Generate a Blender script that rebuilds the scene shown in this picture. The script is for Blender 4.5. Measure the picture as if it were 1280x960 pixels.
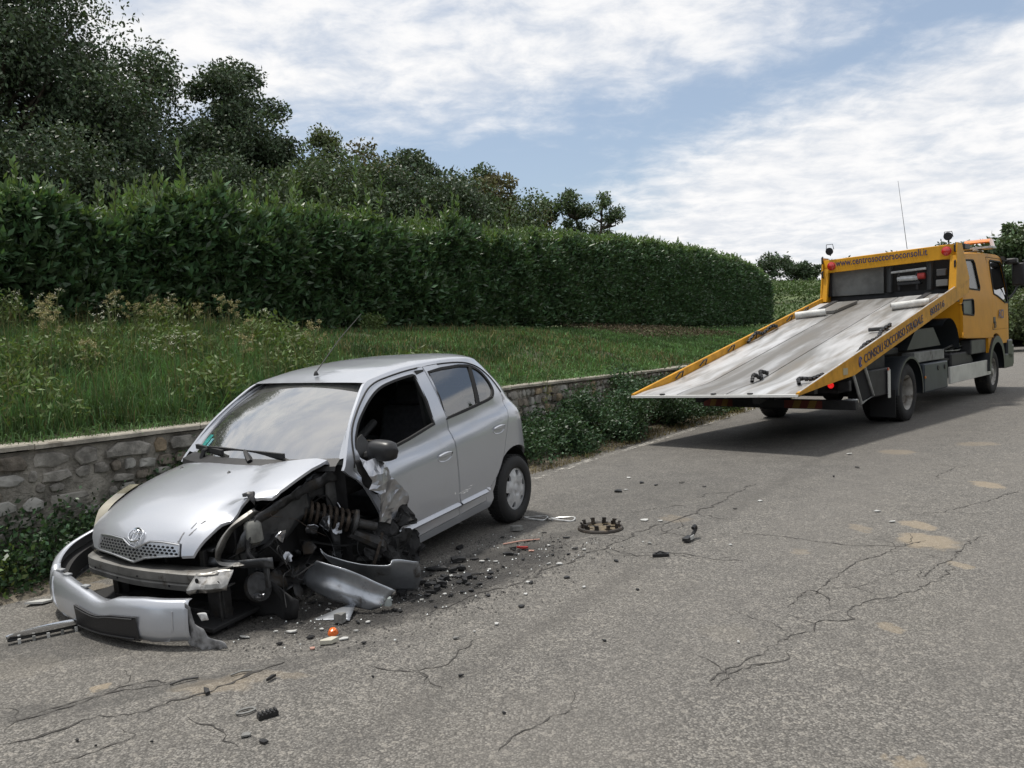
import bpy, bmesh, math, random
import numpy as np
from mathutils import Vector, Matrix, noise
from mathutils.geometry import delaunay_2d_cdt
random.seed(7); rng = np.random.default_rng(7)
for o in list(bpy.data.objects): bpy.data.objects.remove(o)
sc = bpy.context.scene; COL = sc.collection
PI = math.pi
# ------------------------------------------------------------------ camera
PITCH, CAMH, ROLL = .0575, 1.585, -.0437
cam_d = bpy.data.cameras.new('camera'); cam = bpy.data.objects.new('camera', cam_d); COL.objects.link(cam)
cam_d.sensor_width = 36; cam_d.lens = 36*1035/1280; cam_d.clip_start = .05; cam_d.clip_end = 3000
_R = Vector((1,0,0)); _U = Vector((0, math.sin(PITCH), math.cos(PITCH))); _F = Vector((0, math.cos(PITCH), -math.sin(PITCH)))
_r = _R*math.cos(ROLL) + _U*math.sin(ROLL); _u = _U*math.cos(ROLL) - _R*math.sin(ROLL)
cam.matrix_world = Matrix(((_r.x,_u.x,-_F.x,0),(_r.y,_u.y,-_F.y,0),(_r.z,_u.z,-_F.z,CAMH),(0,0,0,1)))
sc.camera = cam
sc.view_settings.view_transform = 'Standard'; sc.view_settings.look = 'None'
sc.view_settings.exposure = 0.36; sc.view_settings.gamma = 1
# ------------------------------------------------------------------ sun and sky
SUN_AZ = math.radians(-65); SUN_EL = math.radians(73)      # azimuth from +Y, negative towards -X
sd = bpy.data.lights.new('sun','SUN'); sd.energy = 2.7; sd.angle = math.radians(5); sd.color = (1.0,.955,.88)
sun = bpy.data.objects.new('sun', sd); COL.objects.link(sun)
to_sun = Vector((math.sin(SUN_AZ)*math.cos(SUN_EL), math.cos(SUN_AZ)*math.cos(SUN_EL), math.sin(SUN_EL)))
sun.rotation_euler = to_sun.to_track_quat('Z','Y').to_euler()
W = bpy.data.worlds.new('World'); sc.world = W; W.use_nodes = True
nt = W.node_tree; nt.nodes.clear()
class NT:
    """tiny node helper"""
    def __init__(s, t): s.t = t
    def n(s, typ, **kw):
        a = s.t.nodes.new(typ)
        for k, v in kw.items():
            if k.startswith('i_'):
                k2 = k[2:]; a.inputs[int(k2) if k2.isdigit() else k2.replace('_',' ')].default_value = v
            else: setattr(a, k, v)
        return a
    def l(s, a, b): s.t.links.new(a, b)
    def math(s, op, a, b=None, c=None, clamp=False):
        m = s.t.nodes.new('ShaderNodeMath'); m.operation = op; m.use_clamp = clamp
        for i, x in enumerate((a, b, c)):
            if x is None: continue
            if isinstance(x, (int, float)): m.inputs[i].default_value = x
            else: s.t.links.new(x, m.inputs[i])
        return m.outputs[0]
    def mix(s, fac, a, b, typ='MIX'):
        m = s.t.nodes.new('ShaderNodeMix'); m.data_type = 'RGBA'; m.blend_type = typ
        for sock, x in ((m.inputs[0], fac), (m.inputs[6], a), (m.inputs[7], b)):
            if isinstance(x, (int, float)): sock.default_value = x
            elif isinstance(x, tuple): sock.default_value = (*x[:3], 1)
            else: s.t.links.new(x, sock)
        return m.outputs[2]
    def ss(s, x, lo, hi, to0=0., to1=1.):
        m = s.t.nodes.new('ShaderNodeMapRange'); m.interpolation_type = 'SMOOTHSTEP'
        s.t.links.new(x, m.inputs[0])
        for i, v in zip((1,2,3,4), (lo,hi,to0,to1)): m.inputs[i].default_value = v
        return m.outputs[0]
    def noise(s, vec, scale, detail=3, rough=.5, dist=0., out=0):
        m = s.n('ShaderNodeTexNoise'); m.inputs['Scale'].default_value = scale; m.inputs['Detail'].default_value = detail
        m.inputs['Roughness'].default_value = rough; m.inputs['Distortion'].default_value = dist
        if vec is not None: s.l(vec, m.inputs['Vector'])
        return m.outputs[out]
T = NT(nt)
tc = T.n('ShaderNodeTexCoord'); sx = T.n('ShaderNodeSeparateXYZ'); T.l(tc.outputs['Generated'], sx.inputs[0])
X, Y, Z = sx.outputs
zz = T.math('ADD', T.math('MAXIMUM', Z, 0.), .16)
cx_ = T.math('DIVIDE', X, zz); cy_ = T.math('DIVIDE', Y, zz)
cv = T.n('ShaderNodeCombineXYZ'); T.l(cx_, cv.inputs[0]); T.l(cy_, cv.inputs[1])
mp = T.n('ShaderNodeMapping'); mp.inputs['Rotation'].default_value = (0,0,math.radians(-28)); mp.inputs['Scale'].default_value = (.68,1.12,1); mp.inputs['Location'].default_value = (3.1,1.7,0)
T.l(cv.outputs[0], mp.inputs[0])
n1 = T.noise(mp.outputs[0], 1.05, 8, .62, .25)
n2 = T.noise(cv.outputs[0], 6.5, 7, .62, .25)
n3 = T.noise(mp.outputs[0], 3.0, 8, .58, .35)
a_ = T.math('DIVIDE', X, T.math('ADD', T.math('ABSOLUTE', Y), .05)); a_ = T.math('MINIMUM', T.math('MAXIMUM', a_, -1.2), 1.2)
q_ = T.math('SUBTRACT', Z, T.math('ADD', .185, T.math('MULTIPLY', T.math('MAXIMUM', a_, -.05), .21)))
up_ = T.ss(q_, .0, .13); dn_ = T.math('MULTIPLY', T.ss(T.math('MULTIPLY', q_, -1.), -.02, .07), T.ss(a_, .02, .28))
bias = T.math('ADD', T.math('MULTIPLY', up_, .26), T.math('MULTIPLY', dn_, .35))
fb = T.math('ADD', T.math('MULTIPLY', n1, .42), T.math('ADD', T.math('MULTIPLY', n3, .2), T.math('MULTIPLY', n2, .38)))
cov = T.ss(T.math('ADD', fb, bias), .50, .84)
hz = T.ss(Z, .0, .17, .75, 0.)
cov = T.math('MAXIMUM', cov, hz)
sky = T.n('ShaderNodeTexSky', sky_type='NISHITA', sun_disc=False, sun_elevation=SUN_EL, sun_rotation=SUN_AZ, air_density=1.0, dust_density=1.2, ozone_density=1.0)
sh = T.ss(T.math('ADD', T.math('MULTIPLY', n2, .6), T.math('MULTIPLY', n3, .4)), .36, .62)
ccol = T.mix(sh, (6.3,6.55,7.0), (8.2,8.15,8.15))
blue = T.mix(.36, sky.outputs[0], (4.8,5.6,6.6))
col = T.mix(cov, blue, ccol)
bg = T.n('ShaderNodeBackground'); T.l(col, bg.inputs[0]); bg.inputs[1].default_value = .095
wo = T.n('ShaderNodeOutputWorld'); T.l(bg.outputs[0], wo.inputs[0])

# ------------------------------------------------------------------ materials
def M(name, col, rough=.6, metal=0., coat=0., var=None, bump=None, spec=.5, island=0., trans=0., dirt=None, dirtcol=(.1,.085,.065), aniso=None):
    """procedural material: var=(scale, amount) value mottling; bump=(scale, strength, distance); island: per-leaf variation"""
    m = bpy.data.materials.new(name); m.use_nodes = True; t = NT(m.node_tree); b = m.node_tree.nodes['Principled BSDF']
    b.inputs['Roughness'].default_value = rough; b.inputs['Metallic'].default_value = metal
    b.inputs['Coat Weight'].default_value = coat; b.inputs['Coat Roughness'].default_value = .06
    b.inputs['Specular IOR Level'].default_value = spec
    tcn = t.n('ShaderNodeTexCoord'); src = None; oc = tcn.outputs['Object']
    c = (*col[:3],)
    cur = None
    if var:
        nz = t.noise(oc, var[0], 5, .6)
        k = t.ss(nz, .3, .7)
        lo = tuple(x*(1-var[1]) for x in c); hi = tuple(min(1,x*(1+var[1])) for x in c)
        cur = t.mix(k, lo, hi)
    if dirt:
        nz = t.noise(oc, dirt[0], 7, .65, .4); k = t.ss(nz, dirt[1], dirt[1]+.18)
        cur = t.mix(k, cur if cur is not None else c, dirtcol)
        t.l(t.math('ADD', t.math('MULTIPLY', k, .35), rough, clamp=True), b.inputs['Roughness'])
    if island:
        g = t.n('ShaderNodeNewGeometry'); ri = g.outputs['Random Per Island']
        hs = t.n('ShaderNodeHueSaturation'); t.l(t.math('ADD', .5-.03*island, t.math('MULTIPLY', ri, .06*island)), hs.inputs['Hue'])
        t.l(t.math('ADD', 1-.45*island, t.math('MULTIPLY', t.math('POWER', ri, 1.5), 1.1*island)), hs.inputs['Value'])
        if cur is not None: t.l(cur, hs.inputs['Color'])
        else: hs.inputs['Color'].default_value = (*c,1)
        cur = hs.outputs[0]
    if cur is not None: t.l(cur, b.inputs['Base Color'])
    else: b.inputs['Base Color'].default_value = (*c,1)
    if bump:
        nz = t.noise(oc, bump[0], 5, .6); bp = t.n('ShaderNodeBump'); bp.inputs['Strength'].default_value = bump[1]
        bp.inputs['Distance'].default_value = bump[2] if len(bump) > 2 else .01
        t.l(nz, bp.inputs['Height']); t.l(bp.outputs[0], b.inputs['Normal'])
    if trans:
        tr = t.n('ShaderNodeBsdfTranslucent'); mx = t.n('ShaderNodeMixShader'); mx.inputs[0].default_value = trans
        if cur is not None:
            t.l(t.mix(1., cur, (1.0,1.05,.5), 'MULTIPLY'), tr.inputs[0])
        else: tr.inputs[0].default_value = (*c,1)
        t.l(b.outputs[0], mx.inputs[1]); t.l(tr.outputs[0], mx.inputs[2])
        t.l(mx.outputs[0], m.node_tree.nodes['Material Output'].inputs[0])
    return m
def glass(name, tint, base=.1, rough=0.0, refl=(1,1,1), dust_sheen=0.):
    m = bpy.data.materials.new(name); m.use_nodes = True; t = NT(m.node_tree); m.node_tree.nodes.remove(m.node_tree.nodes['Principled BSDF'])
    tr = t.n('ShaderNodeBsdfTransparent'); tr.inputs[0].default_value = (*tint,1)
    gl = t.n('ShaderNodeBsdfAnisotropic'); gl.inputs['Roughness'].default_value = rough; gl.inputs['Color'].default_value = (*refl,1)
    lw = t.n('ShaderNodeLayerWeight'); fr = t.math('ADD', base, t.math('MULTIPLY', t.math('POWER', lw.outputs['Facing'], 4.), 1-base))
    mx = t.n('ShaderNodeMixShader'); t.l(fr, mx.inputs[0]); t.l(tr.outputs[0], mx.inputs[1]); t.l(gl.outputs[0], mx.inputs[2])
    out = mx.outputs[0]
    if dust_sheen:  # dust film, made pale to stand in for reflected cloud
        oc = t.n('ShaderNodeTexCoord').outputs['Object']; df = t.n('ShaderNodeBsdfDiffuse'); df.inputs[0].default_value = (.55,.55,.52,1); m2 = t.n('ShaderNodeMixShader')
        t.l(t.math('MULTIPLY', t.ss(t.noise(oc,2.5,6,.65,.6), .3, .75, .35, 1.), dust_sheen), m2.inputs[0]); t.l(out, m2.inputs[1]); t.l(df.outputs[0], m2.inputs[2]); out = m2.outputs[0]
    t.l(out, m.node_tree.nodes['Material Output'].inputs[0]); return m

# ------------------------------------------------------------------ mesh helpers
def link(o, parent=None):
    COL.objects.link(o)
    if parent is not None: o.parent = parent
    return o
def tag(o, label=None, cat=None, group=None, kind=None):
    if label: o['label'] = label
    if cat: o['category'] = cat
    if group: o['group'] = group
    if kind: o['kind'] = kind
    return o
def empty(name, label, cat, M4=None, group=None, kind=None):
    o = bpy.data.objects.new(name, None); o.empty_display_size = .1; COL.objects.link(o)
    if M4 is not None: o.matrix_world = M4
    return tag(o, label, cat, group, kind)
class MB:
    def __init__(s): s.v = []; s.f = []
    def add(s, vs, fs, M4=None):
        b = len(s.v)
        s.v += [tuple(M4 @ Vector(p)) for p in vs] if M4 is not None else [tuple(p) for p in vs]
        s.f += [tuple(b+i for i in f) for f in fs]; return s
    def box(s, c, d, M4=None, taper=None):
        x,y,z = d[0]/2, d[1]/2, d[2]/2; tx,ty = taper or (1,1)
        v = [(-x,-y,-z),(x,-y,-z),(x,y,-z),(-x,y,-z),(-x*tx,-y*ty,z),(x*tx,-y*ty,z),(x*tx,y*ty,z),(-x*tx,y*ty,z)]
        v = [(p[0]+c[0],p[1]+c[1],p[2]+c[2]) for p in v]
        return s.add(v, [(0,3,2,1),(4,5,6,7),(0,1,5,4),(1,2,6,5),(2,3,7,6),(3,0,4,7)], M4)
    def bar(s, a, b, w, hgt, up=(0,0,1)):
        a, b = Vector(a), Vector(b); d = b-a; L = d.length; d.normalize(); sd_ = d.cross(Vector(up)); sd_.normalize(); u = sd_.cross(d)
        m = Matrix(((d.x,sd_.x,u.x,(a.x+b.x)/2),(d.y,sd_.y,u.y,(a.y+b.y)/2),(d.z,sd_.z,u.z,(a.z+b.z)/2),(0,0,0,1)))
        return s.box((0,0,0),(L,w,hgt),m)
    def tube(s, pts, r, n=8, cap=True, M4=None):
        P = [Vector(p) for p in pts]; k = len(P); R_ = r if isinstance(r,(list,tuple)) else [r]*k
        t0 = (P[1]-P[0]).normalized(); ref = Vector((0,0,1)) if abs(t0.z) < .9 else Vector((1,0,0)); nrm = (ref - t0*ref.dot(t0)).normalized()
        vs, fs = [], []
        for i in range(k):
            t_ = (P[min(i+1,k-1)]-P[max(i-1,0)])
            if t_.length < 1e-9: t_ = t0
            t_.normalize(); nrm = (nrm - t_*nrm.dot(t_)).normalized(); bn = t_.cross(nrm)
            for j in range(n):
                a = 2*PI*j/n; vs.append(P[i] + (nrm*math.cos(a)+bn*math.sin(a))*R_[i])
        for i in range(k-1):
            for j in range(n): fs.append((i*n+j, i*n+(j+1)%n, (i+1)*n+(j+1)%n, (i+1)*n+j))
        if cap: fs.append(tuple(range(n-1,-1,-1))); fs.append(tuple((k-1)*n+j for j in range(n)))
        return s.add(vs, fs, M4)
    def lathe(s, prof, n=32, M4=None, closed=False):
        """profile of (radius, height) revolved round local z"""
        vs, fs = [], []; k = len(prof)
        for (r,z) in prof:
            for j in range(n): a = 2*PI*j/n; vs.append((r*math.cos(a), r*math.sin(a), z))
        for i in range(k if closed else k-1):
            i2 = (i+1) % k
            for j in range(n): fs.append((i*n+j, i*n+(j+1)%n, i2*n+(j+1)%n, i2*n+j))
        return s.add(vs, fs, M4)
    def grid(s, rows, M4=None, close=False):
        n = len(rows[0]); vs = [p for r in rows for p in r]; fs = []
        for i in range(len(rows)-1):
            for j in range(n-1+(1 if close else 0)): j2 = (j+1) % n; fs.append((i*n+j, i*n+j2, (i+1)*n+j2, (i+1)*n+j))
        return s.add(vs, fs, M4)
    def prism(s, poly, axis, a, b, M4=None):
        """poly in the plane normal to axis (0: yz, 1: xz, 2: xy), from a to b"""
        def mk(p, w):
            if axis == 0: return (w,p[0],p[1])
            if axis == 1: return (p[0],w,p[1])
            return (p[0],p[1],w)
        n = len(poly); vs = [mk(p,a) for p in poly]+[mk(p,b) for p in poly]
        fs = [tuple(range(n)), tuple(range(2*n-1,n-1,-1))] + [(i,(i+1)%n,n+(i+1)%n,n+i) for i in range(n)]
        return s.add(vs, fs, M4)
    def build(s, name, mat, parent=None, smooth=40, bevel=0, **kw):
        me = bpy.data.meshes.new(name); me.from_pydata(s.v, [], s.f); me.validate()
        bm_ = bmesh.new(); bm_.from_mesh(me); bmesh.ops.recalc_face_normals(bm_, faces=bm_.faces); bm_.to_mesh(me); bm_.free()
        for m_ in (mat if isinstance(mat,(list,tuple)) else [mat]): me.materials.append(m_)
        if smooth:
            me.shade_smooth(); me.set_sharp_from_angle(angle=math.radians(smooth))
        o = bpy.data.objects.new(name, me); link(o, parent); tag(o, **kw)
        if bevel:
            b = o.modifiers.new('bevel','BEVEL'); b.width = bevel; b.segments = 2; b.limit_method = 'ANGLE'; b.angle_limit = math.radians(35); b.harden_normals = False
        return o
def npmesh(name, V, F, mat, parent=None, smooth=False, **kw):
    """V (n,3) float, F (m,k) int arrays -> one mesh quickly"""
    me = bpy.data.meshes.new(name); V = np.ascontiguousarray(V, dtype=np.float32); F = np.ascontiguousarray(F, dtype=np.int32); k = F.shape[1]
    me.vertices.add(len(V)); me.vertices.foreach_set('co', V.ravel())
    me.loops.add(F.size); me.loops.foreach_set('vertex_index', F.ravel())
    me.polygons.add(len(F)); me.polygons.foreach_set('loop_start', np.arange(0, F.size, k, dtype=np.int32)); me.polygons.foreach_set('loop_total', np.full(len(F), k, dtype=np.int32))
    me.update(calc_edges=True)
    if smooth: me.shade_smooth()
    me.materials.append(mat); o = bpy.data.objects.new(name, me); link(o, parent); tag(o, **kw); return o
def cr(pts, n=8, closed=False):
    """Catmull-Rom through points"""
    P = [np.array(p, float) for p in pts]; out = []; k = len(P)
    for i in range(k if closed else k-1):
        p0 = P[(i-1)%k] if (closed or i > 0) else 2*P[0]-P[1]; p1 = P[i]; p2 = P[(i+1)%k]
        p3 = P[(i+2)%k] if (closed or i < k-2) else 2*P[-1]-P[-2]
        for j in range(n):
            t = j/n; out.append(tuple(.5*((2*p1)+(-p0+p2)*t+(2*p0-5*p1+4*p2-p3)*t*t+(-p0+3*p1-3*p2+p3)*t**3)))
    if not closed: out.append(tuple(P[-1]))
    return out
def pip(px, py, poly):
    ins = np.zeros(len(px), bool); n = len(poly)
    for i in range(n):
        x1,y1 = poly[i]; x2,y2 = poly[(i+1)%n]
        if y1 == y2: continue
        c = ((y1 > py) != (y2 > py)) & (px < (x2-x1)*(py-y1)/(y2-y1)+x1); ins ^= c
    return ins
def resamp(poly, step):
    out = []; n = len(poly)
    for i in range(n):
        a, b = np.array(poly[i],float), np.array(poly[(i+1)%n],float); k = max(1, int(np.hypot(*(b-a))/step+.5))
        for j in range(k): out.append(tuple(a+(b-a)*j/k))
    return out
def patch(outer, f, holes=(), step=.04, rim=None, mb=None, asp=1.):
    """triangulated panel: 2D outline with holes, mapped by f(u,v); rim = vector or function giving the turned-in flange"""
    loops = [resamp(outer, step)] + [resamp(h, step) for h in holes]
    pts = [p for l in loops for p in l]; edges = []; b = 0
    for l in loops: n = len(l); edges += [(b+i, b+(i+1)%n) for i in range(n)]; b += n
    O = np.array(loops[0]); x0,y0 = O.min(0); x1,y1 = O.max(0)
    gx, gy = np.meshgrid(np.arange(x0+step/2, x1, step), np.arange(y0+step/2, y1, step)); gx = gx.ravel(); gy = gy.ravel()
    ok = pip(gx, gy, loops[0])
    for h_ in loops[1:]: ok &= ~pip(gx, gy, h_)
    B = np.array(pts); gx, gy = gx[ok], gy[ok]
    if len(gx):
        d = np.min((gx[:,None]-B[None,:,0])**2 + (gy[:,None]-B[None,:,1])**2, axis=1); k = d > (step*.45)**2; gx, gy = gx[k], gy[k]
    allp = [Vector(p) for p in pts] + [Vector((float(a),float(c))) for a,c in zip(gx,gy)]
    vo, eo, fo, ov, oe, of = delaunay_2d_cdt(allp, edges, [], 0, 1e-7)
    V2 = np.array([tuple(v) for v in vo]); Fa = np.array([f_ for f_ in fo if len(f_) == 3]); cen = V2[Fa].mean(1)
    ok = pip(cen[:,0], cen[:,1], loops[0])
    for h_ in loops[1:]: ok &= ~pip(cen[:,0], cen[:,1], h_)
    Fa = Fa[ok]; mb = mb or MB()
    P3 = [tuple(f(float(a),float(c))) for a,c in V2]; mb.add(P3, [tuple(int(i) for i in t) for t in Fa])
    if rim is not None:
        for l in loops:
            A = [Vector(f(*p)) for p in l]; n = len(A)
            Bq = [a + (Vector(rim(a)) if callable(rim) else Vector(rim)) for a in A]
            mb.add([tuple(p) for p in A+Bq], [(i,(i+1)%n,n+(i+1)%n,n+i) for i in range(n)])
    return mb
def fbm(x, y, z=0., s=1.): return noise.fractal(Vector((x*s,y*s,z*s)), 1.0, 2.0, 4)
def leafmesh(P, size, asp=.42, up=.3, fold=.25, seed=1, dirs=None, jitter=.35):
    """P (n,3) positions -> diamond leaves, one folded quad pair each"""
    g = np.random.default_rng(seed); n = len(P); sz = (size if np.ndim(size) else np.full(n,size))*g.uniform(1-jitter,1+jitter,n)
    d = g.normal(size=(n,3)) if dirs is None else dirs + g.normal(size=(n,3))*.45
    d[:,2] += up; d /= np.linalg.norm(d,axis=1)[:,None]+1e-9
    r = g.normal(size=(n,3)); s_ = np.cross(d,r); s_ /= np.linalg.norm(s_,axis=1)[:,None]+1e-9; nn = np.cross(s_,d)
    L = sz[:,None]; w = L*asp*.5
    a = P; c = P + d*L; m = P + d*L*.45 + nn*L*fold*.35
    l_ = m + s_*w - nn*L*fold*.25; r_ = m - s_*w - nn*L*fold*.25
    V = np.stack([a, r_, c, l_],1).reshape(-1,3); b = np.arange(n)*4
    F = np.stack([np.stack([b,b+1,b+2],1), np.stack([b,b+2,b+3],1)],1).reshape(-1,3)
    return V, F
CRACKS= [[(0.8, 3.583), (1.01, 3.812), (1.203, 3.977), (1.472, 4.193), (1.576, 4.305), (1.725, 4.319), (1.847, 4.497), (2.094, 4.674), (2.261, 4.735), (2.407, 4.817), (2.569, 4.957), (2.784, 5.257)], [(1.48, 6.262), (1.777, 6.256), (1.952, 6.157), (2.109, 5.964), (2.241, 5.854), (2.425, 5.779), (2.65, 5.715), (2.914, 5.822)], [(2.397, 8.232), (1.999, 7.696), (1.583, 7.114), (1.222, 6.721), (0.958, 6.456), (0.72, 6.134), (0.388, 5.735), (0.203, 5.544), (0.028, 5.282), (-0.1, 5.141), (-0.286, 5.04), (-0.426, 4.845), (-0.608, 4.608)], [(1.557, 4.721), (1.763, 4.805), (2.107, 5.259), (2.443, 5.534), (2.643, 5.7)], [(0.861, 5.837), (1.123, 5.753), (1.339, 5.6), (1.57, 5.472)], [(4.103, 8.062), (4.388, 8.436), (4.84, 8.808)], [(1.73, 4.538), (1.743, 4.751), (1.695, 4.815), (1.457, 4.575)], [(3.259, 6.65), (3.467, 6.723), (3.808, 6.892), (4.12, 7.08), (4.551, 7.399)], [(2.592, 5.183), (2.465, 5.005), (2.68, 5.169), (3.006, 5.557), (3.375, 5.916)], [(0.835, 3.564), (0.991, 3.744), (1.106, 3.802), (1.237, 3.86), (1.296, 3.947)], [(-2.169, 3.32), (-2.086, 3.39), (-1.893, 3.507), (-1.785, 3.554), (-1.702, 3.575), (-1.623, 3.673), (-1.466, 3.768), (-1.334, 3.924), (-1.185, 4.074)], [(-2.236, 3.43), (-2.21, 3.537), (-2.123, 3.616), (-2.049, 3.653), (-1.958, 3.802), (-1.76, 3.899), (-1.655, 3.854)], [(-1.894, 3.119), (-1.798, 3.179), (-1.73, 3.257), (-1.599, 3.372)], [(-1.472, 3.496), (-1.333, 3.4), (-1.244, 3.288), (-1.156, 3.206)], [(-0.604, 3.935), (-0.54, 3.913), (-0.459, 3.95), (-0.39, 4.005), (-0.251, 4.222), (-0.216, 4.325)], [(-0.54, 3.913), (-0.478, 3.833), (-0.463, 3.747)], [(0.649, 5.859), (0.854, 5.791), (1.06, 5.757), (1.243, 5.628)], [(-0.792, 4.012), (-0.601, 3.912), (-0.434, 3.783), (-0.349, 3.643)], [(-0.123, 3.085), (0.071, 3.331), (0.214, 3.466)], [(-2.29, 3.517), (-2.137, 3.617), (-1.901, 3.802), (-1.643, 3.91)]]
PATCHES= [(2.906, 5.829, 0.17, 0.196, 1), (3.075, 6.299, 0.086, 0.141, 1), (4.422, 7.693, 0.101, 0.173, 1), (4.582, 9.851, 0.167, 0.168, 1), (1.902, 4.183, 0.05, 0.063, 0.7), (1.361, 2.886, 0.055, 0.043, 0.8), (-1.487, 3.821, 0.18, 0.09, 0.55), (-2.019, 3.849, 0.04, 0.042, 1), (1.32, 6.843, 0.112, 0.12, 0.6), (2.816, 5.221, 0.048, 0.059, 0.8), (-1.299, 3.921, 0.24, 0.051, 0.4), (2.622, 6.278, 0.058, 0.108, 0.6), (-2.604, 4.16, 0.176, 0.158, 0.25), (1.952, 5.682, 0.064, 0.065, 0.5), (1.067, 4.228, 0.122, 0.12, 0.25), (5.739, 10.2, 0.219, 0.15, 0.6), (2.501, 10.882, 0.206, 0.153, 0.3), (-3.583, 7.612, 0.008, 0.039, 0), (-3.338, 5.528, 0.268, 0.136, 0.6), (-3.007, 5.57, 0.208, 0.089, 0.5)]
DEBRIS= [(0.027, 4.988, 0.035, 0.046, 'w'), (0.271, 5.625, 0.049, 0.08, 'w'), (0.199, 5.636, 0.028, 0.1, 'w'), (0.393, 5.08, 0.03, 0.05, 'w'), (0.047, 5.232, 0.04, 0.068, 'w'), (-0.142, 4.488, 0.032, 0.05, 'w'), (-0.355, 4.295, 0.048, 0.048, 'g'), (-0.261, 4.379, 0.022, 0.024, 'w'), (-0.168, 5.756, 0.035, 0.062, 'w'), (-0.27, 5.772, 0.028, 0.084, 'w'), (-0.468, 5.451, 0.028, 0.094, 'w'), (-0.208, 5.562, 0.032, 0.058, 'w'), (0.223, 6.134, 0.036, 0.07, 'w'), (0.473, 5.975, 0.035, 0.068, 'w'), (0.087, 5.995, 0.035, 0.09, 'o'), (0.029, 6.073, 0.049, 0.14, 'r'), (-0.048, 6.11, 0.049, 0.118, 'k'), (-0.078, 5.933, 0.119, 0.068, 'k'), (-0.447, 6.178, 0.111, 0.14, 'k'), (-0.324, 5.844, 0.047, 0.13, 'k'), (-0.203, 5.375, 0.053, 0.09, 'k'), (-0.262, 5.242, 0.042, 0.088, 'k'), (-0.394, 5.296, 0.075, 0.14, 'k'), (-0.442, 5.638, 0.067, 0.14, 'k'), (-0.579, 5.62, 0.198, 0.1, 'k'), (-0.565, 5.287, 0.075, 0.14, 'k'), (0.303, 5.299, 0.042, 0.088, 'k'), (-0.001, 4.766, 0.056, 0.072, 'k'), (-0.3, 3.805, 0.022, 0.056, 'k'), (0.418, 4.169, 0.022, 0.044, 'k'), (0.665, 5.643, 0.038, 0.081, 'k'), (0.713, 4.986, 0.024, 0.047, 'k'), (0.37, 6.354, 0.031, 0.102, 'k'), (1.303, 8.547, 0.074, 0.14, 'k'), (1.424, 8.379, 0.033, 0.134, 'k'), (1.7, 8.449, 0.033, 0.14, 'k'), (1.007, 8.128, 0.109, 0.14, 'k'), (1.087, 8.194, 0.041, 0.085, 'w'), (1.215, 8.862, 0.052, 0.097, 'w'), (1.051, 6.835, 0.087, 0.12, 'w'), (1.182, 6.78, 0.039, 0.087, 'w'), (0.97, 6.076, 0.037, 0.069, 'g'), (-0.02, 6.665, 0.132, 0.14, 's'), (1.869, 8.182, 0.023, 0.086, 'k'), (1.888, 7.108, 0.02, 0.099, 'k'), (2.189, 7.391, 0.055, 0.071, 'w'), (1.533, 5.931, 0.029, 0.046, 'w'), (2.929, 6.41, 0.051, 0.085, 'w'), (2.982, 6.784, 0.031, 0.126, 'w'), (1.078, 4.069, 0.03, 0.023, 'w'), (3.997, 9.828, 0.08, 0.13, 'w'), (3.69, 8.888, 0.04, 0.14, 'k'), (3.262, 8.436, 0.029, 0.094, 'k'), (5.193, 17.629, 0.135, 0.14, 'w'), (-1.031, 4.306, 0.123, 0.086, 'c'), (-1.099, 4.236, 0.034, 0.058, 'p'), (-1.521, 4.447, 0.04, 0.106, 'w'), (-1.278, 4.503, 0.085, 0.066, 'w'), (-1.295, 4.326, 0.044, 0.062, 'k'), (-1.151, 4.403, 0.063, 0.076, 'k'), (-0.96, 4.356, 0.081, 0.061, 'w'), (-0.917, 4.471, 0.036, 0.038, 'w'), (-0.874, 4.606, 0.038, 0.055, 'w'), (-1.118, 4.521, 0.032, 0.039, 'w'), (-0.84, 4.284, 0.034, 0.047, 'k'), (-1.459, 4.917, 0.061, 0.096, 'w'), (-1.417, 4.941, 0.034, 0.112, 'w'), (-1.85, 3.32, 0.032, 0.024, 'k'), (-1.746, 3.265, 0.014, 0.015, 'k'), (-1.147, 3.298, 0.06, 0.059, 'g'), (-1.06, 3.237, 0.066, 0.048, 'k'), (-1.473, 3.741, 0.109, 0.039, 'k'), (-1.205, 3.864, 0.095, 0.04, 'k'), (-0.72, 3.84, 0.012, 0.03, 'k'), (-1.525, 3.278, 0.01, 0.023, 'k'), (-0.094, 3.398, 0.026, 0.022, 'k'), (-3.152, 5.555, 0.085, 0.111, 'w'), (-3.095, 5.243, 0.224, 0.14, 'w'), (-2.891, 5.296, 0.113, 0.122, 'w'), (-0.558, 5.102, 0.103, 0.048, 'k'), (-0.661, 4.959, 0.069, 0.063, 'k'), (-0.715, 4.776, 0.049, 0.059, 'k'), (-0.474, 5.058, 0.036, 0.048, 'w'), (-0.64, 5.315, 0.026, 0.072, 'p'), (-0.578, 5.056, 0.061, 0.082, 'k'), (-0.508, 4.82, 0.04, 0.044, 'k'), (-0.498, 7.016, 0.071, 0.094, 'w')]
PANEL_A = [[(-1.209, 4.874, 0.3), (-1.318, 4.952, 0.17), (-1.197, 4.671, 0.01)], [(-1.034, 4.8, 0.26), (-1.129, 4.815, 0.14), (-1.102, 4.617, 0.02)], [(-0.871, 4.786, 0.19), (-0.96, 4.782, 0.09), (-1.025, 4.688, 0.02)], [(-0.73, 4.791, 0.12), (-0.812, 4.753, 0.05), (-0.861, 4.808, 0.01)]]
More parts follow.
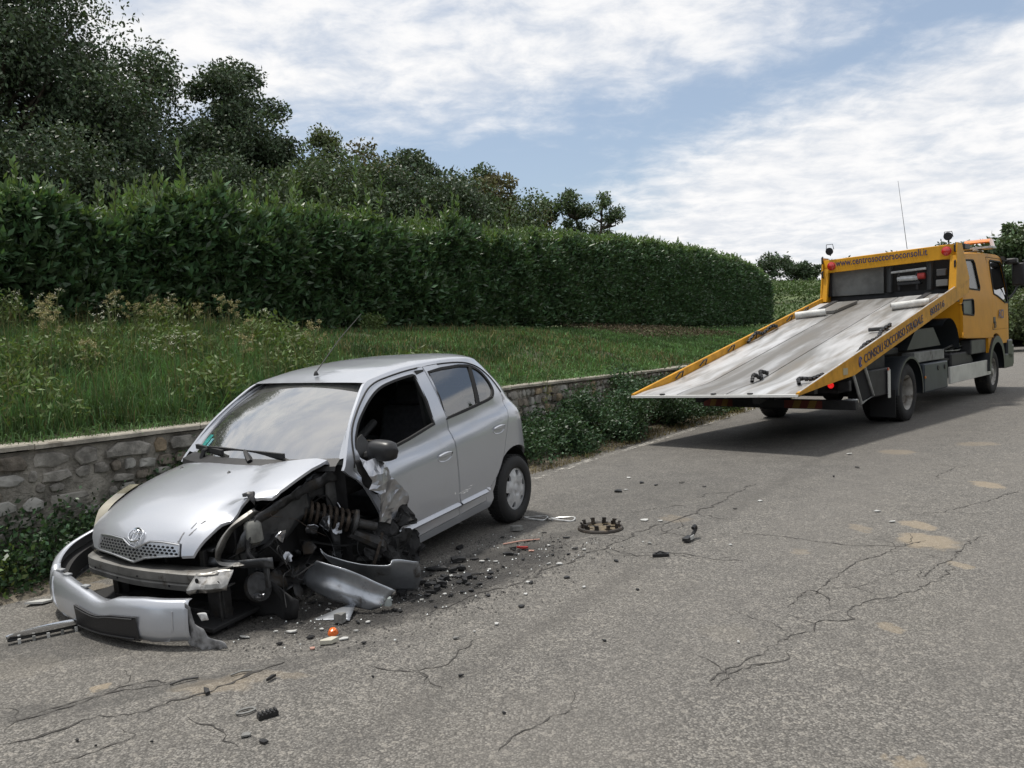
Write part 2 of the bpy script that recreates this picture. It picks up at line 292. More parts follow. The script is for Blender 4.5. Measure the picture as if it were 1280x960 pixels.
PANEL_B = [[(-1.182, 4.936, 0.36), (-1.189, 4.92, 0.34), (-1.18, 4.92, 0.33)], [(-1.141, 4.934, 0.3), (-1.157, 4.974, 0.27), (-1.142, 4.99, 0.25)], [(-0.964, 4.928, 0.24), (-0.981, 5.054, 0.18), (-0.975, 5.17, 0.1)], [(-0.8, 4.955, 0.23), (-0.849, 5.085, 0.14), (-0.874, 5.216, 0.03)], [(-0.77, 5.021, 0.24), (-0.767, 5.107, 0.13), (-0.789, 5.152, 0.02)], [(-0.627, 5.052, 0.22), (-0.62, 5.084, 0.13), (-0.647, 5.149, 0.02)]]
# ================================================================== TERRAIN AND ROAD
WP = [(-9.5,-1.5),(-6.15,2.75),(-3.66,5.87),(-2.69,7.08),(-1.45,8.75),(-.10,10.5),(1.25,12.5),(2.87,14.75),(5.2,18.1),(8.3,22.5),(14,30.5),(24,43),(40,60)]
WPs = np.array(cr(WP, 8)); _sl = np.concatenate([[0],np.cumsum(np.hypot(*np.diff(WPs,axis=0).T))]); _s0 = _sl[16]   # s = 0 at the third point
def wp(s):
    s = s+_s0; x = np.interp(s,_sl,WPs[:,0]); y = np.interp(s,_sl,WPs[:,1]); e = .15
    dx = np.interp(s+e,_sl,WPs[:,0])-np.interp(s-e,_sl,WPs[:,0]); dy = np.interp(s+e,_sl,WPs[:,1])-np.interp(s-e,_sl,WPs[:,1]); L = np.hypot(dx,dy)+1e-9
    return x, y, dx/L, dy/L
def wpt(s,t):                      # t metres to the left (behind) of the wall face
    x,y,dx,dy = wp(s); return x-dy*t, y+dx*t
def wz(s): return np.interp(s, [-6,0,2,6,11,20,40],[.96,.95,.95,.945,.90,.80,.5])
def bankz(s,t):
    u = np.clip(t/5.2,0,1); z = wz(s)-.05 + np.interp(s,[-5,2,12,22,35],[1.12,1.0,.95,.85,.9])*(u*(1.35-.35*u))/1.0
    return z + np.clip(t-5.2,0,200)*.012
def sm(x): x = np.clip(x,0,1); return x*x*(3-2*x)
mGround = M('dry_ground', (.10,.085,.06), .95, var=(1.3,.35), bump=(30,.5,.02))
mSoil = M('bank_soil', (.055,.06,.028), .95, var=(2.,.4), bump=(25,.7,.03))
# ground to the horizon
v = []; mbg = MB(); rings = [0,5,12,30,80,200,500,1500]; rows = []
for r in rings: rows.append([(r*math.cos(a*PI/24), r*math.sin(a*PI/24), -.03) for a in range(48)])
mbg.grid(rows, close=True).build('ground', mGround, kind='structure')
# bank / terrace behind the wall
S_ = np.concatenate([np.arange(-9,26,.35), np.arange(26,52,1.5)]); T_ = np.array([.20,.3,.5,.8,1.2,1.6,2.1,2.6,3.2,3.8,4.4,5.2,6,7,9,12,18,30,60,120])
rows = []
for s in S_:
    r = []
    for t in T_:
        x,y = wpt(s,min(t,8)); 
        if t > 8: x,y = x-(.834*(t-8)), y+(.552*(t-8))
        n_ = fbm(x,y,0,.9)*.07*min(1,t) if t < 20 else fbm(x,y,0,.1)*.4
        r.append((x,y,float(bankz(s,t))+n_))
    rows.append(r)
MB().grid(rows).build('grass_bank', mSoil, kind='structure')
# far rising fields on the right
def hillz(x,y): return 0.2 + 8.6*float(sm((y-42)/105.)) + fbm(x,y,0,.03)*1.2 + .35*math.floor((y-50)/16) *float(sm((y-45)/20))*.25
mField = bpy.data.materials.new('field_green'); mField.use_nodes = True; t = NT(mField.node_tree); b = mField.node_tree.nodes['Principled BSDF']; b.inputs['Roughness'].default_value = .95
tcn = t.n('ShaderNodeTexCoord'); oc = tcn.outputs['Object']; sp = t.n('ShaderNodeSeparateXYZ'); t.l(oc, sp.inputs[0])
w_ = t.math('SINE', t.math('MULTIPLY', t.math('ADD', sp.outputs[1], t.math('MULTIPLY', t.noise(oc,.05,3), 6.)), .42))
c1 = t.mix(t.ss(w_, -.4,.5), (.055,.085,.028), (.10,.135,.05)); c1 = t.mix(t.ss(t.noise(oc,.35,6,.7), .5,.7), c1, (.12,.11,.055)); t.l(c1, b.inputs['Base Color'])
rows = [[(x,y,hillz(x,y)) for x in np.linspace(-40,230,60)] for y in np.concatenate([np.arange(40,150,3.5), np.arange(150,420,20)])]
MB().grid(rows).build('field_hill', mField, kind='structure')

# road sheet
mAs = bpy.data.materials.new('asphalt'); mAs.use_nodes = True; t = NT(mAs.node_tree); b = mAs.node_tree.nodes['Principled BSDF']
tcn = t.n('ShaderNodeTexCoord'); oc = tcn.outputs['Object']
vo = t.n('ShaderNodeTexVoronoi', feature='F1'); vo.inputs['Scale'].default_value = 105; t.l(oc, vo.inputs['Vector'])
vo2 = t.n('ShaderNodeTexVoronoi', feature='F1'); vo2.inputs['Scale'].default_value = 46; t.l(oc, vo2.inputs['Vector'])
rs = t.n('ShaderNodeSeparateColor'); t.l(vo.outputs['Color'], rs.inputs[0]); rs2 = t.n('ShaderNodeSeparateColor'); t.l(vo2.outputs['Color'], rs2.inputs[0])
stone = t.math('POWER', rs.outputs[0], 2.2)
c = t.mix(stone, (.128,.121,.110), (.292,.277,.252))
c = t.mix(t.math('MULTIPLY', t.ss(rs2.outputs[1], .80, .95), .5), c, (.36,.335,.295))
c = t.mix(t.ss(vo.outputs['Distance'], .45, .75, 0., .6), c, (.032,.031,.03))
big = t.noise(oc, .55, 5, .6); mid = t.noise(oc, 3.5, 5, .65)
c = t.mix(t.ss(big, .35, .68, 0., .22), c, (.19,.175,.15)); c = t.mix(t.ss(mid, .42, .75, 0., .35), c, (.075,.072,.068))
spx = t.n('ShaderNodeSeparateXYZ'); t.l(oc, spx.inputs[0]); PX, PY = spx.outputs[0], spx.outputs[1]
wn = t.n('ShaderNodeTexNoise'); wn.inputs['Scale'].default_value = 9; wn.inputs['Detail'].default_value = 5; t.l(oc, wn.inputs['Vector'])
wsp = t.n('ShaderNodeSeparateColor'); t.l(wn.outputs['Color'], wsp.inputs[0])
WX = t.math('ADD', PX, t.math('MULTIPLY', t.math('SUBTRACT', wsp.outputs[0], .5), .16)); WY = t.math('ADD', PY, t.math('MULTIPLY', t.math('SUBTRACT', wsp.outputs[1], .5), .3))
# hairline map cracking where the surface has tired
vm = t.n('ShaderNodeVectorMath', operation='ADD'); wv = t.n('ShaderNodeTexNoise'); wv.inputs['Scale'].default_value = 3.5; wv.inputs['Detail'].default_value = 6; t.l(oc, wv.inputs['Vector']); t.l(oc, vm.inputs[0]); t.l(wv.outputs['Color'], vm.inputs[1])
for sc_, wd_, lo_ in ((1.15,.006,.50),(3.1,.010,.56)):
    ve = t.n('ShaderNodeTexVoronoi', feature='DISTANCE_TO_EDGE'); ve.inputs['Scale'].default_value = sc_; t.l(vm.outputs[0], ve.inputs['Vector'])
    k_ = t.math('MULTIPLY', t.ss(ve.outputs['Distance'], 0., wd_, 1., 0.), t.ss(t.noise(oc,.8+sc_*.3,4,.6), lo_, lo_+.10)); c = t.mix(t.math('MULTIPLY', k_, .75), c, (.045,.042,.038))
# worn sandy patches
for (x,y,rx,ry,a) in PATCHES:
    if a <= 0: continue
    dx = t.math('DIVIDE', t.math('SUBTRACT', WX, x), rx*1.1); dy = t.math('DIVIDE', t.math('SUBTRACT', WY, y), max(ry,.03)*1.1)
    e = t.math('ADD', t.math('MULTIPLY', dx, dx), t.math('MULTIPLY', dy, dy))
    c = t.mix(t.ss(e, .55, 1.5, a*.55, 0.), c, (.34,.275,.19) if a > .35 else (.26,.23,.18))
# fluid stains in the crash zone, darkened further for shadow beside the car, oil line and tyre-darkened lane
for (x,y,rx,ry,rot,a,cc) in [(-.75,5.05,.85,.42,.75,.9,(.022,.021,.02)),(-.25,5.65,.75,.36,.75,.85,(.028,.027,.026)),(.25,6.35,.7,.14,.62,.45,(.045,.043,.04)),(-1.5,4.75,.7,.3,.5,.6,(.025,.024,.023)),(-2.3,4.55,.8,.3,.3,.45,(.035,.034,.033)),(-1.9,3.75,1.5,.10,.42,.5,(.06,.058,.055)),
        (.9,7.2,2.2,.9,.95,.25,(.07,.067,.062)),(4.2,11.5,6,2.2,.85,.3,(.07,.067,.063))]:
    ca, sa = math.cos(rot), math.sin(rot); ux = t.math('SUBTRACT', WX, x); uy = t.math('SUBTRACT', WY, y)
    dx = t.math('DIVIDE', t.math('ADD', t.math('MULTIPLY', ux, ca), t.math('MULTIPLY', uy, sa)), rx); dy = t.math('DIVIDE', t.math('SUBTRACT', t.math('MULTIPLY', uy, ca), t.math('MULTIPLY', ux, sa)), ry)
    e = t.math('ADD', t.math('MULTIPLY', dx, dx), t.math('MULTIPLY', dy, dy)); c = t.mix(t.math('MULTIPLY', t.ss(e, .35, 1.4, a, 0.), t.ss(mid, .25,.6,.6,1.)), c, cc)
# polished wheel tracks following the lane, and one old darker tar strip along the middle seam
ln_ = t.math('ADD', t.math('MULTIPLY', WX, -.834), t.math('MULTIPLY', WY, .552))
for (o_,w_,a_,cc) in ((1.6,.45,.22,(.16,.15,.138)),(.1,.45,.22,(.16,.15,.138)),(2.35,.10,.35,(.085,.08,.073)),(-2.2,.5,.18,(.24,.226,.2))):
    c = t.mix(t.math('MULTIPLY', t.ss(t.math('ABSOLUTE', t.math('SUBTRACT', ln_, o_)), w_*.4, w_, a_, 0.), t.ss(big,.3,.6,.5,1.)), c, cc)
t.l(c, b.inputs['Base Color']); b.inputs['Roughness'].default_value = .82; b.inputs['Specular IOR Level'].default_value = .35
bp = t.n('ShaderNodeBump'); bp.inputs['Strength'].default_value = .75; bp.inputs['Distance'].default_value = .006
hh = t.math('SUBTRACT', t.math('MULTIPLY', rs.outputs[1], .5), vo.outputs['Distance']); t.l(hh, bp.inputs['Height']); t.l(bp.outputs[0], b.inputs['Normal'])
EDGE = [(-11,-4.2),(-8.2,-.6),(-5.7,2.7),(-3.25,5.38),(-1.7,7.15),(.14,9.35),(1.80,11.92),(3.72,14.95),(6.3,18.8),(9.3,23),(15,31),(25,43.5),(41,60)]
Lc = cr(EDGE, 6); RGT = [(14,-14),(13,-6),(12.4,0),(12.2,5),(12.6,12),(13.6,19),(16.4,25.6),(20,31),(30,43),(46,59)]; Rc = cr(RGT, 8)
def samp(C, n):
    C = np.array(C); L = np.concatenate([[0],np.cumsum(np.hypot(*np.diff(C,axis=0).T))]); q = np.linspace(0,L[-1],n); return np.stack([np.interp(q,L,C[:,0]),np.interp(q,L,C[:,1])],1)
A_, B_ = samp(Lc,90), samp(Rc,90); rows = []
for i in range(90):
    j = random.uniform(-.05,.05); d = (B_[i]-A_[i]); d = d/np.hypot(*d)
    rows.append([(*(A_[i]+d*j),.0)] + [(*(A_[i]*(1-k/8)+B_[i]*k/8), 0.) for k in range(1,9)])
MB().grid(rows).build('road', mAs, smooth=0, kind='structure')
# gravelly verge between the asphalt and the wall
mVerge = M('verge_dirt', (.15,.13,.10), .95, var=(7,.45), bump=(60,.8,.02), dirt=(3.,.52), dirtcol=(.05,.055,.03))
rows = []
for s in np.arange(-9,28,.3):
    x,y = wpt(s,.02); k = np.argmin(np.hypot(np.array(Lc)[:,0]-x, np.array(Lc)[:,1]-y)); ex,ey = Lc[k]; r = []
    for q in (0,.3,.6,.9,1.0): r.append((x*(1-q)+ex*q, y*(1-q)+ey*q, .05*(1-q)+.006*(q>0)*(q<1)+fbm(x*(1-q)+ex*q, y+q,0,3)*.012*(q<1) - (.02 if q==1 else 0)))
    rows.append(r)
MB().grid(rows).build('verge', mVerge, kind='structure')
# right hand grass shoulder far away
mGrassF = M('shoulder_grass', (.10,.13,.05), .95, var=(3,.4), bump=(12,.8,.05))
rows = []
for p in samp(Rc[16:],50): rows.append([(p[0],p[1],.002),(p[0]+.5,p[1]-.2,.06),(p[0]+3,p[1]-1.4,.12),(p[0]+14,p[1]-7,.35),(p[0]+50,p[1]-25,.9)])
MB().grid(rows).build('grass_shoulder', mGrassF, kind='structure')
# faded white edge line: broken paint lying on the asphalt
mPaint = bpy.data.materials.new('worn_road_paint'); mPaint.use_nodes = True; t = NT(mPaint.node_tree); b = mPaint.node_tree.nodes['Principled BSDF']; b.inputs['Base Color'].default_value = (.46,.44,.40,1); b.inputs['Roughness'].default_value = .8
oc = t.n('ShaderNodeTexCoord').outputs['Object']; nz = t.noise(oc, 14, 8, .75); tr = t.n('ShaderNodeBsdfTransparent'); mx = t.n('ShaderNodeMixShader')
t.l(t.ss(t.math('ADD', t.math('MULTIPLY', nz,.7), t.math('MULTIPLY', t.noise(oc,1.3,3), .3)), .46, .60), mx.inputs[0]); t.l(tr.outputs[0], mx.inputs[1]); t.l(b.outputs[0], mx.inputs[2]); t.l(mx.outputs[0], mPaint.node_tree.nodes['Material Output'].inputs[0])
LN = cr([(-.15,8.6),(.129,8.985),(1.075,10.44),(2.347,12.261),(4.022,14.902),(6.6,18.7),(9.6,22.9)], 14); rows = []
for i,(x,y) in enumerate(LN):
    d = np.array(LN[min(i+1,len(LN)-1)])-np.array(LN[max(i-1,0)]); d /= np.hypot(*d); j1, j2 = random.uniform(-.012,.012), random.uniform(-.012,.012)
    rows.append([(x-d[1]*(-.055+j1), y+d[0]*(-.055+j1), .004),(x-d[1]*(.055+j2), y+d[0]*(.055+j2), .004)])
MB().grid(rows).build('edge_line', mPaint, smooth=0, kind='structure')
# cracks: jagged dark fissures
mCrack = M('crack_dark', (.055,.051,.047), .95, var=(20,.5)); mbc = MB(); cs_ = random.Random(3)
def crack(pts, w, depth=0):
    P = cr([(*p,) for p in pts], 6); q = samp(P, max(6,int(np.hypot(*np.diff(np.array(P),axis=0).T).sum()/.03))); n = len(q); off = 0; Lq, Rq = [], []
    for i in range(n):
        d = q[min(i+1,n-1)]-q[max(i-1,0)]; d = d/(np.hypot(*d)+1e-9); off = off*.75 + cs_.gauss(0,.012); ww = w*abs(cs_.gauss(.55,.5))*min(1,i/4,(n-1-i)/4) + .0008
        px, py = q[i][0]-d[1]*off, q[i][1]+d[0]*off; Lq.append((px-d[1]*ww,py+d[0]*ww,.003)); Rq.append((px+d[1]*ww,py-d[0]*ww,.003))
        if depth == 0 and cs_.random() < .045:
            a = math.atan2(d[1],d[0])+cs_.choice((-1,1))*cs_.uniform(.5,1.3); L = cs_.uniform(.1,.5)
            crack([(px,py),(px+math.cos(a)*L*.5+cs_.uniform(-.03,.03),py+math.sin(a)*L*.5),(px+math.cos(a+.3)*L,py+math.sin(a+.3)*L)], w*.5, 1)
    mbc.grid([Lq,Rq])
for i,cpts in enumerate(CRACKS): crack(cpts, .004 if i not in (2,10) else .008)
for k in range(14):
    x, y = cs_.uniform(-2.5,7), cs_.uniform(3.2,12); a = cs_.uniform(.5,1.3); 
    crack([(x,y),(x+math.cos(a)*.4,y+math.sin(a)*.35),(x+math.cos(a+.3)*.9,y+math.sin(a-.2)*.8)], .0035, 1)
mbc.build('road_cracks', mCrack, smooth=0, kind='structure')

# ================================================================== STONE WALL
wall = empty('stone_wall', 'long low rubble stone wall with thin pale coping holding back the grass bank', 'wall', Matrix.Translation((-3.66,5.87,0)))
WI = wall.matrix_world.inverted()
mMortar = M('old_mortar', (.25,.232,.20), .95, var=(5,.45), bump=(22,1.,.035), dirt=(6,.56), dirtcol=(.07,.06,.05))
mbm = MB(); rows = []
for s in np.arange(-8,40,.12 ):
    r = []
    for k,(t_,zf) in enumerate([(0,-.05),(0,.15),(0,.3),(0,.45),(0,.6),(0,.8),(0.0,.999),(.26,.999),(.30,-.05)]):
        x,y = wpt(s, t_ + (.012+fbm(s,zf*3,2,2.8)*.05 if k < 6 else 0)); r.append((x,y,float(wz(s)-.045)*zf if zf > 0 else zf))
    rows.append(r)
mbm.grid(rows, M4=WI).build('mortar_core', mMortar, wall)
mSt = [M('stone_a', (.25,.235,.21), .9, var=(9,.4), bump=(35,.8,.015), dirt=(5,.55), dirtcol=(.11,.10,.085)), M('stone_b', (.30,.235,.16), .9, var=(7,.4), bump=(30,.8,.015), dirt=(6,.56), dirtcol=(.16,.14,.11)),
       M('stone_c', (.19,.165,.135), .9, var=(8,.5), bump=(30,.9,.02)), M('stone_d', (.335,.325,.30), .88, var=(6,.3), bump=(40,.6,.01), dirt=(7,.6), dirtcol=(.15,.13,.11))]
rs_ = random.Random(11)
def stone_geo(s0,s1,z0,z1,proud):
    """irregular boulder face between the wall coordinates given"""
    n = rs_.choice((7,8,9)); cs0, cz0 = (s0+s1)/2, (z0+z1)/2; a0 = rs_.uniform(0,6.28); R0, R1, R2 = [], [], []
    for i in range(n):
        a = 2*PI*i/n + rs_.uniform(-.25,.25) + .3; ca, sa = math.cos(a), math.sin(a); k = (abs(ca)**7+abs(sa)**7)**(-1/7.)
        u, w = ca*k*(s1-s0)/2*rs_.uniform(.80,1.0), sa*k*(z1-z0)/2*rs_.uniform(.80,1.02)
        for R, f, p in ((R0,1.,-.03),(R1,.97,proud*.6),(R2,.80,proud+rs_.uniform(-.006,.008))):
            x,y = wpt(cs0+u*f, -p); R.append((x,y,cz0+w*f))
    x,y = wpt(cs0,-(proud+.004)); vs = R0+R1+R2+[(x,y,cz0)]
    fs = [(i,(i+1)%n,n+(i+1)%n,n+i) for i in range(n)] + [(n+i,n+(i+1)%n,2*n+(i+1)%n,2*n+i) for i in range(n)] + [(2*n+i,2*n+(i+1)%n,3*n) for i in range(n)]
    return vs, fs
joined = [MB() for _ in mSt]; nst = 0
for s_lo, s_hi, wide in [(-1.6,3.8,1.), (3.8,11.2,.78), (11.2,20,1.1)]:
    z = .03; row = 0
    while z < .80:
        top = float(wz(s_lo))-.055; hr = rs_.uniform(.07,.15)
        if z+hr > top-.09 or row == 7: hr = top-z
        last = z+hr > top-.02
        s = s_lo + rs_.uniform(0,.1)
        while s < s_hi-.06:
            wst = rs_.uniform(.08,.27)*wide*(1.3 if last else 1.); 
            if rs_.random() < .15: wst *= 1.5
            e = min(s+wst, s_hi); skip = (s_lo < 0 and not last and rs_.random() < .10)
            if not skip and e-s > .05:
                tz = float(wz(s))-.055 if last else z+hr; zj = rs_.uniform(-.012,.012)*(0 if last else 1)
                if last and rs_.random() < .45: zl = z-rs_.uniform(0,.03)
                else: zl = z
                vs, fs = stone_geo(s+.008, e-.008, zl+.008+zj, tz-.004+zj, rs_.uniform(.008,.03) if s_lo < 0 and not last else rs_.uniform(.012,.04))
                mi = rs_.choice((0,0,1,2,2,3) if s_lo > 0 else (0,0,0,3,2,1) if last else (0,0,2,3))
                if nst < 298 and s < 11.2: MB().add(vs,fs,WI).build('stone', mSt[mi], wall, smooth=24); nst += 1
                else: joined[mi].add(vs,fs,WI)
            s = e
        z += hr; row += 1
        if last: break
for mi, j in enumerate(joined):
    if j.v: j.build('far_stones', mSt[mi], wall, kind='stuff')
mCop = M('coping_concrete', (.31,.285,.24), .92, var=(4,.3), bump=(25,.9,.015), dirt=(7,.57), dirtcol=(.17,.15,.12))
s = -8.
while s < 32:
    L = rs_.uniform(1.0,1.8) if s < 20 else 4.; r = []; dz = rs_.uniform(-.004,.006)
    for q in np.linspace(s+.004, s+L-.004, 8):
        j = fbm(q,0,5,3.)*.024; a = wpt(q,-.03+j); c_ = wpt(q,.25+j*.5); top = float(wz(q))+dz
        r.append([(*a,top-.038),(*a,top-.008),(*wpt(q,-.02+j),top+.002),(*wpt(q,.12),top+.004),(*c_,top),(*c_,top-.06),(*a,top-.05)])
    m_ = MB(); m_.grid(r, M4=WI); m_.f += [tuple(range(6)), tuple(range(len(m_.v)-7,len(m_.v)-1))[::-1]]
    m_.build('coping_slab', mCop, wall); s += L

# ================================================================== PLANTS
mLaurel = M('laurel_leaf', (.076,.130,.062), .36, island=.9, trans=.22, spec=.5)
mLaurelNew = M('laurel_young_leaf', (.125,.19,.07), .38, island=.6, trans=.32, spec=.5)
mTwig = M('twig_bark', (.07,.055,.035), .9, var=(12,.4))
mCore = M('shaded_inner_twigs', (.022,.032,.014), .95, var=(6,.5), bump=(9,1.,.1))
# --- hedge
hedge = empty('laurel_hedge', 'long dense dark green laurel hedge running along the top of the grass bank', 'hedge', Matrix.Translation((-4.27,13.26,1.85)))
HI = hedge.matrix_world.inverted(); HD = np.array([.552,.834]); HN = np.array([-.834,.552]); HO = np.array([-4.27,13.26])
hs = [-12,-8,-5,-3.7,-3.35,-2.9,-2.0,-1.4,0,1.7,5.4,8.2,11,15,22,27,29.3]; hzt = [3.5,3.45,3.35,3.25,3.75,3.82,3.66,3.9,3.98,4.12,4.22,4.28,4.5,4.62,4.55,4.3,3.8]
_hg = np.arange(-13,31,.1); _hv = np.interp(_hg,hs,hzt)+np.array([noise.noise(Vector((a*.75,4.,2.)))*.42+noise.noise(Vector((a*2.0,9.,2.)))*.30 for a in _hg])*np.interp(_hg,[-13,5,9,13],[1.,1.1,.7,.30])
def htop(s): return np.interp(s,_hg,_hv)-np.interp(s,[-6,0,4,12,17,24],[.06,.14,.30,.30,.16,.10])
def hbase(s): return np.interp(s,[-12,-3,0,5,10,15,22,29],[2.1,2.02,1.9,1.85,1.83,1.78,1.65,1.7])
g = np.random.default_rng(5)
def bulge(s,z): return np.array([noise.noise(Vector((a*.8,b_*1.1,3.)))*.34+noise.noise(Vector((a*2.6,b_*2.,7.)))*.17 for a,b_ in zip(s,z)])
def hp(s,t,z): return np.stack([HO[0]+HD[0]*s+HN[0]*t, HO[1]+HD[1]*s+HN[1]*t, z],1)
N = 135000; s = -12 + 41.3*g.random(N)**1.35; zf = g.random(N); z = hbase(s)-.05 + (htop(s)-hbase(s))*zf
rough_ = np.interp(s,[-12,6,12],[1.,1.,.35]); t_ = bulge(s,z)*rough_ + np.abs(g.normal(0,.10,N)) - .05 + .25*np.clip((zf-.8)/.2,0,1)**2 + .12*np.clip((.12-zf)/.12,0,1)
P = hp(s,t_,z); d_ = np.tile(np.array([-HN[0]*.7,-HN[1]*.7,.25]),(N,1))
keep = g.random(N) < .30; P = P[keep]; d_ = d_[keep]
V,F = leafmesh(P, .13, .40, .1, .25, 5, d_); npmesh('inner_foliage', V-np.array(hedge.location), F, mLaurel, hedge, kind='stuff')
NS = 15500; s = -12 + 41.3*g.random(NS)**1.4; zf = g.random(NS)**.92; z = hbase(s)+.02 + (htop(s)-hbase(s))*zf*.97; rough_ = np.interp(s,[-12,6,12],[1.,1.,.35])
t_ = bulge(s,z)*rough_ - .04 - np.abs(g.normal(0,.07,NS))*rough_ + .25*np.clip((zf-.8)/.2,0,1)**2; B0 = hp(s,t_+.14,z-.06)
ax = np.stack([-HN[0]*.75+g.normal(0,.45,NS), -HN[1]*.75+g.normal(0,.45,NS), .62+g.normal(0,.30,NS)],1); ax /= np.linalg.norm(ax,axis=1)[:,None]; Ls = g.uniform(.14,.30,NS)
KL = 9; PP, DD = [], []
rv = g.normal(size=(NS,3)); s1 = np.cross(ax,rv); s1 /= np.linalg.norm(s1,axis=1)[:,None]; s2 = np.cross(ax,s1)
for i in range(KL):
    f_ = (i+.3)/KL; an = i*2.4; PP.append(B0+ax*(Ls*f_)[:,None]); DD.append(ax*(.45+.7*f_)+(s1*math.cos(an)+s2*math.sin(an))*(1.05-.5*f_))
P = np.concatenate(PP); d_ = np.concatenate(DD)*1.7
V,F = leafmesh(P, np.tile(np.interp(s,[-12,4,10],[.155,.15,.125]),KL), .38, .0, .3, 15, d_, .25); npmesh('foliage', V-np.array(hedge.location), F, mLaurel, hedge, kind='stuff')
N = 42000; s = -12 + 41.3*g.random(N)**1.3; t_ = g.uniform(.0,1.35,N); z = htop(s) + np.array([noise.noise(Vector((a*1.7,b_*2,1.)))*.14 for a,b_ in zip(s,t_)])*np.interp(s,[6,12],[1.4,.6]) + g.normal(-.03,.05,N)
V,F = leafmesh(hp(s,t_,z), .11, .40, .7, .25, 6); npmesh('top_foliage', V-np.array(hedge.location), F, mLaurelNew, hedge, kind='stuff')
# upright young shoots on top of the hedge
Ps, Ds, mbt = [], [], MB()
for k in range(520):
    s = -12+40.5*random.random()**1.25; big_ = np.interp(s,[-4,5,9,12],[1.,1.,.55,.30]); hgt = abs(random.gauss(.17,.15))*big_*(1.4+2.2*noise.noise(Vector((s*1.3,2.,8.))))+.05; tt = random.uniform(.02,1.2)
    x0 = HO[0]+HD[0]*s+HN[0]*tt; y0 = HO[1]+HD[1]*s+HN[1]*tt; z0 = float(htop(s))-.05; lx, ly = random.gauss(0,.08), random.gauss(0,.08)
    if random.random() < .5: mbt.tube([(x0,y0,z0-.2),(x0+lx*hgt,y0+ly*hgt,z0+hgt)], .006, 4, False, HI)
    m_ = max(5,int(hgt/.022))
    for i in range(m_):
        f_ = i/m_; a = i*2.4; Ps.append((x0+lx*hgt*f_,y0+ly*hgt*f_,z0+hgt*f_)); Ds.append((math.cos(a)*.8*(1.1-f_), math.sin(a)*.8*(1.1-f_), .45+.6*f_))
V,F = leafmesh(np.array(Ps), .125, .36, .0, .3, 8, np.array(Ds)*1.6); npmesh('young_shoots', V-np.array(hedge.location), F, mLaurelNew, hedge, kind='stuff')
mbt.build('shoot_twigs', mTwig, hedge, kind='stuff')
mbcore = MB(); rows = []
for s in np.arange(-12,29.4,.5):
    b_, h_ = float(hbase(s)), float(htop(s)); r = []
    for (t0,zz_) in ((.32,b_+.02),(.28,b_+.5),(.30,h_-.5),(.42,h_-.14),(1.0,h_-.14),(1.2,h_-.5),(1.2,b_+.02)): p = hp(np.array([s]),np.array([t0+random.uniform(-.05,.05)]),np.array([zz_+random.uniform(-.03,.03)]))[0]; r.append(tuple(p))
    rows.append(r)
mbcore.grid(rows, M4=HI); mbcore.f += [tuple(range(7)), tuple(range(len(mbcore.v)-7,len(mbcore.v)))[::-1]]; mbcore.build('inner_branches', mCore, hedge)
mbs = MB()
for k in range(60):
    s = -11+40*k/60+random.uniform(-.2,.2); p0 = hp(np.array([s]),np.array([.5]),np.array([float(hbase(s))-.1]))[0]; mbs.tube([p0, p0+np.array([random.gauss(0,.1),random.gauss(0,.1),.9])], [.03,.012], 5, False, HI)
mbs.build('stems', mTwig, hedge, kind='stuff')

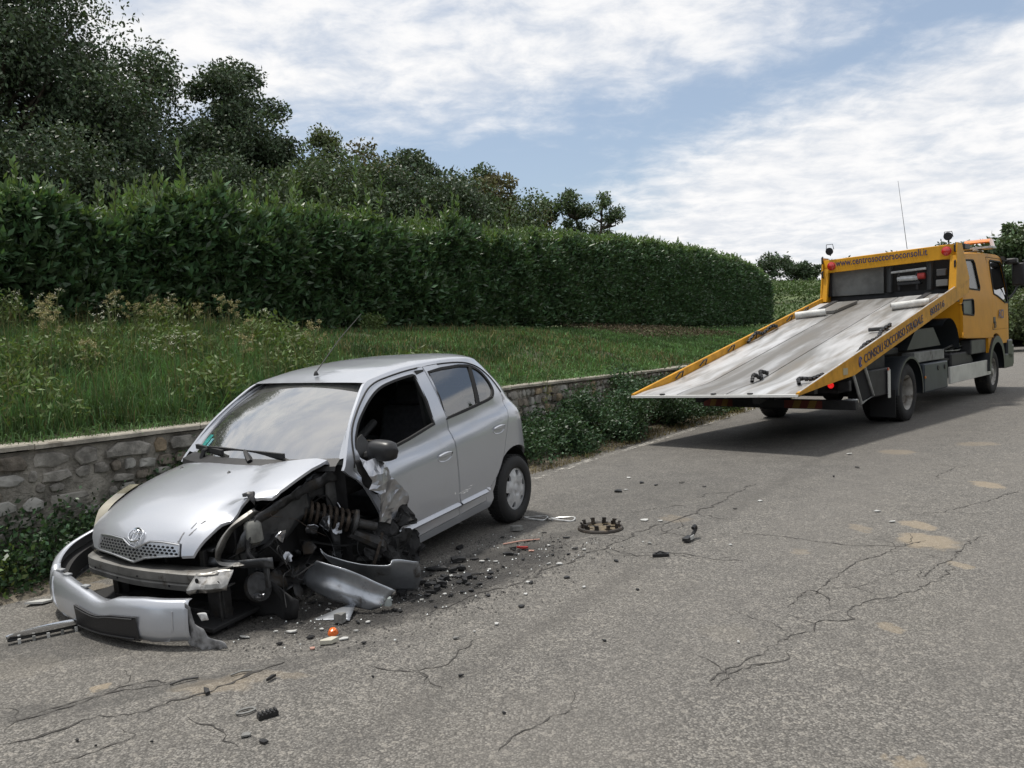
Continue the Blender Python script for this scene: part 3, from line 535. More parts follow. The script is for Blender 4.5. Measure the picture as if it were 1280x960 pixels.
# --- trees
LEAVES = {'dark': M('dark_tree_leaf',(.070,.100,.056),.5,island=.9,trans=.15,spec=.3), 'mid': M('mid_tree_leaf',(.085,.12,.058),.5,island=.9,trans=.2,spec=.3),
 'brown': M('turning_leaf',(.12,.112,.055),.6,island=.9,trans=.2,spec=.3), 'pale': M('pale_tree_leaf',(.12,.15,.075),.5,island=.8,trans=.25,spec=.3)}
mBark = M('tree_bark',(.09,.075,.055),.95,var=(9,.5),bump=(20,1.,.03))
def tree(name, label, x, y, z0, hgt, rx, nclump, nleaf, kind, leaf=.14, low=.25, sparse=1., cone=0., seed=0, group=None, cat='tree', ry=None, fat=1.):
    g = np.random.default_rng(seed+100); R_ = random.Random(seed+100); ry = ry or rx
    tr = empty(name, label, cat, Matrix.Translation((x,y,z0)), group)
    C = []
    zc = hgt*(1+low)/2; rz = hgt*(1-low)/2
    while len(C) < nclump:
        p = g.normal(size=3); p /= np.linalg.norm(p); r = g.random()**.36
        q = p*r; 
        w = 1-cone*(q[2]*.5+.5)
        C.append((q[0]*rx*w*.86, q[1]*ry*w*.86, zc+q[2]*rz*.9))
    C = np.array(C); csz = g.uniform(.5,1.1,nclump)*max(rx*.30,.35)*fat*(1 if sparse >= 1 else .8)
    mb = MB(); top = hgt*.86
    tk = [(0,0,-.2),(R_.uniform(-.1,.1),R_.uniform(-.1,.1),hgt*.3),(R_.uniform(-.25,.25),R_.uniform(-.2,.2),hgt*.6),(R_.uniform(-.2,.2),R_.uniform(-.2,.2),top)]
    tkc = cr(tk,5); r0 = hgt*.022+.03; mb.tube(tkc,[r0*(1-.9*i/(len(tkc)-1)) for i in range(len(tkc))],8)
    mb.build('trunk', mBark, tr)
    mb = MB(); TK = np.array(tkc)
    for i in range(0,nclump,1 if nclump < 60 else 2):
        c_ = C[i]; zt = max(hgt*.12, c_[2]-np.hypot(c_[0],c_[1])*.75); k = np.argmin(abs(TK[:,2]-zt)); a = TK[k]; m_ = (a*.5+c_*.5)+np.array([R_.gauss(0,.12),R_.gauss(0,.12),-.08*rx])
        mb.tube([a,m_,c_], [r0*.38,r0*.22,.008], 5, False)
    mb.build('branches', mBark, tr, kind='stuff')
    idx = g.integers(0,nclump,nleaf); off = g.normal(size=(nleaf,3)); off *= (g.random(nleaf)**.5/np.linalg.norm(off,axis=1))[:,None]
    off[:,2] *= .75; P = C[idx] + off*csz[idx][:,None]*1.25
    P[:,2] = np.maximum(P[:,2], .25)
    V,F = leafmesh(P, leaf, .5, -.05, .25, seed+3)
    npmesh('crown', V, F, LEAVES[kind], tr, kind='stuff')
    return tr
GT = 'trees rising behind the hedge'
tree('broadleaf_tree','towering dark broadleaf tree at the left edge, tallest of the row behind the hedge','' or -12.9,21,2.1,11.2,3.3,170,115000,'dark',.115,.08,seed=1,fat=1.12,group=GT)
tree('broadleaf_tree','dark tree standing left of the tallest tree beyond the left edge',-18.5,20,2.1,10.5,3.8,120,50000,'dark',.14,.08,seed=18,fat=1.15,group=GT)
tree('broadleaf_tree','broad dark tree with ragged top just right of the tallest left tree',-9.0,21.5,2.1,7.9,2.3,90,66000,'dark',.11,.08,seed=2,fat=1.1,group=GT)
tree('broadleaf_tree','dark rounded tree peaking above the windscreen of the silver car',-7.2,23.2,2.1,7.7,1.8,70,50000,'dark',.11,.08,seed=3,fat=1.1,group=GT)
tree('broadleaf_tree','lower dark tree sloping down beside the slender pale one',-6.1,23,2.1,5.6,1.25,40,20000,'dark',.11,.1,seed=4,group=GT)
tree('slender_tree','slender see-through tree with fine pale twigs rising alone above the hedge',-4.92,23.5,2.1,6.2,1.05,60,9500,'pale',.10,.15,.5,.6,seed=5,group=GT)
tree('broadleaf_tree','brownish turning tree right of the slender pale tree',-3.95,24.5,2.1,5.4,1.6,60,20000,'brown',.12,.1,seed=6,group=GT)
tree('broadleaf_tree','dark oak-like tree with a square top above the middle of the hedge',-2.4,25,2.1,5.3,1.7,60,22000,'dark',.12,.1,seed=7,group=GT)
tree('broadleaf_tree','mid green tree with a rounded crown right of the dark oak-like tree',-1.25,26,2.1,5.2,1.7,56,18000,'mid',.12,.1,.7,seed=8,group=GT)
tree('broadleaf_tree','loose brown-green tree leaning over the hedge above the car rear',-.1,25.5,2.1,4.5,1.7,50,17000,'brown',.12,.1,.7,seed=9,group=GT)
tree('slender_tree','small grey-green tree at the foot of the blue sky gap, nearest the brown-green tree',1.4,27,2.1,3.9,1.1,36,7500,'mid',.11,.1,.6,.4,seed=10,group=GT)
tree('slender_tree','tall thin feathery tree, left of the pair standing clear against the sky',2.15,27,2.1,4.5,.7,30,5000,'mid',.10,.25,.5,.3,seed=11,group=GT)
tree('slender_tree','feathery forked tree, right of the pair standing clear against the sky',3.05,27.2,2.1,4.35,.9,30,5200,'mid',.10,.25,.5,.2,seed=12,group=GT)
tree('broadleaf_tree','low dark thicket tree filling the gap between the big left trees and the hedge',-10.5,18.2,2.1,4.6,2.9,90,46000,'dark',.105,.02,seed=13,group=GT)
tree('broadleaf_tree','low dark thicket tree right above the hedge shoots near the centre left',-6.9,20.5,2.1,4.1,2.5,80,40000,'dark',.105,.02,seed=14,group=GT)
tree('broadleaf_tree','low bushy tree filling in behind the hedge left of centre',-4.3,21.2,2.1,4.6,2.3,60,26000,'mid',.105,.02,seed=15,group=GT)
tree('broadleaf_tree','low bushy tree filling in behind the hedge right above the car roof',-2.3,22.4,2.1,4.4,2.2,60,26000,'dark',.105,.02,seed=16,group=GT)
tree('broadleaf_tree','low bushy tree filling in behind the hedge at the foot of the small grey-green tree',-.2,24.2,2.1,3.9,2.1,60,24000,'mid',.105,.02,seed=17,group=GT)
# far trees on the ridge
GF = 'small distant trees on the field ridge'
for (x,y,hgt,rx,sd_,lb) in [(38.3,120,4.2,3.0,21,'round dark distant tree standing highest on the field ridge'),(35.2,124,2.6,2.6,22,'small distant tree left of the round ridge tree'),(42.5,122,2.9,2.4,23,'small distant tree just right of the round ridge tree'),(45.6,126,3.0,2.2,24,'distant tree with split top beside the truck headboard'),
    (50.5,125,3.2,3.,25,'distant dark tree showing over the banner of the truck'),(58,128,4.6,3.,26,'distant tree behind the middle of the yellow banner'),(68,126,5.4,3.4,27,'distant tree behind the right end of the yellow banner'),(31.5,122,3.0,2.6,28,'low distant tree just past the end of the hedge')]:
    tree('distant_tree',lb,x,y,hillz(x,y)-.3,hgt,rx,26,2600,'dark',.42,.1,seed=sd_,group=GF)
# trees and bushes to the right beyond the truck
GR = 'trees and bushes beyond the right side of the truck'
tree('broadleaf_tree','mid green tree showing above the cab roof behind the orange beacon',28.2,46,.4,6.7,1.9,60,14000,'mid',.26,.05,seed=31,group=GR)
tree('broadleaf_tree','leafy tree behind the cab mirror at the right edge',30.6,45,.4,6.6,2.2,60,14000,'mid',.26,.05,seed=32,group=GR)
tree('broadleaf_tree','tree hidden mostly behind the cab with its top over the roof',25.9,48,.4,5.3,1.7,50,9000,'mid',.26,.05,seed=33,group=GR)
tree('roadside_bush','pale green bush by the road edge under the cab mirror',23.2,35.5,.1,2.9,1.9,50,12000,'pale',.14,.0,seed=34,group=GR,cat='bush')
tree('roadside_bush','green bush right of the truck bumper at the photo edge',26.0,37.5,.1,3.4,2.2,50,12000,'pale',.15,.0,seed=35,group=GR,cat='bush')
tree('roadside_bush','low green bush behind the front bumper of the truck',20.8,36.5,.1,2.4,1.9,40,9000,'pale',.14,.0,seed=36,group=GR,cat='bush')
# unseen trees added behind and right of the camera to darken the car side: copies of one tree
src = tree('unseen_blocker_tree','unseen tree added out of view to darken the side of the silver car','' or 16.5,9,.0,7.6,3.2,60,9000,'dark',.34,.0,seed=40,group='unseen trees added on the near side to darken the car',fat=1.2)
for i,(x,y) in enumerate([(16.0,3.5),(15.6,-2),(15,-8),(12,-13.5),(6,-16),(0,-17),(-7,-17),(-13,-15),(20,13.5),(21,5),(19,-5)]):
    c_ = src.copy(); COL.objects.link(c_); c_.location = (x,y,0); c_.rotation_euler.z = i*1.3; k_ = .85+.35*((i*37)%10)/10; c_.scale = (k_,k_,k_)
    for ch in src.children: d_ = ch.copy(); COL.objects.link(d_); d_.parent = c_
# crop strips on the far field
g = np.random.default_rng(9); N = 60000; xx = g.uniform(8,75,N); rowy = g.choice([62,66,70,82,90,98],N); yy = rowy+g.normal(0,.5,N)+xx*.05; zz_ = np.array([hillz(a,b_) for a,b_ in zip(xx,yy)])+g.uniform(0,1.5,N)
V,F = leafmesh(np.stack([xx,yy,zz_],1), .26, .6, .2, .2, 4); npmesh('vine_rows', V, F, M('vine_leaf',(.075,.12,.035),.7,island=.6,trans=.2), kind='stuff', label='rows of green crop on the far rising field', cat='crop rows')

# --- shrubs at the foot of the wall
mIvy = M('shrub_leaf',(.055,.098,.048),.45,island=.9,trans=.2,spec=.4); mHerb = M('herb_leaf',(.125,.17,.06),.55,island=.8,trans=.25,spec=.3)
def shrub(label, s0, s1, t0, hgt, n, seed, mat=mIvy, leaf=.045, name='wall_shrub'):
    g = np.random.default_rng(seed); sc_ = (s0+s1)/2; x,y = wpt(sc_,-.3); sh = empty(name, label, 'shrub', Matrix.Translation((float(x),float(y),.0)), 'shrubs growing at the foot of the stone wall')
    nc = 34; cs_ = g.uniform(s0,s1,nc); u = (cs_-s0)/(s1-s0); env = hgt*(.45+.55*np.sin(PI*np.clip(u,.08,.92)))*g.uniform(.75,1.1,nc); cz = env*g.random(nc)**.7; ct = -g.uniform(.02,1,nc)*t0*(1-.6*(cz/hgt)**2)
    idx = g.integers(0,nc,n); off = g.normal(size=(n,3))*.095; P = np.zeros((n,3))
    X_,Y_,DX,DY = wp(cs_[idx]+off[:,0]*1.2); tt = np.minimum(ct[idx]+off[:,1], .0); P[:,0] = X_-DY*tt; P[:,1] = Y_+DX*tt; P[:,2] = np.maximum(cz[idx]+off[:,2], .01+.05*g.random(n))
    V,F = leafmesh(P, leaf, .55, .15, .25, seed, np.stack([DY*.6,-DX*.6,np.full(n,.2)],1)); npmesh('foliage', V-np.array(sh.location), F, mat, sh, kind='stuff')
    mb = MB()
    for i in range(nc): X_,Y_,DX,DY = wp(cs_[i]); mb.tube([(X_+DY*.2,Y_-DX*.2,-.02),(X_-DY*ct[i]*.8,Y_+DX*ct[i]*.8,cz[i])],[.008,.003],4,False,Matrix.Translation(-Vector(sh.location)))
    mb.build('stems', mTwig, sh, kind='stuff'); return sh
shrub('leafy dark shrub at the wall foot just behind the rear wheel of the silver car', 5.3,6.9,.75,.55,9000,41)
shrub('tall dense dark shrub covering the wall right of the silver car', 6.5,8.4,.85,.80,12000,42)
shrub('dense shrub against the wall in front of the truck bed left tip', 7.9,10.0,.8,.86,11000,43)
shrub('shrub under the left tip of the raised truck bed', 9.6,12.4,.8,.78,11000,44)
shrub('low shrub thinning out under the red and yellow bar of the truck', 12.0,15.5,.7,.5,8000,45,mHerb)
shrub('ivy-like shrub between the wall and the hood of the silver car', .75,1.75,.40,.70,3800,46)
shrub('tangled weedy shrub at the wall foot left of the silver car headlight', -.35,.95,.45,.40,5000,47)
shrub('low weedy shrub at the left edge of the photo below the wall', -2.0,-.1,.5,.28,5000,48,mHerb)
# --- grass and herbs on the bank
mGrass = M('bank_grass',(.090,.158,.058),.7,var=(1.1,.45),island=.9,trans=.25,spec=.25); mDryG = M('dry_grass',(.20,.165,.085),.8,island=.6,trans=.2,spec=.2)
def blades(name, N, sr, tr_, hl, seed, mat, w=.006, lean=.5, zfun=bankz, bias=1.):
    g = np.random.default_rng(seed); s = sr[0]+(sr[1]-sr[0])*g.random(N)**bias; t_ = g.uniform(*tr_,N); X_,Y_,DX,DY = wp(s); x = X_-DY*t_; y = Y_+DX*t_; z = zfun(s,t_)-.02
    h_ = g.uniform(hl[0],hl[1],N)*(.6+.4*g.random(N)); a = g.uniform(0,2*PI,N); ln = np.abs(g.normal(0,lean,N)); b_ = g.uniform(0,2*PI,N); ws = w*(1+g.random(N))*np.interp(y,[5,12,30],[.8,1.4,3.2])
    P0 = np.stack([x,y,z],1); sd_ = np.stack([np.cos(a),np.sin(a),0*a],1)*ws[:,None]; ld = np.stack([np.cos(b_),np.sin(b_),0*a],1)*(ln*h_)[:,None]
    mid = P0+ld*.35+np.stack([0*a,0*a,h_*.6],1); V = np.stack([P0-sd_, P0+sd_, mid-sd_*.7, mid+sd_*.7, P0+ld+np.stack([0*a,0*a,h_*np.maximum(.35,1-ln*.45)],1)],1).reshape(-1,3); k = np.arange(N)*5
    F = np.stack([np.stack([k,k+1,k+3],1),np.stack([k,k+3,k+2],1),np.stack([k+2,k+3,k+4],1)],1).reshape(-1,3); return npmesh(name, V, F, mat, kind='stuff')
tag(blades('grass', 150000, (3.2,30), (.27,5.3), (.06,.18), 1, mGrass, .004, .6, bias=1.4), 'short green grass covering the bank between the wall and the hedge', 'grass')
tag(blades('tall_grass', 120000, (-5,4.6), (.27,5.3), (.12,.42), 2, mGrass, .0035, .45), 'tall rough grass on the left part of the bank above the wall', 'grass')
tag(blades('dry_grass', 14000, (-5,13), (.25,5.4), (.07,.26), 3, mDryG, .0025, .5), 'thin straw-coloured dry grass blades mixed through the bank', 'grass')
tag(blades('coping_grass', 15000, (-4,11), (.03,.5), (.04,.20), 4, mGrass, .003, 1.1), 'fringe of grass hanging over the back of the wall coping', 'grass')
tag(blades('verge_weeds', 5000, (4.5,16), (-.95,-.3), (.02,.10), 5, mDryG, .002, .8, zfun=lambda s,t_: np.full(len(s),.03)), 'small dry weeds on the gravel verge beside the white line', 'weeds')
g = np.random.default_rng(12); N = 60000; s = g.uniform(-5,5,N); t_ = g.uniform(.3,5.2,N); X_,Y_,DX,DY = wp(s); lump = np.array([max(0,noise.noise(Vector((a*1.1,b_*1.1,0)))+.25) for a,b_ in zip(s,t_)])
P = np.stack([X_-DY*t_, Y_+DX*t_, bankz(s,t_)+g.random(N)*(.06+.55*lump)],1); V,F = leafmesh(P,.065,.34,.35,.25,12); npmesh('herbs', V, F, mHerb, kind='stuff', label='mixed leafy herbs growing through the tall grass on the left bank', cat='herbs')
N = 6000; s = g.uniform(15.5,22,N); t_ = g.uniform(2.6,5.2,N); X_,Y_,DX,DY = wp(s); P = np.stack([X_-DY*t_, Y_+DX*t_, bankz(s,t_)+g.random(N)*.18],1); V,F = leafmesh(P,.07,.3,.2,.2,13); npmesh('dead_bramble', V, F, M('dead_leaf',(.085,.062,.035),.8,island=.7,trans=.1), kind='stuff', label='brown dead bramble patch on the bank below the far hedge', cat='bramble')
tag(blades('dry_stalks', 3200, (-5,4.6), (.3,5.3), (.35,.75), 21, mDryG, .0016, .22), 'thin upright straw stalks standing in the rough left bank', 'dry grass')
# flowering weeds: individuals
mStemG = M('weed_stem',(.12,.14,.05),.7,var=(10,.3)); mHead = M('seed_head',(.34,.30,.17),.9,island=.5,trans=.2); mWhite = M('white_petal',(.62,.62,.54),.7,island=.3,trans=.2)
def weed_proto(kind, seed):
    g = np.random.default_rng(seed); hgt = 1.0; mb = MB(); tips = []
    mb.tube(cr([(0,0,0),(.02,.01,.4),(.0,.03,.75),(.03,.0,1.)],4), [.006]*13, 5, False)
    nb = 9 if kind == 0 else 7
    for i in range(nb):
        z = g.uniform(.62,.95); a = g.uniform(0,6.28); L = g.uniform(.06,.2)*(1.15-z+.3); e = (math.cos(a)*L, math.sin(a)*L, z+L*1.1); mb.tube([(.01,.01,z),e],[.003,.0015],4,False); tips.append(e)
    tips.append((.03,0,1.)); L_ = []
    for i in range(26): z = g.uniform(.05,.75); L_.append((.01,.01,z))
    V1,F1 = leafmesh(np.array(L_), .11, .2, .1, .2, seed); n_ = 30 if kind == 0 else 9
    H_ = np.repeat(np.array(tips), n_, 0) + g.normal(size=(len(tips)*n_,3))*(.018 if kind == 0 else .012); V2,F2 = leafmesh(H_, .022 if kind == 0 else .017, .7, .3, .1, seed)
    return mb, (V1,F1), (V2,F2), (mHead if kind == 0 else mWhite)
protos = [weed_proto(0,51), weed_proto(0,52), weed_proto(1,53), weed_proto(1,54)]
plabel = ['tall weed with buff seed heads standing in the rough grass of the left bank','tall weed with buff seed heads standing in the rough grass of the left bank','weed topped with tiny white daisies in the rough grass of the left bank','weed topped with tiny white daisies in the rough grass of the left bank']
pmesh = []; R_ = random.Random(5)
spots = [(R_.uniform(-2.6,4.2), R_.choice((R_.uniform(.8,4.8),R_.uniform(3.4,5.0))), R_.choice((0,1,2,3)), R_.uniform(.35,.75)) for _ in range(96)] + [(R_.uniform(-2.6,-.6), R_.uniform(2.2,4.8), R_.choice((0,1)), R_.uniform(.6,.95)) for _ in range(34)]
for i,(s,t_,k,hgt) in enumerate(spots):
    x,y = wpt(s,t_); m4 = Matrix.Translation((float(x),float(y),float(bankz(s,t_))-.03)) @ Matrix.Rotation(R_.uniform(0,6.28),4,'Z') @ Matrix.Rotation(R_.gauss(0,.08),4,'X') @ Matrix.Diagonal((.8,.8,hgt,1))
    px_ = float(640+1035*x/y); zone = 'at the far left edge' if px_ < 90 else 'left of the silver car' if px_ < 200 else 'just left of the windscreen' if px_ < 320 else 'above the windscreen' if px_ < 460 else 'above the car roof'
    lb_ = ('tall ' if hgt > .72 else 'low ' if hgt < .48 else 'knee-high ')+('weed with buff seed heads ' if k < 2 else 'weed topped with tiny white daisies ')+('close behind the wall ' if t_ < 1.6 else 'near the hedge foot ' if t_ > 3.9 else '')+zone
    e = empty('flowering_weed', lb_, 'weed', m4, 'seed-head weeds on the left bank' if k < 2 else 'white daisy weeds on the left bank')
    if len([1 for q in pmesh if q[0] == k]) == 0:
        mb,(V1,F1),(V2,F2),hm = protos[k]; a = mb.build('stem', mStemG, e); b_ = npmesh('leaves', V1, F1, mHerb, e); c_ = npmesh('flower_head', V2, F2, hm, e, kind='stuff'); b_['kind'] = 'stuff'; pmesh.append((k,[a.data,b_.data,c_.data]))
    else:
        for nm,me in zip(('stem','leaves','flower_head'), [q for q in pmesh if q[0] == k][0][1]): o_ = link(bpy.data.objects.new(nm, me), e); o_['kind'] = 'stuff'
# a bright bushy weed clump and the straggly stalk behind the wall
def clump(label, x, y, z, r, hgt, n, seed, mat):
    g = np.random.default_rng(seed); e = empty('bushy_weed', label, 'weed', Matrix.Translation((x,y,z))); P = g.normal(size=(n,3)); P *= (g.random(n)**.5/np.linalg.norm(P,axis=1))[:,None]; P = P*np.array([r,r,hgt/2])+np.array([0,0,hgt/2])
    V,F = leafmesh(P,.06,.35,.5,.2,seed); npmesh('foliage',V,F,mat,e,kind='stuff'); mb = MB()
    for i in range(7): a = i; mb.tube([(0,0,-.05),(math.cos(a)*r*.5,math.sin(a)*r*.5,hgt*.7)],.005,4,False)
    mb.build('stems', mStemG, e)
x,y = wpt(3.6,4.3); clump('yellow-green bushy weed at the foot of the hedge above the car roof', float(x),float(y),float(bankz(3.6,4.3)),.30,.5,900,61,mHerb)
x,y = wpt(1.8,4.4); clump('pale feathery weed at the foot of the hedge left of the car aerial', float(x),float(y),float(bankz(1.8,4.4)),.32,.62,900,62,mHerb)
x,y = wpt(8.3,4.6); clump('small pale weed clump against the hedge foot above the bank', float(x),float(y),float(bankz(8.3,4.6)),.25,.35,600,63,mHerb)
sx_,sy_ = wpt(6.6,-.12); e = empty('straggly_stalk','tall straggly pale weed stalk leaning up over the wall behind the car','weed',Matrix.Translation((float(sx_),float(sy_),.3))); mb = MB()
mb.tube(cr([(0,0,0),(.03,.02,.4),(.06,.05,.8),(.2,.18,1.12)],5),.005,5,False); P = []
for i in range(22): f_ = i/22; q = np.array([.03+.15*f_**2,.02+.14*f_**2,.35+.75*f_]); d = np.array([random.gauss(0,.05),random.gauss(0,.05),.05]); mb.tube([q,q+d],.002,3,False); P += [q+d]*4
mb.build('stem',mStemG,e); V,F = leafmesh(np.array(P)+np.random.default_rng(1).normal(size=(len(P),3))*.012,.03,.4,.3,.2,3); npmesh('flower_head',V,F,M('stalk_leaf',(.22,.22,.09),.8,island=.5,trans=.3),e,kind='stuff')
# ================================================================== SILVER CAR (origin: ground under rear axle, x forward, y left)
def rmat(a,b,c_): return Matrix.Rotation(a,4,'Z') @ Matrix.Rotation(b,4,'Y') @ Matrix.Rotation(c_,4,'X')
CARM = Matrix.Translation((-.734,7.384,0)) @ rmat(4.2,.066,-.003)
car = empty('wrecked_car', 'silver five-door hatchback with its front left corner torn off, standing nose down by the wall', 'car', CARM)
mPaint_ = bpy.data.materials.new('silver_paint'); mPaint_.use_nodes = True; t = NT(mPaint_.node_tree); b = mPaint_.node_tree.nodes['Principled BSDF']
oc = t.n('ShaderNodeTexCoord').outputs['Object']; fl = t.n('ShaderNodeTexVoronoi'); fl.inputs['Scale'].default_value = 900; t.l(oc, fl.inputs['Vector']); fs_ = t.n('ShaderNodeSeparateColor'); t.l(fl.outputs['Color'], fs_.inputs[0])
base = t.mix(fs_.outputs[0], (.46,.48,.525), (.53,.55,.59)); dn = t.noise(oc, 3.3, 7, .7, .3)
base = t.mix(t.ss(dn, .55, .8, 0., .22), base, (.33,.31,.28))
t.l(base, b.inputs['Base Color']); b.inputs['Metallic'].default_value = .5; t.l(t.math('ADD', .28, t.math('MULTIPLY', dn, .10)), b.inputs['Roughness']); b.inputs['Coat Weight'].default_value = .9; t.l(t.ss(dn, .35,.75,.04,.13), b.inputs['Coat Roughness'])
PAINT = mPaint_
mBlk = M('black_trim', (.018,.018,.019), .5, var=(14,.3)); mBlkR = M('black_rubber', (.014,.014,.015), .75, bump=(60,.3,.004)); mDarkM = M('dirty_dark_steel', (.045,.045,.046), .55, metal=.5, var=(9,.5), dirt=(7,.5), dirtcol=(.05,.04,.03), bump=(20,.5,.01))
mSteel = M('grey_body_steel', (.080,.083,.088), .42, metal=.7, var=(7,.35), dirt=(9,.52), dirtcol=(.04,.035,.03), bump=(14,.3,.01)); mBeam = M('bumper_beam_steel', (.20,.195,.185), .5, metal=.6, var=(5,.3), dirt=(8,.55), dirtcol=(.07,.055,.04))
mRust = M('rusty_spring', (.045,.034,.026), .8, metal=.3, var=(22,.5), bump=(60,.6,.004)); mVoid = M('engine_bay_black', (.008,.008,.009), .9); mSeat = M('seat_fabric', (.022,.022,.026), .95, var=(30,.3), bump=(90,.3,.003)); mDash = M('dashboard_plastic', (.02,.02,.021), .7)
gWind = glass('windscreen_glass', (.42,.48,.46), .50, .02, dust_sheen=.12); gSide = glass('side_window_glass', (.38,.43,.43), .20, .01, dust_sheen=.04); mChrome = M('chrome', (.75,.76,.78), .15, metal=1.)
mTorn = M('torn_silver_sheet', (.46,.47,.50), .32, metal=1., var=(9,.25), dirt=(11,.62), dirtcol=(.10,.09,.08))
def interp(x, xs, ys): return float(np.interp(x, xs, ys))
PZ = [.15,.22,.30,.36,.385,.40,.50,.62,.75,.85,.90,.945,1.0,1.05,1.10,1.20,1.30,1.38,1.44,1.50]
PYv = [.755,.785,.812,.806,.840,.824,.830,.832,.828,.824,.806,.767,.762,.760,.738,.692,.640,.594,.553,.50]
def Ys(x, z):
    k = min(1,max(0,(z-.6)/.3)); zt = z + k*.085*(x-.82)
    y = interp(zt, PZ, PYv)
    # rear corner
    xr = interp(z,[.2,.30,.60,.80,.95,1.05,1.2,1.37,1.48],[-.50,-.545,-.575,-.555,-.51,-.46,-.38,-.24,-.1]); x0 = interp(z,[.2,.9,1.1,1.4],[-.05,-.05,.15,.35])
    if x < x0: u = min(.999,(x0-x)/(x0-xr)); y *= (1-u**3.2)**.5
    if x > 1.9: u = min(.999,(x-1.9)/(3.06-1.9)); y *= (1-u**2.6)**.45
    return y
def side(sg): return lambda x,z: (x, sg*Ys(x,z), z)
RIMV = lambda sg: (lambda a: (0,-sg*.022,0))
# outlines in side view (x, z)
RAIL = cr([(2.02,.92),(1.94,1.02),(1.80,1.175),(1.60,1.325),(1.46,1.405),(1.30,1.432),(1.05,1.455),(.75,1.462),(.45,1.458),(.18,1.435),(0,1.40),(-.12,1.36),(-.2,1.30)],4)
DRIP = cr([(1.925,.90),(1.905,.97),(1.83,1.12),(1.70,1.235),(1.52,1.345),(1.38,1.395),(1.20,1.418),(.98,1.434),(.80,1.438)],4)
DRIP2 = cr([(.79,1.438),(.55,1.436),(.30,1.415),(.13,1.362),(.02,1.27),(-.03,1.15),(-.035,1.03),(0.0,.92),(.07,.76),(.15,.60),(.27,.47),(.40,.385),(.43,.31)],4)
ARCH = [(-.06+.375*math.cos(a), .30+.36*math.sin(a)) for a in np.linspace(math.radians(0),math.radians(180),22)]
fdoor = [(.835,.305),(1.40,.30),(1.60,.30),(1.65,.45),(1.73,.60),(1.82,.76),(1.89,.86)] + DRIP[0:-1] + [(.80,1.438),(.815,1.2),(.825,1.0),(.835,.6)]
rdoor = [(.43,.31),(.82,.305)][::-1] + DRIP2[::-1][:-1] + [(.785,1.438),(.80,1.2),(.812,1.0),(.822,.6)]
rdoor = [(.822,.305)] + DRIP2[::-1] + [(.800,1.2),(.812,1.0),(.820,.6)]
fwin = cr([(1.845,1.035),(1.80,1.10),(1.70,1.19),(1.52,1.295),(1.36,1.355),(1.18,1.382),(1.0,1.395),(.935,1.395)],4) + [(.955,1.2),(.985,1.035)] + [(1.30,.985),(1.60,.950),(1.84,.925)]
rwin = [(.765,1.395),(.79,1.2),(.825,1.045)] + [(.60,1.06),(.36,1.078),(.20,1.092)] + cr([(.13,1.105),(.075,1.16),(.075,1.24),(.12,1.32),(.22,1.375),(.36,1.397)],4) + [(.6,1.402)]
divx = [(.335,1.08),(.365,1.08),(.245,1.382),(.215,1.375)]
def inset(poly, k):
    A = np.array(poly); c_ = A.mean(0); n = len(A); out = []
    area = sum(A[i][0]*A[(i+1)%n][1]-A[(i+1)%n][0]*A[i][1] for i in range(n)); sg = 1 if area > 0 else -1
    for i in range(n):
        d = A[(i+1)%n]-A[(i-1)%n]; L = np.hypot(*d)+1e-9; out.append((A[i][0]-d[1]/L*k*sg, A[i][1]+d[0]/L*k*sg))
    return out
def scale_side(f, k): return lambda x,z: (f(x,z)[0], f(x,z)[1]*k, f(x,z)[2])
def pbuild(mb, name, mat, parent, **kw): return mb.build(name, mat, parent, smooth=kw.pop('smooth',35), **kw)
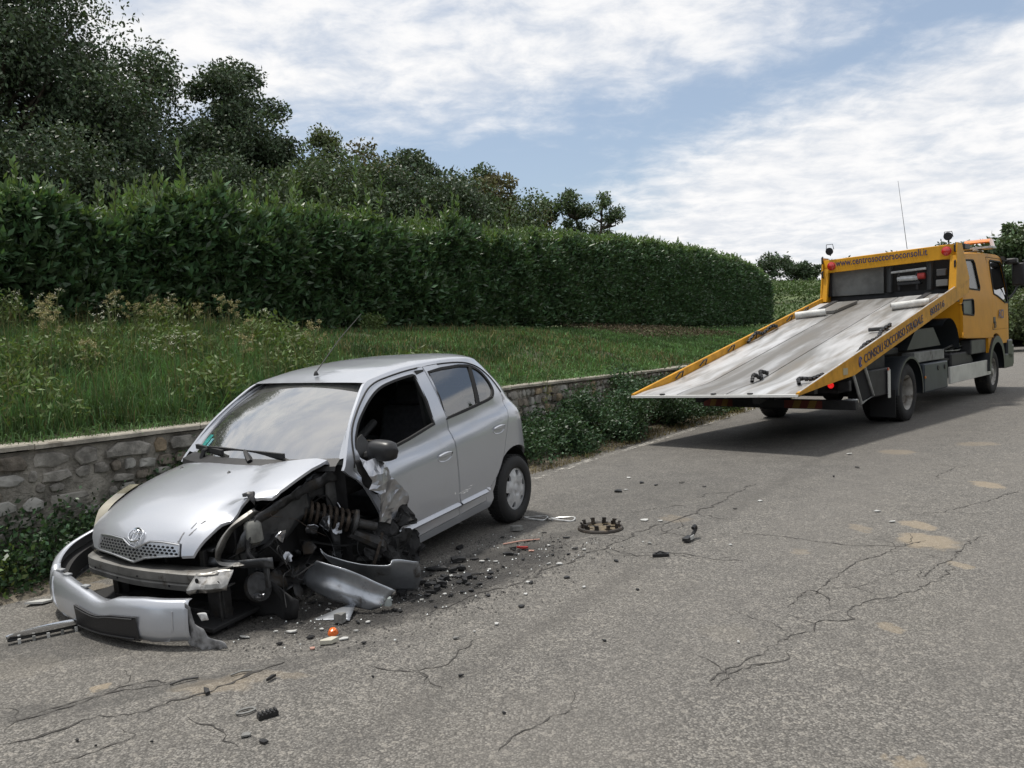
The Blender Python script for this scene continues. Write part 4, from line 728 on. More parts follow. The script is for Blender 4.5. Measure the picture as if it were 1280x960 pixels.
for sg in (1,-1):
    f = side(sg); rim = RIMV(sg)
    # body side with roof rail, pillar and rear quarter
    arch = [p for p in ARCH]
    outer = [(1.60,.235),(.36,.235),(.33,.26)] + arch + [(-.435,.27),(-.50,.30)] + [(-.535,.45),(-.548,.62),(-.53,.80),(-.487,.95),(-.44,1.05),(-.36,1.2),(-.27,1.30)] + RAIL[::-1] + [(1.93,.84),(1.86,.72),(1.78,.58),(1.70,.42),(1.645,.27)]
    if sg == 1: outer = outer
    mb = patch(outer, f, holes=[inset(fdoor,-.0045), inset(rdoor,-.0045)], step=.05, rim=rim)
    pbuild(mb, 'body_side', PAINT, car)
    d1 = pbuild(patch(fdoor, f, holes=[fwin], step=.045, rim=rim), 'front_door', PAINT, car); d2 = pbuild(patch(rdoor, f, holes=[rwin], step=.045, rim=rim), 'rear_door', PAINT, car)
    # inner black liner behind the seams
    inn = [(1.66,.26),(.45,.26),(.40,.45),(.33,.62),(-.05,.70),(-.40,.62),(-.45,.8),(-.38,1.0),(-.25,1.25)] + inset(RAIL[::-1],.0)[2:-2] + [(1.90,.82),(1.74,.58)]
    pbuild(patch(inset(inn,.02), scale_side(f,.965), holes=[inset(fwin,.0), inset(rwin,.0)], step=.09), 'inner_liner', mBlk, car)
    m_ = MB(); m_.tube([tuple(Vector(f(*p))+Vector((0,sg*.0015,0))) for p in DRIP[1:-2]+[(.86,1.4385)]],.0065,5,False); m_.tube([tuple(Vector(f(*p))+Vector((0,sg*.0015,0))) for p in DRIP2[3:22]],.0065,5,False); pbuild(m_,"door_weatherstrip",mBlkR,car,kind="stuff")
    # window gaskets
    def ringpart(poly, w, off, name, mat, par):
        A = inset(poly, -w); B2 = inset(poly, w*.9); R1 = [tuple(Vector(f(*p))+Vector((0,sg*off,0))) for p in A]; R2 = [tuple(Vector(f(*p))+Vector((0,sg*(off-.004),0))) for p in B2]; R3 = [tuple(Vector(f(*p))-Vector((0,sg*.02,0))) for p in B2]
        m_ = MB(); m_.grid([R1+[R1[0]],R2+[R2[0]],R3+[R3[0]]]); return pbuild(m_, name, mat, par)
    ringpart(fwin,.009,.0035,'window_seal',mBlkR,d1); ringpart(rwin,.011,.0035,'window_seal',mBlkR,d2)
    pbuild(patch(resamp(divx,.05), lambda x,z: (x, sg*(Ys(x,z)+.003), z), step=.05, rim=(0,-sg*.02,0)), 'window_divider', mBlkR, d2)
    g2 = [p for p in inset(rwin,-.004)]
    pbuild(patch(g2, lambda x,z: (x, sg*(Ys(x,z)-.010), z), step=.08), 'rear_window', gSide, d2)
    if sg < 0: pbuild(patch(inset(fwin,-.004), lambda x,z: (x, sg*(Ys(x,z)-.010), z), step=.08), 'front_window', gSide, d1)
    # pillar cover behind the open driver window, black sail for the mirror
    sail = [(1.845,.935),(1.70,.945),(1.70,1.0),(1.745,1.10),(1.80,1.085),(1.848,1.03)]
    pbuild(patch(sail, lambda x,z: (x, sg*(Ys(x,z)+.002), z), step=.05, rim=(0,-sg*.02,0)), 'mirror_sail', mBlk, d1)
    # handles
    for (hx,hz,dd) in ((.985,.80,d1),(.175,.855,d2)):
        cup = [(hx+.095*math.cos(a), hz-.012+.034*math.sin(a)) for a in np.linspace(0,2*PI,20)[:-1]]
        def fh(x,z,hx=hx,hz=hz): r = min(1,math.hypot((x-hx)/.095,(z-hz+.012)/.034)); return (x, sg*(Ys(x,z)+.0035-.016*(1-r*r)*(z < hz)), z)
        h_ = pbuild(patch(cup, fh, step=.018, rim=(0,-sg*.01,0)), 'handle_recess', PAINT, dd)
        m_ = MB(); rows = []
        for i in range(9):
            u = i/8; x_ = hx+.085-.17*u; zc_ = hz+.004+.006*math.sin(PI*u); w_ = .017*(.55+.45*math.sin(PI*min(1,u*1.1))); rows.append([(x_, sg*(Ys(x_,zc_)+.018*math.sin(PI*(.12+.76*u))+(.010 if abs(k) < .9 else 0)), zc_+w_*k) for k in (-1,-.6,0,.6,1)])
        pbuild(m_.grid(rows), 'door_handle', PAINT, dd)
        if dd is d1: m_ = MB(); m_.lathe([(.0,.006),(.008,.006),(.009,0)],12,Matrix.Translation((hx-.075,sg*(Ys(hx-.075,hz)+.014),hz+.004)) @ Matrix.Rotation(-sg*PI/2,4,'X')); pbuild(m_,'keyhole',mBlk,dd)
    # black sill underside
    m_ = MB(); m_.grid([[(x,sg*(Ys(x,.235)-.004),.235),(x,sg*.70,.19),(x,sg*.55,.20)] for x in np.linspace(.34,1.62,8)]); pbuild(m_,'underside',mBlkR,car)
    # wheel arch liner
    m_ = MB(); m_.grid([[(-.06+.345*math.cos(a),sg*y_,.30+.35*math.sin(a)) for y_ in (.77,.45)] for a in np.linspace(-.1,PI+.1,18)]); m_.grid([[(-.06+r*math.cos(a),sg*.45,.30+r*math.sin(a)) for r in (.0,.37)] for a in np.linspace(-.1,PI+.1,18)]); pbuild(m_,'arch_liner',mBlkR,car)
    # tail lamp
    tl = [(-.33,.97),(-.445,.99),(-.485,.86),(-.50,.74),(-.43,.73),(-.38,.85)]
    pbuild(patch(tl, lambda x,z: (x-.004, sg*(Ys(x,z)+.006), z), step=.03, rim=(0,-sg*.02,0)), 'tail_lamp', M('tail_lamp_red',(.45,.03,.02),.15,coat=1.), car)
    for xa,xb,dd in ((.85,1.60,d1),(.44,.825,d2)):
        rows = [[(x,sg*(Ys(x,z)+o_),z) for z,o_ in ((.410,-.004),(.402,.010),(.388,.015),(.368,.012),(.362,-.006))] for x in np.linspace(xa,xb,10)]; pbuild(MB().grid(rows),'door_moulding',PAINT,dd,smooth=50)
# scrape on the rear door
mScr = M('bare_scrape', (.72,.72,.72), .5, var=(60,.4))
m_ = MB()
for (x0,x1,z0,dz) in ((.87,.66,.475,.012),(.82,.70,.462,.010),(.905,.885,.49,.02),(.72,.62,.49,.007)):
    P_ = [(x0+(x1-x0)*i/7, z0+random.uniform(-.004,.004)) for i in range(8)]; m_.grid([[(x,Ys(x,z+dz*math.sin(PI*i/7)*.5)+.0015,z+dz*math.sin(PI*(i+.3)/7.6)*.5) for i,(x,z) in enumerate(P_)],[(x,Ys(x,z)+.0015,z-dz*.5*math.sin(PI*(i+.3)/7.6)) for i,(x,z) in enumerate(P_)]])
pbuild(m_,'door_scrape',mScr,car)
# roof
def railpt(x):
    R_ = np.array(RAIL); o_ = np.argsort(R_[:,0]); z = float(np.interp(x,R_[o_,0],R_[o_,1])); return z, Ys(x,z)
rows = []
for i in range(25):
    x = 1.46-1.66*i/24; z,y = railpt(x); zc_ = interp(x,[-.2,0,.3,.7,1.1,1.3,1.46],[1.445,1.472,1.493,1.500,1.480,1.452,1.415]); r = []
    for u in np.sin(np.linspace(-1,1,25)*PI/2):
        a = abs(u); q = (1-a**2.4)**.62 if a < .9999 else 0
        r.append((x+(.025*(1-a*a) if i == 0 else 0)-(.05*(1-a*a) if i == 24 else 0), u*y, z+(zc_-z)*q))
    rows.append(r)
pbuild(MB().grid(rows),'roof',PAINT,car,smooth=60)
# hatch and rear bumper (seen only from the side)
rows = []
for z in [.22,.3,.4,.5,.6,.7,.8,.9,.98,1.05,1.15,1.25,1.33,1.39,1.43]:
    xr = interp(z,[.2,.30,.60,.80,.95,1.05,1.2,1.37,1.44],[-.50,-.545,-.575,-.555,-.51,-.46,-.38,-.24,-.21]); x0 = interp(z,[.2,.9,1.1,1.4],[-.05,-.05,.15,.35]); xe = xr+.035; 
    ye = Ys(xe,z) if z < 1.36 else Ys(-.2,min(z,1.36))*.93; rows.append([(xr+.035*abs(u)**6 if abs(u) > .98 else xr+.03*u**4, u*ye, z) for u in np.linspace(-1,1,15)])
pbuild(MB().grid(rows),'tailgate',PAINT,car)
m_ = MB(); m_.grid([[(interp(z,[1.0,1.36],[-.50,-.27]),y_,z) for y_ in np.linspace(-.38,.38,6)] for z in np.linspace(1.0,1.28,5)]); pbuild(m_,'rear_screen',gSide,car)
# windscreen
def WS(a,b):   # a -1..1 across, b 0..1 up
    y = a*(.685+(.535-.685)*b); xb, xt = 2.15-.30*(y*y)/.47*.62, 1.425-.05*a*a; x = xb+(xt-xb)*b; z = .985-.012*a*a+ (1.418-.018*a*a-.985)*b; bul = math.sin(PI*b)*.035; return (x+bul*.5, y, z+bul)
wsb = [(-1,0),(1,0),(1,1),(-1,1)]
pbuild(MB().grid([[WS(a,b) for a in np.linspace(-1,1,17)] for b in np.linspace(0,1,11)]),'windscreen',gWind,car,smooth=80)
fr_ = [(-1.0,0),(1.0,0),(1.0,1.0),(-1.0,1.0)]; hol = [(-.925,.075),(.925,.075),(.95,.965),(-.95,.965)]
pbuild(patch(fr_, lambda a,b: tuple(Vector(WS(a,b))+Vector((-.006,0,-.007))), holes=[hol], step=.09),'windscreen_frit',mBlkR,car)
# gap strips between windscreen and pillars
for sg in (1,-1):
    rows = []
    for b_ in np.linspace(0,1,14):
        p = Vector(WS(sg*1.0,b_)); R_ = np.array(RAIL); k = np.argmin(np.hypot(R_[:,0]-p.x+.02, R_[:,1]-p.z)); q = Vector((R_[k][0],sg*Ys(*R_[k]),R_[k][1])); rows.append([tuple(p+Vector((-.0,-sg*.01,.004))),tuple((p*.5+q*.5)+Vector((0.004,0,.004))),tuple(q+Vector((0,0,.001)))])
    pbuild(MB().grid(rows),'pillar_trim',PAINT if 1 else mBlk,car,smooth=60)
# cowl, wipers
rows = [[(WS(a,0)[0]+dx, WS(a,0)[1]*k, WS(a,0)[2]+dz) for a in np.linspace(-1,1,15)] for dx,dz,k in ((-.01,.012,1.),(.035,-.006,1.02),(.075,-.022,1.04),(.085,-.05,1.04))]
pbuild(MB().grid(rows),'cowl',mBlk,car)
def wiper(p0, a0, b0, a1, b1):
    m_ = MB(); q0 = Vector(WS(a0,b0))+Vector((.02,0,.022)); q1 = Vector(WS(a1,b1))+Vector((.02,0,.022)); mid_ = (q0+q1)/2+Vector((0,0,.004)); P0 = Vector(p0)
    m_.tube([P0, P0*.5+mid_*.5+Vector((.01,0,.022)), mid_],[.020,.015,.010],6); w_ = pbuild(m_,'wiper_arm',mBlk,car); n_ = 10
    m_ = MB()
    for i in range(n_): a_,b__ = q0.lerp(q1,i/n_), q0.lerp(q1,(i+1)/n_); m_.bar(a_-Vector((0,0,.006)),b__-Vector((0,0,.006)),.020,.032)
    pbuild(m_,'wiper_blade',mBlkR,w_)
wiper((2.17,.10,.985),-.62,.075,.50,.035); wiper((2.10,-.44,.975),-.93,.07,-.30,.05)
# insurance sticker low in the corner of the screen
for (a0,a1,b0,b1,cc,nm) in ((-.90,-.80,.10,.23,(.02,.22,.20),'windscreen_sticker'),(-.775,-.72,.10,.19,(.12,.30,.33),'windscreen_sticker')):
    pbuild(MB().grid([[tuple(Vector(WS(a,b__))+Vector((.003,0,.003))) for a in (a0,a1)] for b__ in (b0,b1)]),nm,M('sticker',cc,.4,var=(40,.6)),car)
# aerial
m_ = MB(); m_.lathe([(.020,0),(.017,.012),(.009,.03),(.0,.036)],12,Matrix.Translation((1.36,.0,1.452))); ab = pbuild(m_,'aerial_base',mBlk,car); m_ = MB(); m_.tube([(1.36,0,1.475),(1.06,.0,1.70),(.78,.0,1.87)],[.0045,.0035,.0025],6); pbuild(m_,'aerial_rod',mBlk,ab)

# hood: H(s, y); s runs down the bonnet, y across
HS = [0,.151,.335,.521,.672,.787,.867,.973,1.034]; HX = [2.17,2.32,2.5,2.68,2.82,2.92,2.975,3.01,3.02]; HZ = [.975,.955,.92,.872,.815,.758,.70,.60,.54]
_hx = cr([(a,b_) for a,b_ in zip(HS,HX)],6); _hz = cr([(a,b_) for a,b_ in zip(HS,HZ)],6)
def H0(s,y): return (interp(s,[p[0] for p in _hx],[p[1] for p in _hx])-.3*y*y, y, interp(s,[p[0] for p in _hz],[p[1] for p in _hz])-.06*(abs(y)/.7)**3)
def Hf(s,y):
    x,y_,z = H0(s,y)
    # folded rear left corner: plane rising beyond a crease line, buckle behind the missing lamp
    d = (y-.30-.36*max(0,(.37-s))*0) ; cr1 = (y-(.26+.55*(s-.10)*(.8)))        # crease line
    if cr1 > 0 and s < .60: z += min(.075, cr1*.20)*min(1,(.62-s)/.12)*max(0,min(1,(s+.02)/.05+.4)); 
    if s > .42 and y > .40: k = math.exp(-((s-.56)/.07)**2)*min(1,(y-.40)/.12); z += .035*k; 
    if s > .45 and y > .45: z -= .02*math.sin((s-.45)*38)*min(1,(y-.45)/.1)
    z -= .010*math.exp(-((y-.02)/.30)**2)*0
    return (x,y_,z)
hood_o = [(-.02,y) for y in np.linspace(-.66,.50,12)] + [(-.03,.60),(-.015,.665)] + [(.10,.672),(.25,.665),(.40,.655),(.53,.64),(.565,.60),(.555,.55),(.60,.535),(.66,.52),(.70,.507),(.75,.49),(.79,.472),(.86,.448),(.925,.42)] + \
  [(.935,.345),(.865,.335),(.858,.20),(.862,.10),(.885,.05),(.905,0.0),(.897,-.06),(.868,-.12),(.862,-.25),(.872,-.395),(.96,-.43)] + [(.955,-.49),(.90,-.55),(.82,-.608),(.72,-.665),(.60,-.715),(.45,-.745),(.2,-.74),(.04,-.725)]
pbuild(patch(hood_o, Hf, step=.035, rim=lambda a: (-.006,0,-.016)),'hood',PAINT,car,smooth=28)
# under-hood edge strip seen dark along the torn side
pbuild(patch([(s-.015,y-.03) if y > .3 else (s,y) for s,y in hood_o], lambda s,y: tuple(Vector(Hf(s,y))+Vector((-.012,0,-.03))), step=.08),'hood_frame',mBlk,car)
for (s,y) in ((.15,-.46),(.17,.085)): m_ = MB(); p = Hf(s,y); m_.add([(.014*math.cos(a)+p[0],.011*math.sin(a)+p[1],p[2]+.001) for a in np.linspace(0,2*PI,10)[:-1]]+[(p[0],p[1],p[2]+.013)],[(i,(i+1)%9,9) for i in range(9)]); pbuild(m_,'washer_jet',mBlk,car)
# scratches in the paint by the torn lamp
m_ = MB()
for (s,y,L) in ((.72,.34,.05),(.76,.37,.03),(.80,.31,.06),(.79,.36,.025),(.85,.30,.03),(.70,.38,.03)):
    a = random.uniform(-.4,.4); m_.grid([[tuple(Vector(Hf(s+L*i/4+random.uniform(-.004,.004),y+w_+a*L*i/4))+Vector((.001,0,.0012))) for i in range(5)] for w_ in (0,random.uniform(.004,.012))])
pbuild(m_,'scratch',M('scuff_grey',(.20,.2,.21),.6,var=(80,.5)),car)
# grille: bright mesh with hexagonal openings
gl_o = [(.872,-.39)] + [(.868,-.25),(.873,-.13),(.905,-.055),(.914,0),(.893,.055),(.868,.11),(.866,.20),(.873,.325)] + [(.935,.335),(.95,.20),(.965,.09),(.995,0),(.985,-.08),(.972,-.20),(.962,-.40)]
hx_ = []
for i in range(7):
    for j in range(-13,12):
        s, y = .876+i*.0168, (j+.5*(i%2))*.0330
        h6 = [(s+.0078*math.sin(a+.52), y+.0132*math.cos(a+.52)) for a in np.linspace(0,2*PI,7)[:-1]]
        A = np.array(h6)
        big6 = [(s+.0105*math.sin(a+.52), y+.0165*math.cos(a+.52)) for a in np.linspace(0,2*PI,7)[:-1]]; Bb = np.array(big6)
        if pip(Bb[:,0],Bb[:,1],gl_o).all(): hx_.append(h6)
fG = lambda s,y: tuple(Vector(H0(s,y))+Vector((.004,0,.000)))
mGr = M('grille_silver',(.50,.51,.53),.3,metal=.85); gr = pbuild(patch(gl_o, fG, holes=hx_, step=.03, rim=lambda a: (-.018,0,-.006)),'grille',mGr,car,smooth=30)
pbuild(patch(gl_o, lambda s,y: tuple(Vector(H0(s,y))+Vector((-.03,0,-.004))), step=.08),'grille_backing',mVoid,gr)
m_ = MB(); L_ = [Vector(H0(*p))+Vector((.006,0,.001)) for p in resamp(gl_o,.03)]; m_.tube(L_+[L_[0]],.0055,6,False); pbuild(m_,'grille_frame',mGr,gr)
# emblem: three crossing ovals
ep = Vector(H0(.845,-.02)); en = Vector((.72,0,.62)).normalized(); ex = Vector((0,1,0)); ey = en.cross(ex); 
def oval(cx,cz,rx,rz,r): return [tuple(ep+en*.012+ex*(cx+rx*math.cos(a))+ey*(cz+rz*math.sin(a))) for a in np.linspace(0,2*PI,29)]
m_ = MB()
for q in ((0,0,.058,.040,.0058),(0,.0215,.034,.0145,.0042),(0,-.0035,.0155,.033,.0042)): m_.tube(oval(*q),q[4],6,False)
pbuild(m_,'emblem',mChrome,car,kind='stuff')
# right headlamp
f = side(-1); hl = [(2.44,.865),(2.60,.835),(2.74,.775),(2.83,.69),(2.875,.60),(2.885,.53),(2.80,.50),(2.70,.52),(2.60,.60),(2.50,.72)]
pbuild(patch(inset(hl,.004), lambda x,z: (x+.02,-(Ys(x,z)+.028),z), step=.04, rim=(-.02,.07,0)),'headlamp',M('yellowed_lamp_plastic',(.30,.275,.21),.18,metal=.25,coat=1.,var=(6,.35),dirt=(9,.6),dirtcol=(.2,.17,.11)),car)
# right front fender
fe = [(1.955,.30),(1.955,.60),(1.97,.85),(2.2,.835),(2.42,.80),(2.48,.72),(2.59,.59),(2.69,.505),(2.80,.47),(2.76,.40)] + [(2.37+.36*math.cos(a),.30+.36*math.sin(a)) for a in np.linspace(0,PI,16)] 
pbuild(patch(fe, f, step=.05, rim=(0,.02,0)),'right_fender',PAINT,car)
# fill between hood edge and fender/lamp
# ---- wheels
mRub = M('tyre_rubber',(.022,.022,.023),.78,bump=(50,.4,.004),dirt=(6,.6),dirtcol=(.07,.06,.05)); mCap = M('hubcap_silver',(.58,.59,.61),.4,metal=.3,var=(8,.2),dirt=(9,.62),dirtcol=(.16,.14,.12)); mRimS = M('steel_rim_black',(.02,.02,.02),.6)
def tyre_prof(R,r,w): return [(r,-w/2+.01),(r+.01,-w/2),(R-.055,-w/2-.006),(R-.02,-w/2+.006),(R-.004,-w/2+.028),(R,-w/2+.05),(R,w/2-.05),(R-.004,w/2-.028),(R-.02,w/2-.006),(R-.055,w/2+.006),(r+.01,w/2),(r,w/2-.01)]
def carwheel(x,y,z,sg,cap=True,tilt=0):
    m4 = Matrix.Translation((x,y,z)) @ Matrix.Rotation(tilt,4,'X') @ Matrix.Rotation(-sg*PI/2,4,'X')     # local z -> outward
    w_ = pbuild(MB().lathe(tyre_prof(.288,.178,.165),44,m4),'wheel',mRub,car,smooth=50)
    m_ = MB(); 
    for k in range(44):      # tread blocks
        a = 2*PI*k/44
        for zz_ in (-.045,0,.045): m_.box((.2885*math.cos(a),.2885*math.sin(a),zz_),(.006,.030,.036),m4 if 0 else m4 @ Matrix.Rotation(0,4,'Z') @ Matrix.Identity(4)) if 0 else m_.add([tuple(Matrix.Rotation(a,4,'Z')@Vector((.289+dx,dy,zz_+dz))) for dx,dy,dz in [(0,-.014,-.018),(.004,-.012,-.016),(.004,.012,-.016),(0,.014,-.018),(0,-.014,.018),(.004,-.012,.016),(.004,.012,.016),(0,.014,.018)]],[(1,2,6,5),(0,1,5,4),(2,3,7,6),(0,3,2,1),(4,5,6,7)],m4)
    m_.build('tread',mRub,w_,smooth=0,kind='stuff')
    pbuild(MB().lathe([(.02,.0),(.17,-.01),(.182,.04),(.182,.078)],36,m4),'rim',mRimS,w_)
    if cap:
        holes = []
        for k in range(6):
            a0 = 2*PI*k/6+.2; holes.append([(r_*math.cos(a0+da), r_*math.sin(a0+da)) for r_,da in ((.158,-.20),(.163,0),(.158,.20),(.128,.155),(.108,.0),(.128,-.155))])
        def fc(u,v): 
            r = math.hypot(u,v); a = math.atan2(v,u); sp_ = .5+.5*math.cos(6*(a-.2+PI/6)*1.0); z_ = .058+.020*(1-(r/.182)**2)+.008*sp_*max(0,1-abs(r-.10)/.07) - .010*math.exp(-((r-.045)/.014)**2); return tuple(m4 @ Vector((u,v,z_)))
        oc_ = [(.183*math.cos(a),.183*math.sin(a)) for a in np.linspace(0,2*PI,49)[:-1]]
        nrm = (m4.to_3x3() @ Vector((0,0,-.02)))
        pbuild(patch(oc_, fc, holes=holes, step=.013, rim=lambda a: nrm),'hubcap',mCap,w_,smooth=45)
    return w_
carwheel(-.055,.745,.285,1); carwheel(-.055,-.745,.285,-1,False); carwheel(2.37,-.72,.285+.13,-1,False)
# ---- interior
m_ = MB()
def rbox(c,d,name,mat,M4=None,bev=.04,par=None): m_ = MB(); m_.box(c,d,M4); return m_.build(name,mat,par or car,smooth=60,bevel=bev)
for sy in (.36,-.36):
    rbox((1.12,sy,.50),(.50,.46,.20),'front_seat_base',mSeat); st = rbox((0,0,.30),(.15,.46,.60),'front_seat_back',mSeat,Matrix.Translation((.90,sy,.55)) @ Matrix.Rotation(-.30,4,'Y')); rbox((0,0,.70),(.10,.25,.19),'headrest',mSeat,Matrix.Translation((.90,sy,.55)) @ Matrix.Rotation(-.28,4,'Y'),par=car)
rbox((.05,0,.52),(.45,1.15,.20),'rear_seat_base',mSeat); rbox((0,0,.25),(.14,1.15,.5),'rear_seat_back',mSeat,Matrix.Translation((-.12,0,.55)) @ Matrix.Rotation(-.25,4,'Y'))
for sy in (.33,-.33): rbox((-.27,sy,1.10),(.08,.24,.13),'rear_headrest',mSeat,bev=.03)
rbox((1.80,0,.80),(.36,1.30,.20),'dashboard',mDash,bev=.06); rbox((2.0,0,.86),(.30,1.25,.10),'dashboard_top',mDash,bev=.03); rbox((.9,0,.30),(2.1,1.40,.06),'cabin_floor',mDash,bev=.01)
m_ = MB(); sw = Matrix.Translation((1.50,.36,.92)) @ Matrix.Rotation(-1.1,4,'Y'); m_.tube([tuple(sw @ Vector((.18*math.cos(a),.18*math.sin(a),0))) for a in np.linspace(0,2*PI,25)],.013,8,False); m_.tube([tuple(sw@Vector((-.17,0,0))),tuple(sw@Vector((.17,0,0)))],.012,6); m_.tube([tuple(sw@Vector((0,0,0))),tuple(sw@Vector((0,0,.35)))],.03,8); pbuild(m_,'steering_wheel',mDash,car)
m_ = MB(); m_.box((1.53,0,1.335),(.03,.22,.065)); m_.build('rear_view_mirror',mDash,car,bevel=.01)
# belt strap and B pillar inner
m_ = MB(); m_.bar((.80,.60,1.34),(.86,.70,.55),.045,.006,(0,1,0)); pbuild(m_,'seat_belt',M('grey_webbing',(.16,.16,.165),.8),car)
m_ = MB(); m_.bar((.86,.56,1.42),(.90,.735,.45),.10,.03,(0,1,0)); m_.bar((.86,-.56,1.42),(.90,-.735,.45),.10,.03,(0,1,0)); pbuild(m_,'pillar_lining',mBlk,car,kind='stuff')
m_ = MB(); m_.grid([[(x,y_,interp(x,[0,.7,1.4],[1.43,1.45,1.385])) for y_ in (-.5,.5)] for x in (0,.3,.7,1.1,1.35)]); pbuild(m_,'headlining',M('headlining',(.10,.10,.095),.95),car)
# ---- left door mirror
rows = []; mc = Vector((1.80,.915,1.010))
for i in range(9):
    u = -1+2*i/8; r = []; rr = (1-abs(u)**3.2)**.38 if abs(u) < 1 else .02
    for a in np.linspace(0,2*PI,21)[:-1]:
        ca, sa = math.cos(a), math.sin(a); k = (abs(ca)**3+abs(sa)**3)**(-1/3.); r.append(tuple(mc+Vector((.065*sa*k*rr*(1.1 if sa > 0 else .55), .120*u, .070*ca*k*rr*(1-.10*u)))))
    rows.append(r)
mm = MB().grid(rows,close=True); mm.f += [tuple(range(20)), tuple(range(len(mm.v)-20,len(mm.v)))[::-1]]; mi_ = pbuild(mm,'door_mirror',M('mirror_shell',(.022,.022,.024),.38,bump=(120,.15,.002)),car,smooth=60)
m_ = MB(); m_.tube([(1.785,.765,.965),(1.79,.81,.975),(1.80,.85,.99)],[.035,.03,.026],8); pbuild(m_,'mirror_arm',mBlk,mi_)


# ---- front structure and damage
R_ = random.Random(21)
def sheet(poly, f, step, amp, seed, name, mat, par=None, freq=9., smooth=18, thick=.004):
    par = par or car
    def g_(u,v): p = Vector(f(u,v)); nv = noise.noise_vector(Vector((u*freq,v*freq,seed*3.1))); n2_ = noise.noise_vector(Vector((u*freq*2.7,v*freq*2.7,seed*1.7))); return tuple(p+nv*amp+n2_*amp*.45)
    o = patch(poly, g_, step=step).build(name,mat,par,smooth=smooth); so = o.modifiers.new('thickness','SOLIDIFY'); so.thickness = thick; return o
# bumper reinforcement beam: U channel, curved
bc = cr([(2.83,-.60),(2.95,-.52),(3.00,-.30),(3.03,0),(3.02,.25),(2.99,.48),(2.93,.60)],5); rows = []
for i,(x,y) in enumerate(bc): d = .006*math.sin(i*1.3); rows.append([(x-.10,y,.555),(x,y,.552+d*.3),(x+.012,y,.546),(x+.014,y,.50),(x+.004,y,.49),(x+.014,y,.482),(x+.012,y,.452),(x,y,.446),(x-.10,y,.45)])
o = MB().grid(rows).build('bumper_beam',mBeam,car,smooth=30); so = o.modifiers.new('thickness','SOLIDIFY'); so.thickness = .006
for (y,z,r) in ((-.40,.50,.007),(-.15,.475,.006),(.05,.51,.006),(.30,.475,.007)): m_ = MB(); x = float(np.interp(y,[p[1] for p in bc],[p[0] for p in bc])); m_.lathe([(0,.0),(r,0.),(r,-.004)],12,Matrix.Translation((x+.0175,y,z))@Matrix.Rotation(PI/2,4,'Y')); pbuild(m_,'beam_hole',mVoid,car)
# right end of beam: bright crumpled bracket with holes
sheet([(.47,.445),(.66,.462),(.665,.555),(.60,.56),(.49,.552)], lambda y,z: (3.035-(y-.47)*.62+.03*math.sin((z-.44)*40),y,z), .022, .010, 5, 'beam_end', M('bright_bent_steel',(.42,.41,.39),.38,metal=.8,var=(12,.4),dirt=(10,.56),dirtcol=(.09,.07,.05)), None, 12.)
for (y,z) in ((.52,.525),(.515,.468),(.615,.50)): m_ = MB(); m_.lathe([(0,.0),(.014,0.),(.014,-.004)],12,Matrix.Translation((3.052-(y-.47)*.62,y,z))@Matrix.Rotation(PI/2,4,'Y')); pbuild(m_,'beam_hole',mVoid,car)
# radiator support panel, dark grille void, radiator, cross tubes
m_ = MB(); m_.box((2.62,0,.50),(.06,1.02,.46)); pbuild(m_,'radiator',M('radiator_fins',(.025,.027,.028),.6,metal=.4,bump=(140,.8,.004)),car)
m_ = MB(); m_.box((2.80,-.02,.635),(.10,.98,.022)); m_.bevel = 0; m_.build('upper_crossmember',mSteel,car,bevel=.006)
for y,x_,w_ in ((-.44,2.84,.05),(-.05,2.90,.035),(.40,2.86,.04),(.11,2.88,.012)): m_ = MB(); m_.box((x_,y,.56),(.03,w_,.16)); m_.build('grille_strut',mDarkM,car,bevel=.004)
m_ = MB(); m_.tube([(2.86,-.58,.57),(2.90,-.50,.60),(2.92,-.42,.58)],.028,8); pbuild(m_,'horn',mSteel,car)
m_ = MB(); m_.box((2.80,0,.245),(.10,.95,.05)); m_.box((2.84,.47,.30),(.06,.13,.26)); m_.box((2.90,.545,.33),(.015,.012,.24)); m_.build('lower_crossmember',mDarkM,car,bevel=.005,kind='stuff')
m_ = MB(); m_.box((2.80,-.47,.30),(.08,.05,.26)); m_.build('lower_strut',mDarkM,car,bevel=.004)
m_ = MB(); m_.box((2.74,-.06,.235),(.52,1.28,.03)); m_.build('undertray',mBlkR,car,bevel=.008)  # black tray added so the gap behind the bumper reads dark
m_ = MB(); m_.grid([[(2.60+.10*k,-.80+.10*k*k,z) for z in (.24,.40,.56)] for k in (0,1,2)]+[[(2.82,-.45,z) for z in (.24,.40,.56)]]); pbuild(m_,'gap_shade_panel',mBlkR,car)  # black sheet put in as shade where the road showed through
# engine bay: floor shadow box, engine block, battery, reservoir, hoses
m_ = MB(); m_.box((2.32,-.15,.55),(.50,.75,.42)); m_.build('engine_block',mDarkM,car,bevel=.03)
m_ = MB(); m_.box((2.30,.05,.30),(.70,1.05,.12)); m_.build('subframe',mDarkM,car,bevel=.03)
m_ = MB(); m_.box((2.60,.36,.64),(.16,.22,.17)); m_.build('battery',M('battery_case',(.03,.03,.032),.5),car,bevel=.01)
m_ = MB(); m_.lathe([(0,.07),(.035,.07),(.05,.05),(.055,-.05),(.03,-.07),(0,-.07)],16,Matrix.Translation((2.66,.60,.70))); pbuild(m_,'washer_tank',M('dirty_clear_plastic',(.17,.17,.155),.5,var=(9,.4)),car)
for k in range(9):
    y0 = R_.uniform(.30,.62); m_ = MB(); m_.tube(cr([(2.50,y0-.05,.74),(2.66,y0+R_.uniform(-.05,.06),.70+R_.uniform(-.04,.06)),(2.74,y0+R_.uniform(-.07,.07),.60),(2.70,y0+R_.uniform(-.1,.1),.52)],6),R_.choice((.006,.008,.013)),6); pbuild(m_,'hose',mBlkR,car)
